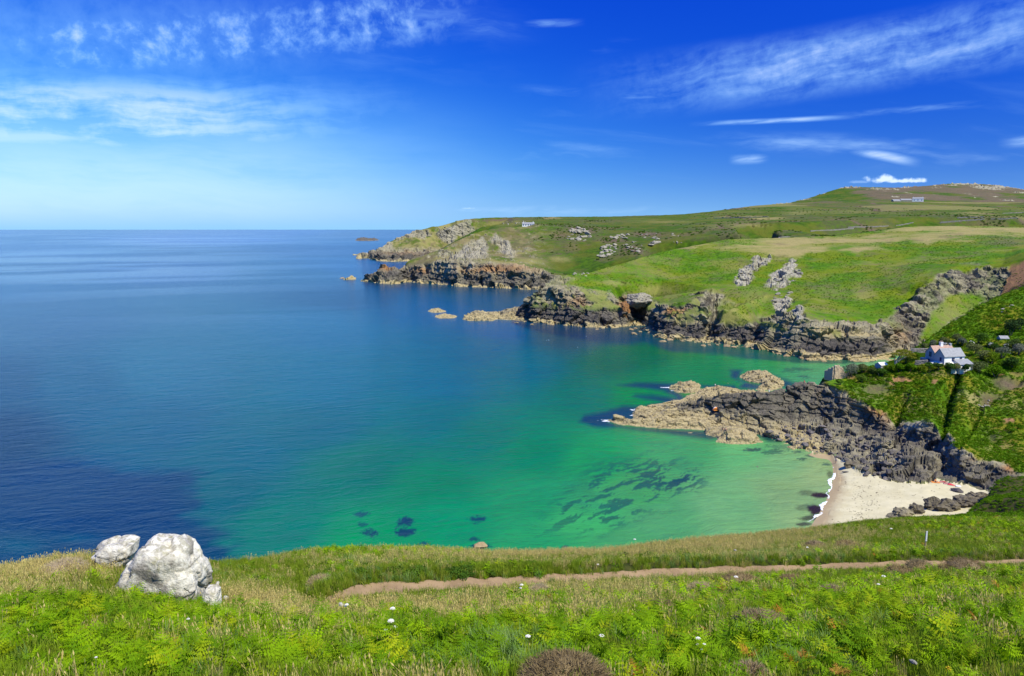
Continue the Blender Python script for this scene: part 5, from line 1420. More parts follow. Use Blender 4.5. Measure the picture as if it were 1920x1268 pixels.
def bracken_mesh(name, seed, detail, mat, n_f=(2, 5), L=(0.40, 0.75)):
    rg = np.random.default_rng(seed); V = []; F = []
    k = rg.integers(*n_f); a0 = rg.uniform(0, 6.28)
    for i in range(k):
        frond_geo(rg, rg.uniform(*L), a0 + 6.28 * i / k + rg.uniform(-0.4, 0.4), rg.uniform(0.05, 0.5), rg.uniform(0.9, 1.7), V, F, detail)
    return mesh_tri(name, V, F, mat)

def grass_mesh(name, seed, mat, nb, h, spread, head=0.0, width=0.007, bend=0.5, headmat=None):
    rg = np.random.default_rng(seed); V = []; F = []
    for i in range(nb):
        a = rg.uniform(0, 6.28); rr_ = spread * math.sqrt(rg.uniform(0, 1))
        q = np.array([rr_ * math.cos(a), rr_ * math.sin(a), -0.03])
        L = rg.uniform(*h); ba = rg.uniform(0, 6.28); bd = rg.uniform(0.1, 1.0) * bend
        w = width * rg.uniform(0.7, 1.3)
        sd = np.array([-math.sin(ba), math.cos(ba), 0]); dv = np.array([math.cos(ba), math.sin(ba), 0])
        b = len(V)
        for s in (0, 0.45, 0.8):
            c_ = q + np.array([0, 0, L * (s - 0.25 * bd * s * s)]) + dv * L * bd * s * s * 0.8
            ww = w * (1 - 0.6 * s)
            V += [c_ - sd * ww, c_ + sd * ww]
        tip = q + np.array([0, 0, L * (1 - 0.25 * bd)]) + dv * L * bd * 0.8
        V.append(tip)
        F += [(b, b + 1, b + 3, b + 2), (b + 2, b + 3, b + 5, b + 4), (b + 4, b + 5, b + 6)]
        if rg.uniform() < head:
            b = len(V); hh = 0.10 * L + 0.02; hw = 0.011
            u_ = (dv * bd * 0.8 + np.array([0, 0, 0.6])); u_ /= np.linalg.norm(u_)
            V += [tip - u_ * hh * 0.3, tip + sd * hw + u_ * hh * 0.3, tip + u_ * hh, tip - sd * hw + u_ * hh * 0.3]
            F.append((b, b + 1, b + 2, b + 3))
    return mesh_tri(name, V, F, mat)

def leafball_geo(rg, V, F, r, nleaf, size, squash=0.7, shell=0.5, cx=(0, 0, 0)):
    for i in range(nleaf):
        d = rg.normal(size=3); d /= np.linalg.norm(d)
        if d[2] < -0.35: d[2] = -d[2]
        q = np.array(cx) + d * r * (shell + (1 - shell) * rg.uniform() ** 0.5) * np.array([1, 1, squash])
        nn = d + rg.normal(size=3) * 0.6; nn /= np.linalg.norm(nn)
        a = np.cross(nn, rg.normal(size=3)); a /= np.linalg.norm(a) + 1e-6; c_ = np.cross(nn, a)
        s = size * rg.uniform(0.6, 1.3)
        b = len(V)
        V += [q - a * s, q - c_ * s * 0.5 + nn * s * 0.15, q + a * s, q + c_ * s * 0.5 + nn * s * 0.15]
        F.append((b, b + 1, b + 2, b + 3))

def clump_mesh(name, seed, mat, r, nleaf, size, squash=0.7, lobes=3):
    rg = np.random.default_rng(seed); V = []; F = []
    for k in range(lobes):
        a = rg.uniform(0, 6.28); o = r * 0.55 * rg.uniform(0.3, 1) if k else 0
        leafball_geo(rg, V, F, r * (0.75 if k else 0.9), nleaf // lobes, size, squash, 0.5, (o * math.cos(a), o * math.sin(a), 0.1 * r))
    return mesh_tri(name, V, F, mat)

def twig_geo(rg, V, F, r, nt, L, squash=0.55, w=0.006, jitter=0.5):
    for i in range(nt):
        d = rg.normal(size=3); d /= np.linalg.norm(d); d[2] = abs(d[2])
        q = d * r * np.array([1, 1, squash]) * rg.uniform(0.7, 1.0)
        o = d + rg.normal(size=3) * jitter; o /= np.linalg.norm(o)
        s = np.cross(o, rg.normal(size=3)); s /= np.linalg.norm(s) + 1e-6
        l = L * rg.uniform(0.5, 1.2)
        b = len(V)
        V += [q - s * w, q + s * w, q + o * l]
        F.append((b, b + 1, b + 2))

# ------------------------------------------------------------------ scattering one mass of plants
def source(name, meshes):
    col = bpy.data.collections.new(name)
    for i, me in enumerate(meshes):
        o = bpy.data.objects.new('%s_piece' % name, me); col.objects.link(o)
    return col

def scatter(name, label, P, yaw, tilt, scl, idx, col, kind='stuff'):
    me = bpy.data.meshes.new(name)
    P = np.ascontiguousarray(P, np.float32)
    me.vertices.add(len(P)); me.vertices.foreach_set('co', P.ravel())
    rot = np.stack([tilt[:, 0], tilt[:, 1], yaw], 1).astype(np.float32)
    a = me.attributes.new('rot', 'FLOAT_VECTOR', 'POINT'); a.data.foreach_set('vector', rot.ravel())
    a = me.attributes.new('scl', 'FLOAT', 'POINT'); a.data.foreach_set('value', np.ascontiguousarray(scl, np.float32))
    a = me.attributes.new('idx', 'INT', 'POINT'); a.data.foreach_set('value', np.ascontiguousarray(idx, np.int32))
    o = link(name, me)
    ng = bpy.data.node_groups.new(name + '_spread', 'GeometryNodeTree')
    ng.interface.new_socket('Geometry', in_out='INPUT', socket_type='NodeSocketGeometry')
    ng.interface.new_socket('Geometry', in_out='OUTPUT', socket_type='NodeSocketGeometry')
    gi = ng.nodes.new('NodeGroupInput'); go = ng.nodes.new('NodeGroupOutput')
    ci = ng.nodes.new('GeometryNodeCollectionInfo')
    ci.inputs['Collection'].default_value = col
    ci.inputs['Separate Children'].default_value = True
    ci.inputs['Reset Children'].default_value = True
    ip = ng.nodes.new('GeometryNodeInstanceOnPoints')
    ip.inputs['Pick Instance'].default_value = True
    def na(nm, ty):
        x = ng.nodes.new('GeometryNodeInputNamedAttribute'); x.data_type = ty; x.inputs['Name'].default_value = nm
        return x.outputs[0]
    er = ng.nodes.new('FunctionNodeEulerToRotation')
    ng.links.new(na('rot', 'FLOAT_VECTOR'), er.inputs[0])
    ng.links.new(gi.outputs[0], ip.inputs['Points'])
    ng.links.new(ci.outputs[0], ip.inputs['Instance'])
    ng.links.new(na('idx', 'INT'), ip.inputs['Instance Index'])
    ng.links.new(er.outputs[0], ip.inputs['Rotation'])
    ng.links.new(na('scl', 'FLOAT'), ip.inputs['Scale'])
    ng.links.new(ip.outputs[0], go.inputs[0])
    md = o.modifiers.new('spread', 'NODES'); md.node_group = ng
    return tag(o, label, kind=kind)

# ================================================================== plants: where they grow on the near hillside
rg = np.random.default_rng(91)
NC = 380000
ca = rg.uniform(math.atan2(*ray(-640, 634)[:2]), math.atan2(*ray(2600, 634)[:2]), NC)
cr_ = np.concatenate([np.sqrt(rg.uniform(5.0 ** 2, 40.0 ** 2, int(NC * 0.55))), np.sqrt(rg.uniform(40.0 ** 2, 112.0 ** 2, NC - int(NC * 0.55)))])
cx, cy = cr_ * np.sin(ca), cr_ * np.cos(ca)
cz = fore.z(ca, cr_)
cu, cv = proj(cx, cy, cz)
# only what the slope itself does not hide, and not on the path
lipr = np.interp(ca, [l[0] for l in lip], [l[1] for l in lip], right=170)
vis = (cr_ < lipr + 2.5) & (cv < 1330)
pth = np.interp(ca, pa, prr, left=-99)
wobp = np.interp(ca, ta, wob); w0p = np.interp(ca, ta, w0)
onpath = np.abs(cr_ - pth - wobp) < (w0p * (0.62 + 0.5 * (fbm2(cx, cy, 0.7, 3, 88) - 0.3)))
onpath &= ca > pa[0]
vis &= ~onpath
wu_ = (fbm2(cx, cy, 0.25, 4, 71) - 0.5); wv_ = (fbm2(cx, cy, 0.25, 4, 73) - 0.5)
pu, pv = cu + wu_ * 160, cv + wv_ * 60
pat = fbm2(cx, cy, 0.32, 4, 77)
def bl(u0, v0, ru, rv, a=1.0): return a * blob(pu, pv, u0, v0, ru, rv)
br = bl(90, 1170, 240, 50) + bl(240, 1220, 300, 60) + bl(430, 1215, 160, 60, .8) + bl(760, 1210, 160, 50, .8) + bl(700, 1240, 220, 40, .7) + bl(1240, 1210, 200, 50, .8) + bl(1560, 1170, 220, 60, .9) + bl(1820, 1180, 240, 90, 1.1)
br = br + bl(1800, 1095, 220, 22, .7) + bl(1060, 1130, 120, 16, .5) + bl(1380, 1110, 200, 20, .45) + bl(1860, 985, 160, 30, .9) + bl(1700, 1040, 120, 10, .6) + bl(660, 1035, 150, 14, 1.0) + bl(800, 1040, 90, 10, .6) + bl(560, 1070, 150, 14, .4) + bl(1050, 1190, 150, 40, .45) + bl(1880, 920, 50, 30, .3) + bl(200, 1265, 300, 30, .7) + bl(1150, 1255, 200, 30, .55) + bl(1750, 1262, 260, 30, .7) + bl(1420, 1262, 160, 24, .4)
gs = bl(700, 1080, 120, 14, 1.0) + bl(880, 1070, 120, 9, .6) + bl(1180, 1046, 80, 8, .5) + bl(1260, 1050, 60, 6, .5)
dryd = bl(110, 1075, 130, 30, .6) + bl(30, 1125, 90, 24, .4) + bl(490, 1140, 90, 26, .8) + bl(560, 1160, 120, 22, .6) + bl(820, 1150, 190, 20, .6) + bl(1000, 1036, 220, 10, 1.1) + bl(1250, 1018, 200, 9, .9) + bl(850, 1042, 100, 8, .8) + bl(1450, 1000, 160, 10, .6) + bl(1000, 1165, 180, 16, .6) + bl(1440, 1030, 160, 16, .4) + bl(1150, 1120, 200, 20, .45) + bl(700, 1060, 120, 8, .4)
blue = bl(900, 1235, 140, 40, .6) + bl(360, 1240, 60, 40, .5) + bl(1460, 1230, 100, 40, .7) + bl(1600, 1256, 80, 20, .4) + bl(900, 1085, 300, 10, .5) + bl(1500, 1045, 200, 10, .4)
near = cr_ < 17
# bracken
pat2 = fbm2(cx, cy, 0.75, 3, 78)
pb = np.clip((br * 1.25 - 0.14 + (pat - 0.5) * 2.4) * (0.05 + 1.35 * sstep(pat2, 0.40, 0.52)), 0, 1)
cell_b = np.where(cr_ < 40, 0.30, 0.16)
pick = rg.uniform(size=NC)
dens0 = np.where(cr_ < 40, NC * 0.55 / (0.5 * (ca.max() - ca.min()) * (40 ** 2 - 25)), NC * 0.45 / (0.5 * (ca.max() - ca.min()) * (112 ** 2 - 1600)))   # candidates per m2
mb = vis & (pick < pb * (np.where(cr_ < 40, 12.0, 7.0) / dens0))
mats_b = []
brk_hi = [bracken_mesh('bracken_clump', 500 + i, True, M_bracken) for i in range(6)]
brk_lo = [bracken_mesh('bracken_clump_far', 520 + i, False, M_bracken) for i in range(4)]
brk_rust = [bracken_mesh('bracken_clump_rust', 540 + i, True, M_bracken_rust, (2, 4)) for i in range(2)]
col_b = source('bracken', brk_hi + brk_lo + brk_rust)       # children are sorted by name
order = sorted(range(len(col_b.objects)), key=lambda i: col_b.objects[i].name)
def pick_idx(cands, k):
    """index of a piece in the name-sorted list"""
    pos = [order.index(c_) for c_ in cands]
    return np.array(pos)[rg.integers(0, len(pos), k)]
nb_ = int(mb.sum())
ib = np.where(cr_[mb] < 26, pick_idx(range(6), nb_), pick_idx(range(6, 10), nb_))
rust = rg.uniform(size=nb_) < 0.006 * (1 + 2.0 * (cu[mb] > 1300))
ib = np.where(rust, pick_idx(range(10, 12), nb_), ib)
scatter('bracken', 'bright green bracken carpeting the near slope', np.stack([cx, cy, cz - 0.04 + 0.10 * (fbm2(cx, cy, 1.7, 2, 66) - 0.5)], 1)[mb], rg.uniform(0, 6.28, nb_), rg.normal(0, 0.22, (nb_, 2)),
        rg.uniform(0.4, 1.25, nb_) * np.where(cr_[mb] < 12, 0.72, 0.92), ib, col_b)
# dark low shrubs between
mg = vis & (pick > 0.5) & (pick < 0.5 + np.clip(gs * 1.4 - 0.1 + (pat - 0.5) * 0.8, 0, 1) * (1.1 / dens0))
col_g = source('gorse', [clump_mesh('gorse_clump', 560 + i, M_gorse, 0.6, 420, 0.075, 0.8) for i in range(3)])
k = int(mg.sum())
scatter('gorse', 'dark green low gorse growing above the path', np.stack([cx, cy, cz + 0.05], 1)[mg], rg.uniform(0, 6.28, k), rg.normal(0, 0.1, (k, 2)), rg.uniform(0.3, 0.75, k), rg.integers(0, 3, k), col_g)
# grasses
g_green = [grass_mesh('a_grass_tuft', 600 + i, M_grass, 34, (0.16, 0.42), 0.16, 0.04) for i in range(4)]
g_blue = [grass_mesh('b_grass_tuft', 610 + i, M_grass_blue, 40, (0.2, 0.5), 0.14, 0.0, 0.006, 0.8) for i in range(3)]
g_dry = [grass_mesh('c_grass_tuft', 620 + i, M_straw, 30, (0.22, 0.5), 0.16, 0.6, 0.005, 0.45) for i in range(4)]
col_s = source('grass', g_green + g_blue + g_dry)
pick2 = rg.uniform(size=NC)
pd = np.clip(dryd * 1.25 + (fbm2(cx, cy, 0.5, 4, 79) - 0.5) * 1.1 + 0.04, 0, 1)
pbl = np.clip(blue + (fbm2(cx, cy, 0.4, 4, 83) - 0.55) * 1.0, 0, 0.8)
ms = vis & (pick2 < (1 - 0.62 * np.clip(pb, 0, 1)) * (np.where(cr_ < 40, 30.0, 15.0) / dens0))
k = int(ms.sum())
q1 = rg.uniform(size=k); q2 = rg.uniform(size=k)
isd = q1 < pd[ms]; isb = (~isd) & (q2 < pbl[ms])
ig = np.where(isd, rg.integers(7, 11, k), np.where(isb, rg.integers(4, 7, k), rg.integers(0, 4, k)))
scatter('grass', 'mixed green and straw coloured grass covering the near slope', np.stack([cx, cy, cz], 1)[ms], rg.uniform(0, 6.28, k), rg.normal(0, 0.15, (k, 2)), rg.uniform(0.55, 1.15, k) * np.where(cr_[ms] < 12, 0.8, 1.1), ig, col_s)
print('plants', nb_, int(mg.sum()), k, round(time.time() - T0, 1))

# ------------------------------------------------------------------ low scrub on the cove hillside and the cave headland
def land_scrub(name, label, P, N, ok, n_, rmesh, mat, smin, smax, seed, big=False):
    rg2 = np.random.default_rng(seed)
    idx = np.nonzero(ok)[0]
    idx = rg2.choice(idx, min(n_, len(idx)), replace=False)
    col = source(name, [clump_mesh(name + '_clump', seed + i, mat, rmesh, 90, rmesh * 0.2, 0.55) for i in range(4)])
    k = len(idx)
    return scatter(name, label, P[idx] + rg2.normal(0, 0.3, (k, 3)) * np.array([1, 1, 0.1]), rg2.uniform(0, 6.28, k), rg2.normal(0, 0.15, (k, 2)), rg2.uniform(smin, smax, k) * (1 + (1.6 * rg2.uniform(size=k) ** 14 if big else 0)), rg2.integers(0, 4, k), col)
vis_c = (U_cove > 1480) & (U_cove < 1980) & (V_cove > 500) & (V_cove < 940)
ok = (rk_cove < 0.35) & (sd_cove < 0.1) & (soil_cove < 0.4) & (lawn_cove < 0.3) & vis_c & (heath_cove < 0.45) & (dry_cove < 0.5 + 0.4 * np.random.default_rng(3).uniform(size=len(dry_cove)))
land_scrub('hillside_scrub', 'low green scrub and bracken covering the hillside above the cove', P_cove, N_cove, ok, 34000, 0.75, M_scrub, 0.22, 0.75, 700, True)
um, vm_ = proj(P_mid[:, 0], P_mid[:, 1], P_mid[:, 2])
ok = (rk_mid < 0.3) & (dry_mid < 0.45) & (um > 1040) & (um < 1960) & (fbm(P_mid * 0.04, 4, 717) > 0.42)
land_scrub('headland_scrub', 'low green scrub and bracken covering the cave headland', P_mid, N_mid, ok, 16000, 1.2, M_scrub_far, 0.18, 0.5, 720)
k = 3400; idx = np.nonzero((rk_far < 0.3) & (heath_far > 0.42) & (U_far > 1000) & (U_far < 2050) & (Y_far > 790) & (Y_far < 1900))[0]
idx = rg.choice(idx, min(k, len(idx)), replace=False); k = len(idx)
scatter('upland_scrub', 'dark scrub and hedge growth dotted over the upland fields', P_far[idx], rg.uniform(0, 6.28, k), rg.normal(0, 0.1, (k, 2)), rg.uniform(0.4, 1.0, k), rg.integers(0, 3, k),
        source('upland_scrub', [clump_mesh('upland_scrub_clump', 780 + i, M_gorse, 2.4, 80, 0.6, 0.5) for i in range(3)]))
# rough growth on the far end of the near hillside, where it runs down to the beach
k = 5200; aa = rg.uniform(azr(1690, 950, d=1)[0], azr(1990, 950, d=1)[0], k); r_ = rg.uniform(108, 196, k); zz_ = fore.z(aa, r_)
scatter('knoll_scrub', 'rough grass and bracken on the knoll beside the beach', np.stack([r_ * np.sin(aa), r_ * np.cos(aa), zz_], 1), rg.uniform(0, 6.28, k), rg.normal(0, 0.15, (k, 2)), rg.uniform(0.25, 0.75, k), rg.integers(0, 4, k),
        source('knoll_scrub', [clump_mesh('knoll_scrub_clump', 760 + i, M_scrub, 0.7, 90, 0.13, 0.5) for i in range(4)]))
print('scrub', round(time.time() - T0, 1))
# ================================================================== reefs and rocks
from mathutils.bvhtree import BVHTree
def bvh_of(V, F): return BVHTree.FromPolygons([tuple(p) for p in np.asarray(V, float).tolist()], [tuple(f) for f in np.asarray(F).tolist()])
CAMP = Vector((0, 0, EYE))
BV = []
_sel = (V_cove[F_cove].mean(1) > 590) & (U_cove[F_cove].mean(1) < 1990)
BV.append(bvh_of(P_cove, F_cove[_sel]))
def surf(u, v, trees=None):
    """point of the built surface seen at a pixel"""
    x, y, z = ray(u, v); d = Vector((float(x), float(y), float(z))).normalized()
    best = None
    for t in (trees or BV):
        h = t.ray_cast(CAMP, d)
        if h[0] is not None and (best is None or h[3] < best[1]): best = (h[0], h[3])
    return best[0] if best else None
def drop(x, y, trees=None):
    """height of the built surface under a plan point"""
    z = None
    for t in (trees or BV):
        h = t.ray_cast(Vector((x, y, 90.0)), Vector((0, 0, -1)))
        if h[0] is not None: z = h[0].z if z is None else max(z, h[0].z)
    return z

def island(name, label, cat, poly, hmax, wid, cell, seed, blobs=(), darkf=0.0, sizes=(2.4, 0.9), amps=(0.8, 0.35), strat=0.0, zt=2.6, group=None):
    pl_ = [world(u, v, z=0.0) for u, v in poly]
    pp = [(p.x, p.y) for p in pl_]
    x0 = min(p[0] for p in pp) - 2.5; x1 = max(p[0] for p in pp) + 2.5; y0 = min(p[1] for p in pp) - 2.5; y1 = max(p[1] for p in pp) + 2.5
    gx = np.arange(x0, x1, cell); gy = np.arange(y0, y1, cell)
    X, Y = np.meshgrid(gx, gy)
    wx = (fbm2(X, Y, 0.3 / (cell * 2), 3, seed) - 0.5) * cell * 6; wy = (fbm2(X, Y, 0.3 / (cell * 2), 3, seed + 3) - 0.5) * cell * 6
    d = segdist(X + wx, Y + wy, pp); ins = inpoly(X + wx, Y + wy, pp); d = np.where(ins, d, -d)
    H = np.full(X.shape, hmax, float)
    for (bu, bv, ru, rv, hh) in blobs:
        q = world(bu, bv, z=0.0)
        U, V = proj(X, Y, np.zeros_like(X))
        H = H + hh * blob(U, V, bu, bv, ru, rv)
    Z = np.where(d > 0, H * (1 - np.exp(-d / wid)) + 0.12, 0.7 * d)
    Z = Z * np.where(d > 0, 0.65 + 0.7 * fbm2(X, Y, 0.09 / cell * 0.3, 4, seed + 7), 1)
    if strat:
        a = np.arctan2(pp[len(pp) // 2][1] - pp[0][1], pp[len(pp) // 2][0] - pp[0][0])
        s = -X * math.sin(a) + Y * math.cos(a) + (fbm2(X, Y, 0.08, 3, seed + 11) - 0.5) * 5
        saw = (s * 0.42) % 1.0
        Z = Z + np.where(d > 0, strat * (saw - 0.5) * np.clip(d / 2, 0, 1), 0)
    Z = np.maximum(Z, -1.3)
    N = grid_normals(X, Y, Z)
    P = np.stack([X, Y, Z], -1).reshape(-1, 3)
    rk = np.clip(0.2 + d.ravel() / 1.0, 0, 1)
    P, _ = rocky(P, N.reshape(-1, 3), rk, sizes, amps, seed + 20)
    F_ = grid_faces(*X.shape)
    keep = (P[F_, 2].max(1) > -0.9)
    F_ = F_[keep]; used, inv = np.unique(F_, return_inverse=True); F_ = inv.reshape(F_.shape); P = P[used]
    org = P.mean(0); org[2] = 0
    me = np_mesh(name, P - org, F_, False)
    zz = P[:, 2] + (fbm(P * 0.25, 3, seed + 40) - 0.5) * 1.6
    dk = np.clip(darkf, 0, 1) * sstep(zz, zt, zt + 1.2)
    tn = 0.9 * (1 - sstep(zz, zt + 0.2, zt + 1.6))
    color_attr(me, 'm2', np.stack([dk, tn, 0 * dk, 0.35 * sstep(zz, zt + 2, zt + 4)], 1))
    o = link(name, me, M_reef); o.location = org
    tag(o, label, cat, group)
    BV.append(bvh_of(P, F_))
    return o
island('rock_reef', 'broad tan rock reef with dark upper ridge reaching into the bay', 'reef',
       [(1137, 789), (1155, 786), (1180, 790), (1200, 791), (1186, 782), (1190, 770), (1215, 765), (1248, 760), (1262, 757), (1290, 760), (1310, 770), (1400, 778), (1470, 788), (1500, 802), (1470, 810), (1420, 803), (1380, 807), (1330, 807), (1250, 804), (1228, 803), (1200, 800), (1165, 797)],
       1.7, 2.2, 0.28, 801, ((1360, 775, 70, 8, 2.5), (1300, 778, 50, 7, 1.0)), 0.75, (4.0, 1.5), (0.6, 0.22), 1.5, 2.4)
island('rock_reef', 'rounded tan rock spur on the near side of the reef where a couple sits', 'reef',
       [(1318, 809), (1345, 806), (1395, 809), (1420, 819), (1431, 829), (1412, 833), (1372, 833), (1342, 829), (1345, 821), (1325, 816)], 2.1, 2.0, 0.25, 811, ((1385, 822, 25, 8, 0.8),), 0.0, (3.6, 1.3), (0.7, 0.2), 0.0, 5)
island('rock_reef', 'small low tan rock at the outer end of the inner reef', 'reef', [(1254, 729), (1262, 723), (1278, 721), (1300, 720), (1312, 722), (1314, 730), (1308, 736), (1285, 738), (1270, 736)], 1.7, 1.8, 0.3, 821, (), 0.0, (2.6, 1.0), (0.6, 0.3), 0.0, 5)
island('rock_reef', 'long tan rock shelf behind the dark ridge where one person stands', 'reef', [(1272, 753), (1290, 745), (1312, 733), (1342, 728), (1372, 729), (1392, 736), (1440, 736), (1450, 748), (1370, 754), (1320, 758), (1290, 758)], 1.5, 2.0, 0.3, 831, (), 0.0, (2.8, 1.0), (0.6, 0.3), 0.5, 5)
island('rock_reef', 'tan rock islet in the inner bay beyond the dark ridge', 'reef', [(1385, 708), (1398, 701), (1420, 699), (1437, 700), (1457, 709), (1471, 719), (1464, 728), (1448, 733), (1418, 731), (1428, 720), (1400, 715)], 1.9, 2.4, 0.32, 841, (), 0.0, (3.0, 1.1), (0.7, 0.3), 0.6, 5)
island('rock_reef', 'tan rock reef trailing from the tip of the cave headland', 'reef', [(868, 599), (876, 592), (892, 588), (915, 590), (930, 592), (948, 587), (965, 580), (985, 578), (1000, 600), (985, 603), (950, 600), (932, 599), (925, 602), (880, 602)], 2.6, 3.5, 0.55, 851, ((955, 590, 18, 6, 2.0), (890, 594, 12, 4, 1.0)), 0.5, (3.6, 1.5), (1.3, 0.6), 0.0, 3.2)
island('rock_reef', 'low tan rock awash, the farther of two off the headland tip', 'reef', [(802, 584), (812, 580), (826, 581), (837, 585), (815, 587)], 1.2, 2.0, 0.5, 861, (), 0.0, (2.6, 1.2), (0.7, 0.4), 0.0, 6)
island('rock_reef', 'low tan rock awash, the nearer of two off the headland tip', 'reef', [(815, 594), (830, 590), (845, 591), (857, 594), (850, 597), (822, 597)], 1.0, 2.0, 0.5, 871, (), 0.0, (2.6, 1.2), (0.6, 0.4), 0.0, 6)
island('rock_reef', 'dark skerry far out at sea beyond the last headland', 'reef', [(665, 450.6), (672, 449.6), (682, 449.3), (692, 450.1), (702, 449.6), (710, 450.5), (700, 451.6), (672, 451.8)], 9, 30, 8, 881, ((680, 450.3, 8, 0.7, 6),), 0.9, (26, 12), (7, 3), 0.0, -2)

# ---- single rocks standing in the water
def rock_obj(name, me, loc, rotz, s, label, cat, group=None, rotx=0.0):
    o = link(name, me); o.location = loc; o.rotation_euler = (rotx, 0, rotz); o.scale = s
    return tag(o, label, cat, group)
def rock_me(name, seed, mat, sub=3, smooth=False, **kw):
    V_, F_ = rock_verts(seed, sub, **kw)
    me = np_mesh(name, V_, F_, smooth); me.materials.append(mat)
    return me
rg3 = np.random.default_rng(77)
sea_me = [rock_me('sea_rock', 900 + i, M_tan_rock, 4, squash=(1, 0.8, 0.6), rough=0.2) for i in range(5)]
for u, v, s in ((1183, 619, 2.0), (1191, 617, 1.7), (1188, 627, 2.2), (1200, 623, 1.6), (1243, 641, 2.0), (1256, 638, 2.3), (1279, 640, 1.6), (1318, 649, 2.0), (1330, 647, 1.4), (1345, 648, 1.6), (1363, 650, 2.4), (1376, 652, 1.8), (1411, 655, 1.3), (1120, 618, 1.4),
                (1460, 664, 1.5), (1475, 668, 2.0), (1502, 673, 2.0), (1513, 676, 1.8), (1545, 678, 1.3), (969, 606, 1.4), (997, 609, 1.6), (1035, 610, 1.5)):
    p = world(u, v, z=0.0)
    rock_obj('sea_rock', sea_me[rg3.integers(5)], p, rg3.uniform(0, 6.28), (s * rg3.uniform(0.9, 1.3), s, s * rg3.uniform(0.7, 1.0)), 'tan weed-fringed rock in the shallow water below the caves', 'rock', 'rocks in the water under the cave headland')
rock_obj('sea_rock', sea_me[1], world(901, 1025, z=0.0), 0.4, (1.75, 1.5, 1.35), 'brown rock alone in green water just beyond the cliff edge', 'rock')
rock_obj('sea_rock', sea_me[2], world(1485, 839, z=0.0), 0.1, (1.9, 1.3, 0.6), 'flat tan rock at the water edge below the boulders', 'rock')
rock_obj('sea_rock', sea_me[3], world(1294, 812, z=-0.05), 0.3, (1.0, 0.7, 0.25), 'low dark green rock just breaking the surface beside the reef', 'rock')
for u, v in ((642, 522), (664, 522)):
    rock_obj('sea_rock', sea_me[0], world(u, v, z=0.0), u, (4, 3, 2.2), 'small dark rock off the low black point of the far headland', 'rock', 'rocks off the far point')

def lump(name, label, cat, u, v, d, size, seed, mat, m2=None, loc=None, bs=(3.0, 1.2), ba=(0.8, 0.35), sub=5):
    V_, F_ = rock_verts(seed, sub, 26, (1, 1, 1), 0.16, 0.65, 0.95)
    P = V_ * np.array(size)
    Nn = P / np.linalg.norm(P, axis=1)[:, None]
    P, _ = rocky(P.astype(float), Nn, np.ones(len(P)), bs, ba, seed + 1)
    me = np_mesh(name, P, F_, False); me.materials.append(mat)
    color_attr(me, 'm1', np.tile([1.0, 0, 0, 0], (len(P), 1)).astype(np.float32)); color_attr(me, 'm2', np.tile(m2 or [0.25, 0, 0.1, 0.4], (len(P), 1)).astype(np.float32))
    o = link(name, me); o.location = loc if loc is not None else world(u, v, d=fwd(u, v, d)); return tag(o, label, cat)
# ---- boulders strewn below the cliff
bm_dark = [rock_me('boulder', 930 + i, M_dark_boulder, 3, planes=11 + i, squash=(1, 0.85, 0.7), rough=0.06, dmin=0.5, dmax=0.85) for i in range(7)]
bm_grey = [rock_me('boulder', 950 + i, M_grey_boulder, 3, planes=11 + i, squash=(1, 0.85, 0.7), rough=0.06, dmin=0.5, dmax=0.85) for i in range(5)]
field = [(1438, 812), (1470, 793), (1540, 800), (1600, 812), (1660, 826), (1690, 846), (1684, 893), (1640, 892), (1605, 880), (1575, 862), (1540, 849), (1500, 841), (1470, 833), (1450, 824)]
cand = 0
placed = []
while len(placed) < 165 and cand < 4000:
    cand += 1
    u, v = rg3.uniform(1438, 1690), rg3.uniform(792, 895)
    if not inpoly(np.array([u]), np.array([v]), field)[0]: continue
    s = 0.35 + 1.05 * rg3.uniform() ** 2.2
    if any((u - a) ** 2 + ((v - b) * 1.8) ** 2 < (4.2 * (s + c_)) ** 2 for a, b, c_ in placed): continue
    p = surf(u, v)
    if p is None: continue
    placed.append((u, v, s))
    grey = (u < 1560) and rg3.uniform() < 0.75
    ms_ = bm_grey if grey else bm_dark
    rock_obj('boulder', ms_[rg3.integers(len(ms_))], p + Vector((0, 0, 0.12 * s)), rg3.uniform(0, 6.28), (s * rg3.uniform(0.9, 1.35), s, s * rg3.uniform(0.75, 1.1)),
             'grey-brown angular boulder in the jumble between reef and cliff foot' if grey else 'dark grey angular boulder in the jumble above the beach',
             'boulder', 'grey boulders by the reef' if grey else 'dark boulders above the beach', rg3.uniform(-0.3, 0.3))
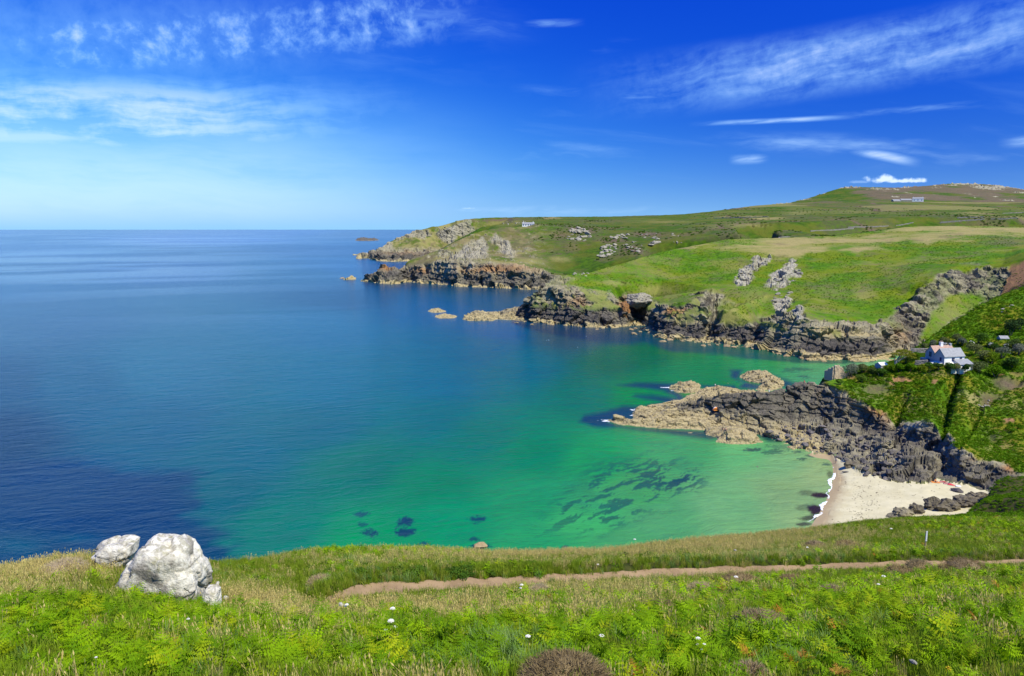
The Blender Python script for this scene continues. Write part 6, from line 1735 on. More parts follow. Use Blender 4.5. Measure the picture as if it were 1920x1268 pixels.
for u, v, s, lab, ms_ in ((1664, 836, (2.3, 1.6, 1.5), 'squarish grey-brown block among the dark boulders under the orange cliff', bm_grey[0]), (1556, 838, (2.2, 1.7, 1.3), 'large grey boulder at the water end of the boulder field', bm_grey[2]),
                      (1795, 922, (1.9, 1.4, 1.15), 'dark boulder standing alone on the sand beside the towels', bm_dark[2]), (1596, 874, (2.6, 1.5, 1.0), 'low dark slab at the edge of the sand nearest the water', bm_dark[1]),
                      (1660, 898, (1.5, 1.0, 0.8), 'rounded grey rock at the foot of the boulders on the sand', bm_grey[3]), (1585, 886, (1.3, 0.6, 0.35), 'flat dark stone half buried in sand near the surf', bm_dark[4]),
                      (1690, 967, (3.2, 1.8, 1.5), 'grey-brown rock at the near edge of the beach, leftmost there', bm_grey[1]), (1717, 962, (2.2, 1.6, 1.7), 'smooth dark rock at the near edge of the beach', bm_dark[0]),
                      (1748, 953, (2.4, 1.8, 2.0), 'tall dark block crowning the rocks at the near edge of the beach', bm_dark[5]), (1778, 955, (3.6, 2.2, 2.0), 'broad dark rock in the ridge at the near edge of the beach', bm_dark[3]),
                      (1808, 947, (3.8, 2.4, 2.0), 'ragged dark rock where the near ridge meets the grass', bm_dark[6]), (1835, 937, (2.8, 2.0, 1.5), 'dark rock tucked against the grassy knob by the beach', bm_dark[1]),
                      (1625, 889, (1.8, 1.2, 0.9), 'dark wedge-shaped boulder at the sand edge below the field', bm_dark[6]), (1571, 858, (1.0, 0.8, 0.5), 'small dark stone where sand, water and boulders meet', bm_dark[3])):
    p = surf(u, v)
    if p is None: p = world(u, v, z=2.0)
    if s[0] >= 2.0:
        lump('boulder', lab, 'boulder', u, v, 0, (s[0] * 0.95, s[1] * 1.0, s[2] * 1.05), int(u + v), M_cove, [0.85 if ms_ in bm_dark else 0.3, 0.12, 0, 0.1], p + Vector((0, 0, 0.2 * s[2])), (1.3, 0.5), (0.45, 0.16), 4)
        continue
    rock_obj('boulder', ms_, p + Vector((0, 0, 0.15)), rg3.uniform(0, 6.28) if s[0] < 2.0 else rg3.uniform(-0.3, 0.3), s, lab, 'boulder')

# ---- granite outcrops on the slopes: many split stones forming one exposure
def outcrop(name, label, poly, land, k, smin, smax, seed, mat=M_granite, squash=(1, .8, .7), group=None):
    rg4 = np.random.default_rng(seed); Vs = []; Fs = []; b = 0; t = 0; pts = []
    us = [p[0] for p in poly]; vs = [p[1] for p in poly]
    while len(pts) < k and t < k * 30:
        t += 1
        u, v = rg4.uniform(min(us), max(us)), rg4.uniform(min(vs), max(vs))
        if inpoly(np.array([u]), np.array([v]), poly)[0]:
            p = land.hit(u, v)
            if p is not None: pts.append(p)
    if not pts: return None
    org = Vector(np.mean([list(p) for p in pts], 0))
    e = empty(name, org, 0, label, 'outcrop', group)
    base_me = OUT_ME.setdefault(mat.name, [rock_me('rock', 1700 + i, mat, 3, planes=10, squash=squash, rough=0.08, dmin=0.5, dmax=0.85) for i in range(8)])
    for i, p in enumerate(pts):
        s = smin + (smax - smin) * rg4.uniform() ** 1.8
        a = rg4.uniform(0, 6.28); sc_ = (s * rg4.uniform(.9, 1.5), s, s * rg4.uniform(.7, 1.1))
        if 2 * s * FPX / p.y >= 9:                 # big enough to tell apart: a stone of its own
            o = link('rock', base_me[i % 8], None, e); o.location = p - org + Vector((0, 0, s * 0.1)); o.rotation_euler = (rg4.uniform(-.2, .2), rg4.uniform(-.2, .2), a); o.scale = sc_
            continue
        V_, F_ = rock_verts(seed * 50 + i, 2, 9, squash, 0.08, 0.5, 0.85)
        M_ = np.array([[math.cos(a), -math.sin(a), 0], [math.sin(a), math.cos(a), 0], [0, 0, 1]])
        Q = (V_ * np.array(sc_)) @ M_.T + np.array(p) - np.array(org) + np.array([0, 0, s * 0.1])
        Vs.append(Q); Fs.append(F_ + b); b += len(Q)
    if Vs:
        o = link('rubble', np_mesh('rubble', np.concatenate(Vs), np.concatenate(Fs), False), mat, e)
        o['kind'] = 'stuff'
    return e
OUT_ME = {}
for poly, lab, k, s0, s1 in (([(1374, 524), (1396, 501), (1420, 488), (1446, 484), (1444, 494), (1416, 508), (1398, 530)], 'slanting pale granite outcrop on the green slope, the left of the upper pair', 34, 0.7, 2.3),
                             ([(1437, 530), (1456, 512), (1472, 495), (1482, 486), (1494, 488), (1488, 505), (1506, 510), (1498, 524), (1478, 532)], 'slanting pale granite outcrop on the green slope, the right of the upper pair', 38, 0.7, 2.6),
                             ([(1446, 566), (1458, 552), (1482, 550), (1490, 566), (1470, 590), (1455, 585)], 'white weathered rocks on the slope just above the headland cliff', 16, 0.8, 2.4),
                             ([(1110, 512), (1100, 520), (1070, 516), (1042, 524), (1066, 513)], 'scattered grey rocks crowning the tip of the cave headland', 16, 0.6, 1.6)):
    outcrop('granite_outcrop', lab, poly, mid, k, s0, s1, int(poly[0][0]))
for poly, lab, k, s0, s1 in (([(1063, 452), (1068, 434), (1085, 428), (1112, 438), (1108, 446), (1090, 457)], 'large purplish grey outcrop high on the far slope', 44, 1.8, 6.0),
                             ([(1119, 482), (1128, 466), (1148, 455), (1157, 464), (1150, 480), (1130, 484)], 'grey outcrop lowest on the far slope, above the green valley', 38, 1.8, 5.2),
                             ([(1135, 450), (1150, 441), (1178, 440), (1178, 448), (1150, 451)], 'narrow grey outcrop in heather between two larger ones', 20, 1.4, 4.0),
                             ([(1166, 460), (1190, 452), (1205, 460), (1200, 474), (1180, 476)], 'broken grey outcrop in dark heather low on the far slope', 20, 1.4, 4.0),
                             ([(1194, 443), (1215, 436), (1232, 438), (1225, 446), (1205, 447)], 'low grey outcrop beside dark heather near the far skyline', 10, 1.0, 3.0),
                             ([(1217, 463), (1224, 446), (1236, 447), (1236, 462)], 'upright grey outcrop standing alone on the far slope', 18, 2.0, 5.0),
                             ([(1254, 442), (1264, 436), (1278, 438), (1272, 444)], 'small pale outcrop farthest right on the far slope', 7, 1.0, 2.6),
                             ([(1260, 458), (1270, 448), (1280, 450), (1278, 458)], 'small grey outcrop just above the pale grass ridge', 7, 1.0, 2.6),
                             ([(935, 420), (955, 414), (965, 415), (962, 423), (940, 424)], 'pale rocks on the skyline left of the distant white house', 9, 1.5, 3.6),
                             ([(966, 420), (975, 413), (990, 415), (978, 423)], 'pale rocks rising beside the distant white house', 8, 1.5, 3.2)):
    outcrop('granite_outcrop', lab, poly, far, k, s0, s1, int(poly[0][0]))
outcrop('granite_outcrop', 'small pale rocks on the green hillside at the right edge', [(1869, 586), (1885, 574), (1910, 573), (1905, 582), (1885, 594)], cove, 14, 0.4, 1.2, 31)
outcrop('granite_outcrop', 'white rock patches on the rough slope below the hedge at right', [(1835, 760), (1850, 748), (1862, 752), (1880, 760), (1870, 768), (1845, 775)], cove, 7, 0.3, 0.8, 32)

# ---- lintel of rock that roofs the sea cave
lump('rock_arch', 'grey and white rock arching over the dark sea cave', 'rock arch', 1197, 563, 521, (10.5, 17.0, 5.6), 33, M_mid, [0.15, 0, 0.1, 0.75])
lump('rock_buttress', 'yellow lichened buttress on the left of the sea cave', 'rock', 1172, 586, 507, (3.6, 4.0, 9.0), 34, M_mid, [0.1, 0, 0.95, 0.0])
lump('rock_buttress', 'rounded yellow-grey boulder bulging between the two caves', 'rock', 1262, 594, 478, (6.5, 4.0, 5.0), 35, M_mid, [0.05, 0.35, 0.6, 0.3])
print('rocks', round(time.time() - T0, 1))

# ---- surf along the sand
line = [(1556, 858), (1563, 866), (1564, 874), (1563, 883), (1566, 892), (1561, 902), (1560, 914), (1556, 924), (1550, 936), (1546, 945), (1537, 955), (1533, 964), (1524, 972), (1519, 980)]
pw = [world(u, v, z=0.0) for u, v in line]
V_ = []; cols_ = []
rg5 = np.random.default_rng(5)
pts = []
for a, b in zip(pw[:-1], pw[1:]):
    for j in range(14): pts.append(a + (b - a) * (j / 14))
wv = fbm2(np.arange(len(pts)) * 0.13, np.zeros(len(pts)), 1.0, 4, 9)
wd = 0.12 + 0.95 * sstep(fbm2(np.arange(len(pts)) * 0.07, np.ones(len(pts)), 1.0, 3, 12), 0.38, 0.72)
prof = ((-1.0, 0.015), (-0.6, 0.05), (-0.2, 0.14), (0.2, 0.16), (0.6, 0.06), (1.0, 0.015))
for i, p in enumerate(pts):
    t = (pts[min(i + 1, len(pts) - 1)] - pts[max(i - 1, 0)]); t.normalize(); sd_ = Vector((-t.y, t.x, 0))
    for s, h in prof:
        w_ = wd[i] * 0.75 * (1 + 0.4 * (rg5.uniform() - 0.5))
        q = p + sd_ * (s * w_ * 0.6 + (wv[i] - 0.5) * 3.5)
        V_.append((q.x, q.y, h * min(1.0, wd[i]) * (0.6 + 0.8 * rg5.uniform()) + 0.03))
me = np_mesh('surf', np.array(V_), grid_faces(len(pts), len(prof)), True); me.materials.append(simple('sea_foam', (0.82, 0.84, 0.82), 0.7, 0.12, 3, 0.05))
tag(link('surf', me), 'thin line of white surf breaking on the sand', kind='stuff')
def foam_patch(u, v, w, h, seed):
    c0 = world(u, v, z=0.03); rg6 = np.random.default_rng(seed); V = []; F = []
    for i in range(26):
        a = rg6.normal(0, 0.45, 2) * np.array([w, h]); r_ = rg6.uniform(0.12, 0.4); b = len(V)
        n_ = 7
        V += [(a[0] + r_ * 1.6 * math.cos(k * 6.283 / n_) * rg6.uniform(.6, 1.2), a[1] + r_ * math.sin(k * 6.283 / n_) * rg6.uniform(.6, 1.2), 0.004 * i) for k in range(n_)]
        F.append(tuple(range(b, b + n_)))
    me = bpy.data.meshes.new('foam'); me.from_pydata(V, [], F); me.materials.append(bpy.data.materials['sea_foam'])
    o = link('foam', me); o.location = c0
    return tag(o, 'white foam lapping at a reef edge', kind='stuff')
for i, (u, v, w, h) in enumerate(((1137, 789, 2.2, 1.6), (1189, 769, 1.6, 1.6), (1250, 727, 2.0, 1.2), (1270, 733, 2.4, 0.8), (1190, 779, 1.2, 1.0), (1155, 787, 2.0, 0.8))): foam_patch(u, v, w, h, i)

# ---- torn seaweed and scraps along the tide marks on the sand
rg7 = np.random.default_rng(17); V = []; F = []
for (cu_, cv_, su_, sv_, k_) in ((1612, 915, 8, 20, 150), (1630, 945, 12, 14, 150), (1606, 965, 10, 8, 110), (1640, 925, 14, 20, 90), (1690, 925, 30, 14, 60), (1590, 900, 8, 14, 50), (1720, 940, 34, 12, 50), (1580, 955, 14, 12, 40)):
    for i in range(k_ // 3):
        u_, v_ = rg7.normal(cu_, su_), rg7.normal(cv_, sv_)
        p = world(u_, v_, z=1.4)
        zz = drop(p.x, p.y, BV[:1])
        if zz is None or zz < 0.5 or zz > 4.5: continue
        r_ = rg7.uniform(0.05, 0.2); a0 = rg7.uniform(0, 6.28); b = len(V)
        V += [(p.x + r_ * math.cos(a0 + q * 1.2566) * rg7.uniform(.5, 1.4), p.y + 0.8 * r_ * math.sin(a0 + q * 1.2566) * rg7.uniform(.5, 1.4), zz + 0.02 + rg7.uniform(0, .06)) for q in range(5)]
        F.append(tuple(range(b, b + 5)))
me = bpy.data.meshes.new('seaweed'); me.from_pydata(V, [], F); me.materials.append(simple('dry_seaweed', (0.10, 0.060, 0.035), 0.8, 0.4, 3))
tag(link('seaweed', me), 'dark scraps of seaweed strewn over the sand', kind='stuff')
# ================================================================== cottage above the cove
def gable_roof(name, mat, x0, x1, y0, y1, ze, zr, over, thick, parent):
    mb = MB(); ym = 0.5 * (y0 + y1); k = (zr - ze) / (ym - y0)
    ya, yb = y0 - over, y1 + over
    prof = lambda y: ze + k * (y - y0) if y <= ym else ze + k * (y1 - y)
    for (a, b) in ((ya, ym), (yb, ym)):
        za, zb = prof(a), prof(b)
        V = [(x0 - over * 0.6, a, za), (x1 + over * 0.6, a, za), (x1 + over * 0.6, b, zb), (x0 - over * 0.6, b, zb)]
        V += [(x, y, z + thick) for x, y, z in V]
        mb.add(V, [(0, 1, 2, 3), (7, 6, 5, 4), (0, 4, 5, 1), (1, 5, 6, 2), (2, 6, 7, 3), (3, 7, 4, 0)])
    return mb.build(name, mat, parent)
def window(parent, M, w, h, frame_mat, bars=1):
    """frame with a set-back pane; M places the window's own x (along wall) and z, y outward negative"""
    fr = MB(); t = 0.07
    fr.box(-w / 2, -w / 2 + t, -0.05, 0.05, -h / 2, h / 2); fr.box(w / 2 - t, w / 2, -0.05, 0.05, -h / 2, h / 2)
    fr.box(-w / 2 + t, w / 2 - t, -0.05, 0.05, h / 2 - t, h / 2); fr.box(-w / 2 + t, w / 2 - t, -0.05, 0.05, -h / 2, -h / 2 + t)
    for b in range(bars):
        x = -w / 2 + w * (b + 1) / (bars + 1)
        fr.box(x - 0.025, x + 0.025, -0.04, 0.04, -h / 2 + t, h / 2 - t)
    o = fr.build('window', frame_mat, parent)
    g = MB(); g.box(-w / 2 + t * 0.8, w / 2 - t * 0.8, -0.012, 0.012, -h / 2 + t * 0.8, h / 2 - t * 0.8)
    gp = g.build('pane', M_glass, o)
    o.matrix_local = M
    return o
def Mw(x, y, z, rz=0.0): return Matrix.Translation((x, y, z)) @ Matrix.Rotation(rz, 4, 'Z')

hp = world(1770, 682, d=fwd(1770, 682, 241))
base = hp.z - 2.1
cot = empty('cottage', (hp.x, hp.y, base), R(12), 'white cottage with grey slate roof and two gables above the cove', 'cottage')
L_, D_, ZE = 7.7, 4.35, 4.5
mb = MB()
pent = [(0, -1.0), (0, ZE), (D_ / 2, ZE + 2.2), (D_, ZE), (D_, -1.0)]
def gable_block(mb, x0, x1, y0, depth, ze, zr):
    pts = [(y0, -1.0), (y0, ze), (y0 + depth / 2, zr), (y0 + depth, ze), (y0 + depth, -1.0)]
    k = len(pts)
    V = [(x0, y, z) for y, z in pts] + [(x1, y, z) for y, z in pts]
    mb.add(V, [tuple(range(k))], 1); mb.add(V, [tuple(range(2 * k - 1, k - 1, -1))], 0)  # left end takes the grey, its shade put into the colour
    mb.add(V, [((i + 1) % k, i, k + i, k + (i + 1) % k) for i in range(k)], 0)
gable_block(mb, 0, L_, 0, D_, ZE, ZE + 2.2)
mb.build('wall', [M_white, M_greywall], cot, fixn=False)
mb = MB(); gable_block(mb, 0.3, L_ + 0.4, D_ + 0.004, D_, ZE + 0.2, ZE + 2.45); mb.build('wall', [M_white, M_greywall], cot, fixn=False)
gable_roof('roof', M_slate, 0, L_, 0, D_, ZE, ZE + 2.2, 0.28, 0.14, cot)
gable_roof('roof', M_clay, 0.3, L_ + 0.4, D_ + 0.004, 2 * D_, ZE + 0.2, ZE + 2.45, 0.28, 0.14, cot)
ch = MB(); ch.box(3.7, 4.7, D_ * 1.5 - 0.4, D_ * 1.5 + 0.4, ZE + 1.6, ZE + 3.5); ch.box(3.62, 4.78, D_ * 1.5 - 0.48, D_ * 1.5 + 0.48, ZE + 3.5, ZE + 3.65)
cho = ch.build('chimney', M_white, cot)
for x in (3.95, 4.45):
    pt_ = MB(); pt_.tube([(x, D_ * 1.5, ZE + 3.65), (x, D_ * 1.5, ZE + 4.15)], [0.14, 0.11], 8); pt_.build('chimney_pot', M_clay, cho)
ch = MB(); ch.box(L_ - 0.2, L_ + 0.35, D_ * 1.5 - 0.35, D_ * 1.5 + 0.35, ZE + 1.6, ZE + 3.0); ch.box(L_ - 0.28, L_ + 0.43, D_ * 1.5 - 0.43, D_ * 1.5 + 0.43, ZE + 3.0, ZE + 3.12); ch.build('chimney', M_greywall, cot)
window(cot, Mw(3.4, -0.02, 3.4), 1.05, 1.15, M_blueframe)
window(cot, Mw(6.3, -0.02, 3.5), 0.9, 1.0, M_blueframe)
window(cot, Mw(-0.02, D_ * 0.36, 3.3, R(-90)), 0.8, 1.25, M_blueframe)
window(cot, Mw(0.28, D_ * 1.50, 4.2, R(-90)), 1.15, 1.75, M_blueframe)
window(cot, Mw(0.28, D_ * 1.62, 1.9, R(-90)), 1.0, 1.2, M_blueframe)
# lean-to on the front, sun room, porch by the gables, glazed annexe at the back
def lean(name, x0, x1, y0, y1, zl, zh, wall, roof, parent):
    mb = MB(); mb.add([(x0, y0, -1), (x1, y0, -1), (x1, y1, -1), (x0, y1, -1), (x0, y0, zl), (x1, y0, zl), (x1, y1, zh), (x0, y1, zh)], [(0, 3, 2, 1), (0, 1, 5, 4), (1, 2, 6, 5), (2, 3, 7, 6), (3, 0, 4, 7), (4, 5, 6, 7)])
    w_ = mb.build(name, wall, parent)
    r = MB(); e = 0.22; k = (zh - zl) / (y1 - y0)
    V = [(x0 - e, y0 - e, zl - e * k + 0.02), (x1 + e, y0 - e, zl - e * k + 0.02), (x1 + e, y1, zh + 0.02), (x0 - e, y1, zh + 0.02)]
    V += [(a, b, c_ + 0.12) for a, b, c_ in V]
    r.add(V, [(0, 3, 2, 1), (4, 5, 6, 7), (0, 1, 5, 4), (1, 2, 6, 5), (2, 3, 7, 6), (3, 0, 4, 7)])
    r.build('roof', roof, w_)
    return w_
lt = lean('lean_to', 3.6, 8.6, -2.9, -0.004, 2.1, 3.3, M_white, M_slate, cot)
window(lt, Mw(5.0, -2.92, 1.2), 1.1, 1.0, M_blueframe)
lt = lean('sun_room', 1.0, 3.35, -2.2, -0.004, 1.7, 2.4, M_cream, M_cream, cot)
window(lt, Mw(2.2, -2.22, 0.95), 1.5, 1.0, M_cream, 3)
po = MB(); po.box(-2.0, -0.004, 0.6, 3.8, -1, 1.75); pw_ = po.build('porch', M_cream, cot)
ro = MB(); ro.add([(-2.3, 0.3, 1.77), (0, 0.3, 2.2), (0, 4.1, 2.2), (-2.3, 4.1, 1.77), (-2.3, 0.3, 1.9), (0, 0.3, 2.33), (0, 4.1, 2.33), (-2.3, 4.1, 1.9)], [(0, 3, 2, 1), (4, 5, 6, 7), (0, 1, 5, 4), (1, 2, 6, 5), (2, 3, 7, 6), (3, 0, 4, 7)]); ro.build('roof', M_cream, pw_)
d_ = MB(); d_.box(-1.4, -0.5, 0.55, 0.598, -0.6, 1.4); d_.build('door', M_blueframe, cot)
an = MB(); an.box(-0.9, 0.296, 7.4, 9.6, -1, 2.6); ano = an.build('annexe', M_greywall, cot)
for y in (7.9, 8.6, 9.2): window(ano, Mw(-0.92, y, 1.6, R(-90)), 0.55, 1.3, M_blueframe, 0)

def hut(name, label, cat, u, v, d, w, dp, h, rise, rz, wall, roof):
    p = world(u, v, d=fwd(u, v, d))
    e = empty(name, (p.x, p.y, p.z - 0.3), rz, label, cat)
    mb = MB(); pts = [(0, -0.6), (0, h), (dp / 2, h + rise), (dp, h), (dp, -0.6)]
    V = [(-w / 2, y - dp / 2, z) for y, z in pts] + [(w / 2, y - dp / 2, z) for y, z in pts]
    mb.add(V, [tuple(range(5)), tuple(range(9, 4, -1))] + [((i + 1) % 5, i, 5 + i, 5 + (i + 1) % 5) for i in range(5)])
    mb.build('wall', wall, e)
    gable_roof('roof', roof, -w / 2, w / 2, -dp / 2, dp / 2, h, h + rise, 0.2, 0.1, e)
    db = MB(); db.box(-0.4, 0.4, -dp / 2 - 0.04, -dp / 2 - 0.002, 0.2, min(2.0, h - 0.15)); db.build('door', M_wood, e)
    return e
hut('shed', 'small garden shed with pale roof beside the golden cypress', 'shed', 1652, 690, 249, 2.9, 2.6, 1.5, 0.7, R(20), M_greywall, M_cream)
hut('shed', 'grey roofed outbuilding among dark bushes up the slope', 'shed', 1880, 641, 272, 2.9, 2.6, 1.7, 0.8, R(-8), M_greywall, M_slate)
hut('shed', 'small pale roofed hut under the dark conifer', 'shed', 1889, 627, 280, 2.0, 2.2, 1.6, 0.5, R(-25), M_white, M_cream)

# ---- walls of rough stone
def stone_wall(name, label, cat, pts, h, th, stone, mat, seed, group=None, prof=None, jit=0.16):
    """courses of separate stones along a line of ground points; one mesh"""
    rg4 = np.random.default_rng(seed); mb = MB()
    org = pts[0].copy()
    L = [0.0]
    for a, b in zip(pts[:-1], pts[1:]): L.append(L[-1] + (b - a).length)
    total = L[-1]
    z = -0.3; row = 0
    def at(s):
        for i in range(len(L) - 1):
            if s <= L[i + 1] or i == len(L) - 2:
                t = (s - L[i]) / max(L[i + 1] - L[i], 1e-6); return pts[i] + (pts[i + 1] - pts[i]) * t - org, (pts[i + 1] - pts[i]).normalized()
    while z < h:
        hh = stone * rg4.uniform(0.5, 0.8); s = rg4.uniform(0, stone) * -0.5; row += 1
        while s < total:
            w = stone * rg4.uniform(0.7, 1.5); sc = min(max(s + w / 2, 0), total)
            top = h if prof is None else prof(sc / total) * h
            if z < top * rg4.uniform(0.94, 1.04):
                q, t = at(sc)
                M_ = Matrix.Translation(q + Vector((0, 0, z + hh / 2))) @ Matrix.Rotation(math.atan2(t.y, t.x) + rg4.uniform(-.06, .06), 4, 'Z')
                o_ = rg4.uniform(-jit, jit) * th
                mb.box(-w / 2, w / 2 - 0.03, -th / 2 + o_, th / 2 + o_ * 0.5, -hh / 2, hh / 2 - 0.03, 0, M_)
            s += w
        z += hh
    o = mb.build(name, mat, None, fixn=False); o.location = org
    return tag(o, label, cat, group)
pr_ = world(1559, 711, d=fwd(1559, 711, 251)); zr = drop(pr_.x, pr_.y) or pr_.z
zr = max(zr, pr_.z - 0.6)
def rp(x, y): return Vector((pr_.x + x, pr_.y + y, zr))
ruin = empty('ruined_building', (pr_.x, pr_.y, zr), 0, 'roofless ruin with a jagged stone gable on the grassy point', 'ruin')
for a, b, h, prof, sd_ in ((rp(0.9, 0.0), rp(4.6, 0.9), 5.2, lambda t: 1.0 if t < 0.45 else 0.93 - 0.75 * max(0, t - 0.55), 41), (rp(0.5, 0.1), rp(-0.4, 4.2), 4.9, lambda t: 1.0 - 0.5 * t, 42), (rp(4.6, 1.4), rp(4.0, 4.6), 2.2, lambda t: 0.9 - 0.4 * t, 43)):
    w_ = stone_wall('wall', None, None, [a, b], h, 0.6, 0.42, M_stonewall, sd_, None, prof)
    w_.parent = ruin; w_.location = w_.location - ruin.location
p0 = world(1583, 706, d=fwd(1583, 706, 252)); p1 = world(1594, 704, d=fwd(1594, 704, 253))
stone_wall('garden_wall', 'short low stone wall running from the ruin into the bushes', 'wall', [p0, p1], 1.0, 0.5, 0.4, M_stonewall, 44)
p0 = world(1709, 660, d=fwd(1709, 660, 262)); p1 = world(1726, 660, d=fwd(1726, 660, 262)); p2 = world(1742, 660, d=fwd(1742, 660, 262))
stone_wall('garden_wall', 'pale garden wall behind the cottage, left of its gables', 'wall', [p0, p1, p2], 1.3, 0.5, 0.5, M_fieldstone, 45)
p0 = world(1716, 684, d=fwd(1716, 684, 247)); p1 = world(1738, 683, d=fwd(1738, 683, 246))
stone_wall('garden_wall', 'grey garden wall between golden cypress and cottage', 'wall', [p0, p1], 1.3, 0.5, 0.45, M_fieldstone, 46)

# ---- far houses
def farhouse(name, label, u0, u1, v, land, h, rise, dp, rz=0.0, wins=4, chim=(0.1, 0.9), wall=M_white, roof=M_slate):
    a = None; v_ = v
    while a is None: a = land.hit((u0 + u1) / 2, v_); v_ += 0.5
    w = (u1 - u0) / FPX * a.y * 1.02
    e = empty(name, (a.x, a.y, a.z - 0.3), rz, label, 'house')
    mb = MB(); pts = [(0, -3), (0, h), (dp / 2, h + rise), (dp, h), (dp, -3)]
    V = [(-w / 2, y, z) for y, z in pts] + [(w / 2, y, z) for y, z in pts]
    mb.add(V, [tuple(range(5)), tuple(range(9, 4, -1))] + [((i + 1) % 5, i, 5 + i, 5 + (i + 1) % 5) for i in range(5)])
    mb.build('wall', wall, e)
    gable_roof('roof', roof, -w / 2, w / 2, 0, dp, h, h + rise, 0.3, 0.2, e)
    for c_ in chim:
        cb = MB(); x = -w / 2 + w * c_; cb.box(x - 0.6, x + 0.6, dp / 2 - 0.5, dp / 2 + 0.5, h + rise * 0.6, h + rise + 1.4); cb.build('chimney', wall, e)
    for k in range(wins):
        x = -w / 2 + w * (k + 0.5) / wins; window(e, Mw(x, -0.03, h * 0.55), min(1.6, w / wins * 0.4), h * 0.4, M_blueframe, 1)
    return e
farhouse('farmhouse', 'long low white house alone on the far headland', 979.5, 1001.5, 424.5, far, 4.0, 2.4, 7, R(-3), 5)
farhouse('farmhouse', 'white gabled farmhouse at the foot of the stony hill', 1712, 1730, 376.5, far, 9, 4.0, 12, R(-25), 3)
farhouse('barn', 'long grey roofed barn left of the white hill farmhouse', 1690, 1709, 376.8, far, 5, 3.5, 12, R(-5), 0, (), M_fieldstone)
farhouse('barn', 'low grey farm shed, last of the hill farm buildings', 1675.5, 1689, 377, far, 3, 4, 14, R(4), 0, (), M_fieldstone)
for o in C.objects:
    if o.name.startswith('barn'): o['category'] = 'barn'

# ---- dry stone field walls on the upland
for i, (pts, lab) in enumerate((([(1590, 428.5), (1620, 427.5), (1650, 426), (1665, 425.5)], 'field wall just above the pale grass band, left stretch'), ([(1680, 425), (1700, 422), (1712, 419.5)], 'field wall rising above the pale grass band, short slanting stretch'),
                                ([(1763, 418.5), (1800, 415.5), (1845, 413.5)], 'dry stone wall across the green fields at right, left stretch'), ([(1858, 413), (1885, 412), (1908, 411.5)], 'dry stone wall across the green fields at right, farther stretch'),
                                ([(1460, 447.5), (1480, 446)], 'short broken wall at the edge of the pale grass ridge'), ([(1795, 410), (1845, 408.5)], 'pale field wall higher on the right hand fields'), ([(1340, 410.5), (1440, 407.5)], 'field wall beside the straw coloured strip on the upland'),
                                ([(1880, 401), (1925, 399)], 'field wall near the right edge below the stony hill'), ([(1520, 434.5), (1560, 433), (1600, 430)], 'long low wall bounding the brightest small field'))):
    P_ = [far.hit(u, v) for u, v in pts]
    P_ = [p for p in P_ if p is not None]
    if len(P_) > 1:
        Q = []
        for a, b in zip(P_[:-1], P_[1:]):
            for j in range(8):
                q = a + (b - a) * (j / 8); q.z = float(far.zxy(q.x, q.y)); Q.append(q)
        Q.append(P_[-1])
        stone_wall('field_wall', lab, 'field wall', Q, 1.25, 0.9, 1.0, M_fieldstone, 60 + i)

# ================================================================== trees and shrubs round the cottage
def shrub(name, label, cat, u, v, rpx, mat, seed, asp=0.9, d=None, blossom=False, group=None, trunk=True):
    if d is None and 1735 < u < 1820 and v > 680: d = 237.5
    p = surf(u, v + rpx * 0.6) if d is None else world(u, v + rpx * 0.6, d=fwd(u, v, d))
    if p is None or p.y > 330: p = world(u, v + rpx * 0.6, d=fwd(u, v, d or 250))
    r = rpx * p.y / FPX
    rg4 = np.random.default_rng(seed)
    e = empty(name, (p.x, p.y + r * 0.5, p.z - 0.1), 0, label, cat, group)
    V = []; F = []
    nl = rg4.integers(4, 7)
    for k in range(nl):
        a = rg4.uniform(0, 6.28); o = r * rg4.uniform(0.15, 0.6) if k else 0; hh = r * asp * rg4.uniform(0.55, 1.15)
        leafball_geo(rg4, V, F, r * rg4.uniform(0.45, 0.75), 260, 0.12 + 0.04 * r, 0.8, 0.45, (o * math.cos(a), o * math.sin(a), hh))
    link('crown', mesh_tri('crown', V, F, mat), None, e)
    if blossom:
        V = []; F = []
        for k in range(4):
            a = rg4.uniform(0, 6.28); leafball_geo(rg4, V, F, r * 0.55, 110, 0.13, 0.75, 0.8, (r * 0.4 * math.cos(a), r * 0.4 * math.sin(a), r * asp * rg4.uniform(0.7, 1.2)))
        link('blossom', mesh_tri('blossom', V, F, M_blossom), None, e)
    tb = MB()
    for k in range(3):
        a = rg4.uniform(0, 6.28)
        tb.tube([(0, 0, -0.2), (0.25 * r * math.cos(a), 0.25 * r * math.sin(a), r * asp * 0.5), (0.5 * r * math.cos(a), 0.5 * r * math.sin(a), r * asp * 1.0)], [0.08 + 0.03 * r, 0.06 + 0.02 * r, 0.03], 6)
    tb.build('trunk', M_bark, e)
    return e
# golden windswept cypress
p = world(1677, 686, d=fwd(1677, 686, 247)); zc = drop(p.x, p.y) or p.z
cy = empty('cypress_tree', (p.x, p.y, max(zc, p.z - 0.5)), 0, 'windswept golden cypress with a pale forked trunk left of the cottage', 'tree')
tb = MB()
for pts, r_ in (([(0, 0, -0.3), (0.5, 0, 1.6), (1.0, 0.1, 3.0), (2.0, 0.1, 4.4)], [0.32, 0.26, 0.2, 0.1]), ([(0.35, 0, 1.0), (1.5, -0.2, 2.4), (3.2, -0.2, 3.4), (4.8, 0, 3.8)], [0.24, 0.19, 0.14, 0.07]), ([(0.2, 0, 0.3), (0.2, 0.2, 2.0), (-0.3, 0.2, 3.6)], [0.22, 0.16, 0.08]), ([(0.8, 0, 2.6), (2.8, 0.5, 4.4), (4.2, 0.6, 5.0)], [0.16, 0.1, 0.05])):
    tb.tube(pts, r_, 8)
tb.build('trunk', M_pale_bark, cy, True)
V = []; F = []; rg4 = np.random.default_rng(8)
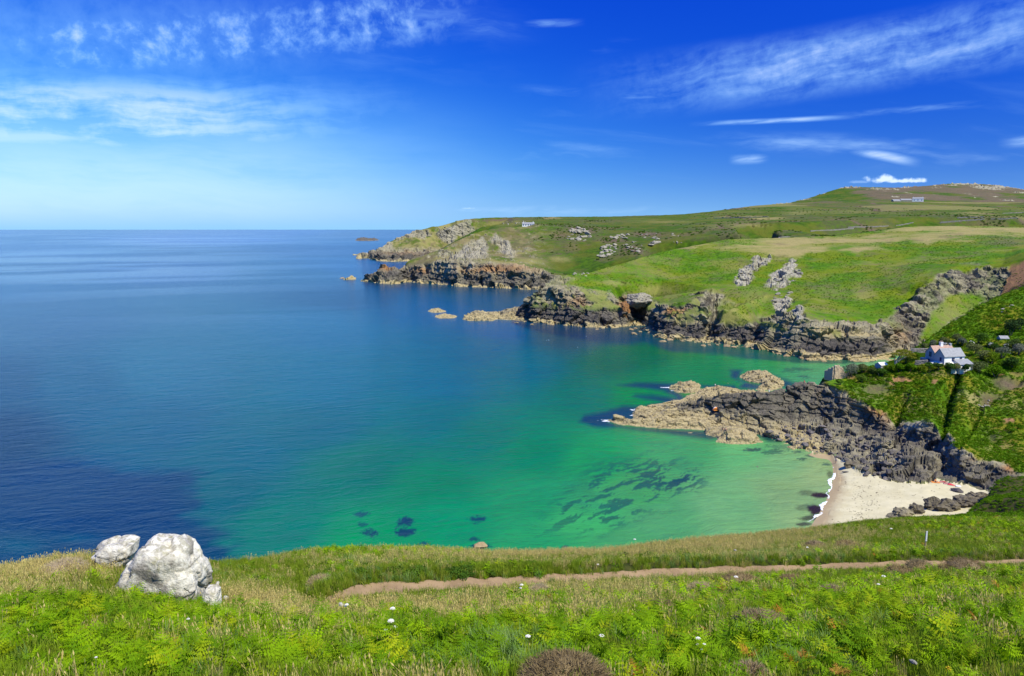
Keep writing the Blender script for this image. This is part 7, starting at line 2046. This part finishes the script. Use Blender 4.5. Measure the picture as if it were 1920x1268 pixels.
for (x, y, z, r_) in ((0.2, 0, 4.3, 1.3), (1.5, 0.3, 5.0, 1.4), (3.0, 0, 5.3, 1.5), (4.6, 0.2, 4.9, 1.4), (5.9, 0, 4.2, 1.2), (3.8, -0.6, 4.0, 1.3), (-0.6, 0, 3.4, 0.9), (2.2, -0.7, 4.2, 1.2), (5.2, -0.5, 3.4, 1.1), (6.6, 0.2, 3.1, 0.8), (1.8, 1.0, 5.3, 1.0)):
    leafball_geo(rg4, V, F, r_, 300, 0.17, 0.55, 0.45, (x, y, z))
link('crown', mesh_tri('crown', V, F, M_cypress), None, cy)
SH = [(1702, 676, 11, M_shrub, 'dark rounded shrub under the golden cypress'), (1723, 669, 8, M_scrub, 'bright green bush between cypress and garden wall'), (1745, 685, 6, M_gorse, 'low dark bush under the rear gable'), (1762, 689, 7, M_shrub, 'green bush in front of the cottage porch'),
      (1782, 689, 8, M_shrub, 'dense bush below the front wall of the cottage'), (1797, 690, 8, M_olive, 'olive bush below the lean-to'), (1812, 690, 7, M_shrub, 'bush at the right corner of the lean-to'), (1838, 637, 11, M_gorse, 'dark green holly-like tree above the cottage roof'),
      (1831, 656, 13, M_olive, 'olive shrub touching the right end of the cottage'), (1848, 670, 13, M_olive, 'broad olive shrub right of the lean-to'), (1868, 655, 9, M_shrub, 'dark bush between the two white flowering ones'), (1905, 645, 13, M_shrub, 'large shrub below the dark conifer at the edge'),
      (1915, 658, 13, M_grey_leaf, 'grey leaved shrub at the right edge of the garden'), (1884, 664, 13, M_grey_leaf, 'grey twiggy shrub below the outbuilding'), (1862, 676, 14, M_scrub, 'broad green shrub on the slope right of the cottage'), (1902, 684, 15, M_shrub, 'large green shrub low on the right of the garden'),
      (1838, 692, 15, M_olive, 'olive bramble spilling over the slope edge right of the cottage'), (1872, 700, 13, M_scrub, 'green bramble mound on the slope at right'), (1806, 643, 8, M_grey_leaf, 'grey bush just behind the chimney end'), (1796, 636, 9, M_olive, 'olive bush on the slope behind the cottage'),
      (1774, 641, 8, M_olive, 'small olive bush behind the rear roof ridge'), (1752, 645, 7, M_grey_leaf, 'grey bush on the slope behind the gables'), (1736, 650, 6, M_olive, 'small bush at the back garden wall'), (1601, 698, 13, M_grey_leaf, 'grey-green thicket right beside the ruin'),
      (1622, 693, 11, M_olive, 'olive thicket between ruin and shed'), (1640, 697, 8, M_shrub, 'small bush left of the garden shed'), (1672, 692, 10, M_scrub, 'bright clipped hedge bush in front of the cypress'), (1690, 692, 10, M_scrub, 'bright hedge bush below the cypress crown'), (1708, 691, 10, M_scrub, 'bright hedge bush before the grey garden wall'),
      (1726, 690, 9, M_scrub, 'bright hedge bush left of the porch'), (1618, 712, 9, M_gorse, 'dark bush hanging over the earth bank beside the ruin'), (1576, 718, 6, M_gorse, 'small dark bush on the turf below the ruin'), (1654, 702, 10, M_gorse, 'dark bush under the garden shed')]
for i, (u, v, r_, m_, lab) in enumerate(SH): shrub('shrub', lab, 'shrub', u, v, r_ * 1.3, m_, 1000 + i)
for i, (u, v, r_, lab) in enumerate(((1822, 645, 7, 'white flowering bush just behind the right end of the roof'), (1857, 648, 8, 'white flowering bush in the middle of the garden shrubs'), (1889, 649, 7, 'white flowering bush under the outbuilding roof'), (1774, 646, 5, 'white flowering bush peeping over the rear roof'))):
    shrub('flowering_shrub', lab, 'shrub', u, v, r_, M_shrub, 1100 + i, blossom=True)
for u, v, r_, lab in ((1899, 622, 17, 'tall dark conifer at the right edge above the garden'), (1916, 612, 14, 'second dark conifer cut by the right edge')):
    e = shrub('conifer_tree', lab, 'tree', u, v, r_, M_conifer, 1200 + u, 1.25)
print('built', round(time.time() - T0, 1))
# ================================================================== things on the near hillside
def ground(u, v, d):
    """point on the near hillside at a pixel column and distance"""
    a, r, z = azr(u, v, d=fwd(u, v, d))
    return Vector((r * math.sin(a), r * math.cos(a), float(fore.z(a, r))))

# ---- white lichened boulders
def big_boulder(name, label, profile, d, depth, seed, rough):
    """outline of the stone as (pixel) points gives its real width and height at distance d; its depth is its own"""
    P_ = [world(u, v, d=fwd(u, v, d)) for u, v in profile]
    cx_ = np.mean([p.x for p in P_]); cy_ = np.mean([p.y for p in P_]); zb = min(p.z for p in P_)
    poly = [(p.x - cx_, p.z - zb) for p in P_]
    cz_ = 0.42 * max(q[1] for q in poly)
    V_, F_ = ico(6)
    ang = np.arctan2(V_[:, 2], V_[:, 0])
    # radius of the outline in each direction from its middle
    th = np.linspace(-math.pi, math.pi, 721); rad = np.zeros(721)
    for i, t in enumerate(th):
        dx, dz = math.cos(t), math.sin(t); best = 0.05
        for (x0, z0), (x1, z1) in zip(poly, poly[1:] + poly[:1]):
            ex, ez = x1 - x0, z1 - z0; den = dx * ez - dz * ex
            if abs(den) < 1e-9: continue
            s = (x0 * ez - (z0 - cz_) * ex) / den; w = (x0 * dz - (z0 - cz_) * dx) / den
            if s > 0 and -1e-6 <= w <= 1 + 1e-6: best = max(best, s)
        rad[i] = best
    rr_ = np.interp(ang, th, rad)
    prof_r = np.hypot(V_[:, 0], V_[:, 2])
    yy = V_[:, 1]
    sq = np.clip(1 - np.abs(yy) ** 5, 0, 1) ** (1 / 3.2)
    P = np.stack([rr_ * V_[:, 0] / (prof_r + 1e-6) * sq, yy * depth, rr_ * V_[:, 2] / (prof_r + 1e-6) * sq + cz_], 1)
    nn = P - np.array([0, 0, cz_]); nn /= np.linalg.norm(nn, axis=1)[:, None] + 1e-9
    P, _ = rocky(P.astype(float), nn, np.ones(len(P)), (1.9, 0.6), (0.15 * rough, 0.06 * rough), seed)
    P += nn * ((fbm(P * 1.0, 5, seed + 5) - 0.5) * 0.26 * rough)[:, None]
    me = np_mesh(name, P, F_, True); me.materials.append(M_whiterock)
    o = link(name, me); o.location = (cx_, cy_ + depth * 0.4, zb - 0.08); o.scale = (0.94, 0.94, 0.95)
    return tag(o, label, 'boulder')
big_boulder('boulder', 'big white lichen-covered boulder at the left cliff edge', [(217, 1086), (232, 1066), (250, 1040), (263, 1014), (276, 1007), (290, 1009), (328, 1012), (348, 1022), (359, 1044), (369, 1062), (373, 1090), (372, 1125), (358, 1140), (300, 1138), (244, 1116), (219, 1102)], 24.5, 1.0, 3, 1.0)
big_boulder('boulder', 'white boulder half hidden behind the big one', [(164, 1040), (180, 1024), (200, 1013), (235, 1012), (249, 1016), (248, 1036), (232, 1062), (180, 1062)], 27.5, 0.7, 5, 0.8)
big_boulder('boulder', 'small cracked white boulder at the right foot of the big one', [(376, 1108), (384, 1096), (402, 1094), (409, 1102), (408, 1128), (405, 1146), (376, 1146)], 24.0, 0.35, 8, 0.5)
stone_me = [rock_me('stone', 1300 + i, M_whiterock, 3, squash=(1, .8, .55), rough=0.08) for i in range(3)]
for u, v, d, s, lab in ((1711, 1241, 8.4, 0.045, 'small white stone in the bracken near the lower right corner'), (423, 1121, 26, 0.14, 'small white stone in the grass right of the boulders'), (1378, 1032, 55, 0.14, 'small white stone on the grass beyond the path'), (1060, 1028, 66, 0.12, 'pale stone on the very edge of the cliff turf'), (640, 1134, 25, 0.13, 'white stone at the left end of the footpath')):
    g = ground(u, v, d); rock_obj('stone', stone_me[int(u) % 3], world(u, v, d=fwd(u, v, d)), u, (s * 1.3, s, s), lab, 'stone')

# ---- waymark post beside the path
g = ground(1733, 1046, 50)
po = empty('marker_post', g, R(8), 'slim wooden post with a pale plate beside the footpath', 'post')
mb = MB(); mb.box(-0.035, 0.035, -0.035, 0.035, -0.3, 1.62); mb.build('stake', M_wood, po)
mb = MB(); mb.box(-0.06, 0.06, -0.06, -0.0375, 0.92, 1.66); mb.box(-0.05, 0.05, -0.0645, -0.06, 1.05, 1.12); mb.build('plate', M_plate, po)

# ---- dead heather mounds and bleached tussocks
def mound(name, label, u, v, d, rpx, mat, asp, seed, nt, L, group=None, cat='heather'):
    g = ground(u, v, d); g.z += 0.12 + 0.1 * min(1.0, rpx / FPX * d); r = rpx / FPX * d * 1.1
    rg4 = np.random.default_rng(seed); V = []; F = []
    twig_geo(rg4, V, F, r, nt, L, asp, 0.004 + 0.0007 * d * 0.2, 0.55)
    e = empty(name, g, 0, label, cat, group)
    V2, F2 = rock_verts(seed, 3, 10, (r * 0.85, r * 0.85, r * asp * 0.85), 0.2, 0.8, 0.97)
    core = np_mesh('core', V2, F2, True); core.materials.append(M_heather if mat is M_heather else mat)
    link('core', core, None, e)
    link('twigs', mesh_tri('twigs', V, F, mat), None, e)['kind'] = 'stuff'
    return e
for i, (u, v, d, r_, m_, asp, lab) in enumerate(((1060, 1262, 7.2, 88, M_heather, 0.42, 'large rounded mound of dead grey-brown heather at the bottom edge'), (1430, 1174, 15, 55, M_heather, 0.34, 'wide dead heather patch in the middle of the bracken'), (1240, 1144, 21, 32, M_heather, 0.4, 'dark dead heather bush left of the wide patch'),
    (1690, 1075, 40, 26, M_heather, 0.4, 'dead heather bush on the near edge of the path, left of the post'), (1724, 1066, 44, 24, M_heather, 0.6, 'dark twiggy bush beside the path right under the post'), (1812, 1068, 43, 36, M_heather, 0.42, 'broad dark twiggy bush overhanging the path right of the post'), (1775, 1070, 43, 14, M_heather, 0.5, 'small twiggy bush between the two by the post'),
    (1012, 1112, 31, 21, M_tuft, 0.6, 'bleached tan tussock right against the footpath'), (1530, 1022, 58, 18, M_heather, 0.35, 'dark heather patch on the grass beyond the path'), (1590, 1020, 58, 20, M_heather, 0.25, 'thin heather patch right of the dark one beyond the path'), (1390, 1094, 34, 36, M_heather, 0.3, 'low dead heather just below the path in the middle'),
    (1490, 1092, 34, 28, M_heather, 0.22, 'flat dead heather strip below the path'), (1560, 1120, 26, 22, M_heather, 0.6, 'pale twiggy shrub in the right hand bracken'), (1080, 1160, 18, 18, M_heather, 0.5, 'small dead heather left of the dark bush'), (1410, 1258, 8, 30, M_tuft, 0.6, 'straw coloured tussock at the bottom edge right of the mound'),
    (600, 1100, 31, 22, M_tuft, 0.5, 'bleached tussock on the slope right of the boulders'), (120, 1090, 26, 40, M_tuft, 0.4, 'pinkish bleached grass mound left of the boulders'), (1315, 1105, 31, 24, M_tuft, 0.35, 'pale tussock just below the path at its middle'), (1560, 1150, 18, 16, M_heather, 0.5, 'small brown twiggy bush above the orange bracken'))):
    mound('heather_bush' if m_ is M_heather else 'grass_tussock', lab, u, v, d, r_, m_, asp, 1400 + i, int(np.clip(r_ * 60, 900, 6000)), 0.05 + 0.004 * d, cat='heather' if m_ is M_heather else 'tussock')

# ---- rusty bracken fronds
def rusty(u, v, d, label, seed, s=1.0):
    o = link('bracken_frond', bracken_mesh('bracken_frond', seed, True, M_bracken_rust, (3, 5), (0.45, 0.7))); g = ground(u, v, d)
    o.location = g + Vector((0, 0, 0.12)); o.scale = (s, s, s); return tag(o, label, 'bracken')
rusty(1568, 1184, 13, 'bright orange bracken plant in the green bracken right of centre', 31, 0.7)
rusty(1575, 1262, 8.0, 'orange bracken at the bottom edge right of the heather mound', 32, 0.4)
rusty(1195, 1264, 7.5, 'orange bracken frond at the bottom edge beside the heather mound', 33, 0.4)
rusty(1510, 1238, 9, 'small rust coloured bracken low in the middle of the right half', 34, 0.4)
rusty(1680, 1158, 16, 'dull orange bracken among green far right', 35, 0.5)
rusty(1405, 1224, 10, 'brown bracken under the pale flower stalks', 36, 0.4)

# ---- white umbels
def umbel(label, u, v, d, rpx, seed, stem=0.7, heads=1):
    d = d * 0.86; top = world(u, v, d=fwd(u, v, d)); a = math.atan2(top.x, top.y); rr_ = math.hypot(top.x, top.y); zg = float(fore.z(a, rr_))
    h = max(top.z - zg, 0.35)
    e = empty('umbel_flower', (top.x, top.y, top.z - h), 0, label, 'flower')
    rg4 = np.random.default_rng(seed); r = 0.78 * rpx / FPX * d
    mb = MB(); sway = rg4.uniform(-.06, .06, 2)
    for k in range(heads):
        off = Vector((rg4.uniform(-1, 1), rg4.uniform(-1, 1), 0)) * r * 2.2 * (k > 0); hh = h * (1 - 0.14 * k)
        mb.tube([(0, 0, 0), (sway[0] * 0.5 + off.x * .4, sway[1] * .5 + off.y * .4, hh * 0.6), (off.x, off.y, hh - r * 0.9)], [0.007, 0.005, 0.004], 5)
        V = []; F = []; rk_ = r * (1 - 0.35 * (k > 0))
        nfl = 48
        for i in range(nfl):
            t = i / nfl; ph = i * 2.39996; ra = rk_ * math.sqrt(t); z = hh + rk_ * 0.55 * (1 - t) * rg4.uniform(.8, 1.1) - 0.3 * rk_
            c_ = np.array([off.x + ra * math.cos(ph), off.y + ra * math.sin(ph), z]); b = len(V); s = rk_ * 0.2
            V += [c_ + s * np.array([math.cos(q * 1.2566), math.sin(q * 1.2566), rg4.uniform(-.25, .25)]) for q in range(5)]; F.append(tuple(range(b, b + 5)))
            if i % 4 == 0: mb.tube([(off.x, off.y, hh - rk_ * 0.9), tuple(c_ - np.array([0, 0, 0.2 * s]))], [0.0025, 0.002], 4)
        fh = link('flower_head', mesh_tri('flower_head', V, F, M_petal), None, e)
    mb.build('stem', M_stem, e)
    return e
for i, (u, v, d, r_, hd, lab) in enumerate(((736, 1140, 17, 6.5, 1, 'cream umbel standing tallest left of centre below the path'), (733, 1163, 16, 8, 3, 'cluster of fading umbels directly under the tall one'), (990, 1192, 12.5, 6.5, 1, 'round white umbel left of the pair in the lower middle'), (1128, 1191, 12.5, 6.5, 1, 'round white umbel right of the pair in the lower middle'),
    (1309, 1196, 12, 6, 4, 'loose cluster of cream umbels in the lower right half'), (1380, 1081, 37, 5, 1, 'white umbel poking up before the path, middle right'), (1657, 1080, 38, 5, 1, 'white umbel below the path left of the dark bushes'), (978, 1096, 34, 4.5, 3, 'small group of white flowers at the path edge beside the tan tussock'),
    (650, 1133, 25, 5, 2, 'flat white flowers near the left end of the path'), (1647, 1095, 32, 4, 1, 'small white flower low in the bracken right of centre'), (1121, 1058, 47, 3, 1, 'tiny white flower on the bank above the path'), (1190, 1011, 74, 3, 1, 'tiny white flower on the cliff top turf'), (1020, 1058, 47, 3, 1, 'tiny white flower on the left bank above the path'), (1514, 1026, 58, 3, 1, 'tiny white flower near the dark heather beyond the path'), (1671, 991, 80, 3, 1, 'tiny white flower on the turf above the beach'), (353, 1160, 15, 4, 1, 'small white flower below the big boulder'), (180, 1232, 9, 3.5, 1, 'small white flower low in the left bracken'))):
    umbel(lab, u, v, d, r_, 1500 + i, heads=hd)
g = world(1777, 1256, d=fwd(1777, 1256, 7.6)); zg = float(fore.zxy(g.x, g.y))
ye = empty('ragwort_flower', (g.x, g.y, zg), 0, 'small yellow flower spike near the bottom right corner', 'flower')
V = []; F = []; rg4 = np.random.default_rng(4)
leafball_geo(rg4, V, F, 0.03, 60, 0.009, 1.6, 0.3, (0, 0, g.z - zg)); link('flower_head', mesh_tri('flower_head', V, F, M_yellow), None, ye)
mb = MB(); mb.tube([(0, 0, 0), (0.01, 0, (g.z - zg) * .6), (0, 0, g.z - zg)], [0.005, 0.004, 0.003], 5); mb.build('stem', M_stem, ye)

# ================================================================== people at the cove
POSES = {
 'stand': dict(pelvis=(0, 0, .92), chest=(0, .01, 1.28), neck=(0, .02, 1.48), head=(0, 0, 1.66), sh=.19, el=((-.27, 0, 1.14), (.27, 0, 1.14)), ha=((-.26, -.10, .86), (.26, -.10, .86)), hip=.1, kn=((-.11, -.03, .50), (.11, 0, .50)), an=((-.12, 0, .08), (.12, .02, .08)), to=((-.13, -.16, .03), (.13, -.14, .03))),
 'sit': dict(pelvis=(0, 0, .12), chest=(0, .10, .48), neck=(0, .10, .68), head=(0, .06, .86), sh=.19, el=((-.28, .16, .40), (.28, .16, .40)), ha=((-.28, .26, .10), (.28, .02, .30)), hip=.1, kn=((-.14, -.42, .46), (.14, -.42, .42)), an=((-.13, -.66, .08), (.13, -.72, .08)), to=((-.13, -.84, .04), (.13, -.90, .04))),
 'lie': dict(pelvis=(0, 0, .13), chest=(0, .38, .14), neck=(0, .58, .15), head=(0, .76, .16), sh=.19, el=((-.30, .30, .08), (.30, .30, .08)), ha=((-.28, .04, .06), (.28, .04, .06)), hip=.1, kn=((-.12, -.42, .16), (.12, -.42, .13)), an=((-.13, -.84, .08), (.13, -.84, .08)), to=((-.15, -.90, .20), (.15, -.90, .20))),
}
def person(label, loc, rz, pose, top, bottom, seed, swim=False, group=None):
    q = POSES[pose]; V = []; E = []; Rr = []
    def v(p, r): V.append(p); Rr.append(r); return len(V) - 1
    pe = v(q['pelvis'], .13); ce = v(q['chest'], .15); ne = v(q['neck'], .06); hd = v(q['head'], .095)
    up_ = (Vector(q['head']) - Vector(q['neck'])).normalized(); ht = v(tuple(Vector(q['head']) + up_ * .09), .075)
    E += [(pe, ce), (ce, ne), (ne, hd), (hd, ht)]
    c0 = Vector(q['chest']); n0 = Vector(q['neck'])
    for i, s in enumerate((-1, 1)):
        shp = c0 + (n0 - c0) * 0.62; sh = v((s * q['sh'], shp.y, shp.z), .06); el = v(q['el'][i], .045); ha = v(q['ha'][i], .035)
        dirh = (Vector(q['ha'][i]) - Vector(q['el'][i])).normalized(); fi = v(tuple(Vector(q['ha'][i]) + dirh * .12), .022)
        E += [(ce, sh), (sh, el), (el, ha), (ha, fi)]
        hp_ = Vector(q['pelvis']); hi_ = v((s * q['hip'], hp_.y, hp_.z - .04), .10); kn = v(q['kn'][i], .065); an = v(q['an'][i], .045); to = v(q['to'][i], .035)
        E += [(pe, hi_), (hi_, kn), (kn, an), (an, to)]
    me = bpy.data.meshes.new('person'); me.from_pydata(V, E, [])
    o = bpy.data.objects.new('person', me); C.objects.link(o)
    sk = o.modifiers.new('skin', 'SKIN'); o.modifiers.new('sub', 'SUBSURF').levels = 1
    for i, r in enumerate(Rr):
        me.skin_vertices[0].data[i].radius = (r, r * (.78 if i in (0, 1) else 1))
    me.skin_vertices[0].data[0].use_root = True
    dg = bpy.context.evaluated_depsgraph_get(); dg.update() if hasattr(dg, 'update') else None
    m2_ = bpy.data.meshes.new_from_object(o.evaluated_get(dg)); o.modifiers.clear(); o.data = m2_; m2_.materials.clear()
    for mm in (M_skin, top or M_skin, bottom or M_skin): m2_.materials.append(mm)
    pv, cvv = Vector(q['pelvis']), Vector(q['chest'])
    ax = (cvv - pv).normalized()
    for f in m2_.polygons:
        c_ = f.center; t = (c_ - pv).dot(ax); near_ = (c_ - (pv + ax * t)).length
        f.material_index = 2 if (-0.22 < t < 0.06 and near_ < .24) or (pose != 'stand' and t < .06 and (c_ - pv).length < .24) else (1 if 0.06 <= t < .52 and near_ < .2 else 0)
        f.use_smooth = True
    o.location = loc; o.rotation_euler = (0, 0, rz)
    tag(o, label, 'person', group)
    hv, hf = ico(2); hc = np.array(q['head']) + np.array(up_) * .035 + np.array([0, .02, .012])
    hm = np_mesh('hair', hv[:, :] * np.array([.108, .115, .105]) * (1 + 0.08 * (fbm(hv * 3, 2, seed)[:, None] - .5)) + hc, hf, True); hm.materials.append(M_hair)
    link('hair', hm, None, o)
    return o
def on(u, v, z=1.5):
    p = surf(u, v); return p if p is not None else world(u, v, z=z)
person('person standing on the tan shelf behind the dark ridge', on(1341, 727), 0.4, 'stand', M_whitec, M_blackc, 1)
person('swimmer up to the shoulders in green water off the shelf', world(1365, 719, z=0) + Vector((0, 0, -1.35)), 1.0, 'stand', None, M_blackc, 2)
person('person in dark clothes sitting left of the couple on the spur', on(1354.5, 806), 0.3, 'sit', M_blackc, M_blackc, 3)
person('bare-backed person sitting right of the couple on the spur', on(1361, 807), 0.2, 'sit', None, M_blue, 4)
person('person in white on top of the dark ridge', on(1442, 739), 0.0, 'stand', M_whitec, M_whitec, 5)
person('person in black beside the left wall of the ruin', on(1553.5, 700, 14), 1.2, 'stand', M_blackc, M_blackc, 6)
person('person in red sitting on the pale rocks below the ruin', on(1508, 718, 12), 0.0, 'sit', M_red, M_blue, 7)
person('person in red leaning near the foot of the ruin wall', on(1558.5, 708, 14), 0.5, 'sit', M_red, M_red, 8)
person('paddler in dark swimwear at the top of the surf line', on(1567, 869, 0.2), 1.6, 'stand', M_blue, M_blue, 9)
def cloth(name, label, p, w, l, rz, mat, cat, seed, fold=0.03):
    gx, gy = np.meshgrid(np.linspace(-w / 2, w / 2, 16), np.linspace(-l / 2, l / 2, 20))
    gz = 0.03 + fold * fbm2(gx, gy, 4.0, 3, seed)
    gx = gx + (fbm2(gx, gy, 2.0, 2, seed + 1) - 0.5) * 0.12
    V_ = np.stack([gx, gy, gz], -1).reshape(-1, 3)
    me = np_mesh(name, V_, grid_faces(*gx.shape), True); me.materials.append(mat)
    o = link(name, me); o.location = p; o.rotation_euler = (0, 0, rz); md = o.modifiers.new('thickness', 'SOLIDIFY'); md.thickness = 0.015
    return tag(o, label, cat)
for u, v, w, l, rz, m_, lab in ((1771, 904.5, 1.3, 2.1, 0.9, M_pink, 'pink beach towel nearest the orange mat'), (1779, 907, 1.4, 2.2, 1.1, M_pink, 'pink beach towel in the middle of the group'), (1787, 909.5, 1.3, 2.1, 0.8, M_red, 'red beach towel beside the alone dark boulder'), (1754, 904.5, 1.3, 1.9, 1.3, M_orange, 'orange beach mat left of the pink towels'), (1799, 912, 1.1, 1.6, 1.0, M_whitec, 'white towel at the cliff end of the sand')):
    p = on(u, v, 3.2); cloth('beach_towel', lab, p, w, l, rz, m_, 'towel', int(u))
person('sunbather lying on the pink towel in the middle', on(1778, 907, 3.2) + Vector((0, 0, .03)), 1.1, 'lie', None, M_blue, 10)
person('sunbather lying on the pink towel nearest the orange mat', on(1771, 904.5, 3.2) + Vector((0, 0, .03)), 0.9, 'lie', M_red, M_red, 11)
person('person sitting on the orange mat by the rocks', on(1754, 904.5, 3.2) + Vector((0, 0, .03)), 0.2, 'sit', M_orange, M_blackc, 12)
# pop-up beach shelter on the dark ridge
p = on(1341.5, 768, 4)
ten = empty('beach_tent', p, 0.2, 'small orange and white beach shelter pitched on the dark ridge', 'tent')
def shell(a0, a1, name, mat):
    k = 10; V_ = []; F_ = []
    for i in range(k + 1):
        t = a0 + (a1 - a0) * i / k
        for j in range(9):
            s = math.pi * j / 8
            V_.append((-1.2 * math.cos(s), 0.9 * math.cos(t) * math.sin(s), 1.15 * math.sin(t) * math.sin(s) + 0.01))
    o = link(name, np_mesh(name, np.array(V_), grid_faces(k + 1, 9), True), mat, ten); md = o.modifiers.new('thickness', 'SOLIDIFY'); md.thickness = 0.02
shell(0.0, 1.9, 'roof_panel', M_whitec); shell(1.9, 2.6, 'back_panel', M_orange); ten.scale = (0.75, 0.75, 0.75)
fl = MB(); fl.box(-1.3, 1.3, -1.2, 0.5, -0.25, 0.02); fl.build('groundsheet', M_orange, ten)

# ---- gulls resting on the water and flying
def gull_body(name, label, p, rz, fly, group):
    e = empty(name, p, rz, label, 'gull', group); V_, F_ = ico(2)
    Q = V_ * np.array([.11, .24, .10]); Q[:, 2] += np.where(V_[:, 1] > .3, .05, 0) * V_[:, 1]
    Q = np.concatenate([Q, V_ * .07 + np.array([0, .25, .13])]); FF = np.concatenate([F_, F_ + len(V_)])
    me = np_mesh('body', Q, FF, True); me.materials.append(M_bird); b = link('body', me, None, e); b.location = (0, 0, .06)
    mb = MB(); mb.add([(-.02, .31, .19), (.02, .31, .19), (0, .31, .16), (0, .40, .17)], [(0, 1, 3), (1, 2, 3), (2, 0, 3), (0, 2, 1)]); mb.build('bill', M_bill, e)
    for s in (-1, 1):
        mb = MB(); mb.add([(s * .09, .10, .12), (s * .12, -.05, .14), (s * .06, -.34, .13), (s * .05, -.05, .17)] if not fly else [(s * .06, .12, .12), (s * .45, .16, .26), (s * .8, -.02, .20), (s * .4, -.06, .23)], [(0, 1, 2, 3), (3, 2, 1, 0)]); mb.build('wing', M_birdgrey, e)
    return e
for i, (u, v) in enumerate(((1025, 638.5), (1029, 638), (1099, 631), (1082.5, 651.5))):
    gull_body('gull', 'white gull sitting on the blue water off the cave headland', world(u, v, z=0.0), 1.3 * i, False, 'gulls on the water')
st = rock_me('stone', 1350, M_white if False else M_granite, 3, squash=(1, .8, .8), rough=.08)
q = mid.hit(1102, 513.5)
if q is not None: rock_obj('stone', st, q, .3, (1.0, .8, 1.0), 'single pale stone on the turf at the headland tip', 'stone')
print('done', len(C.objects), round(time.time() - T0, 1))
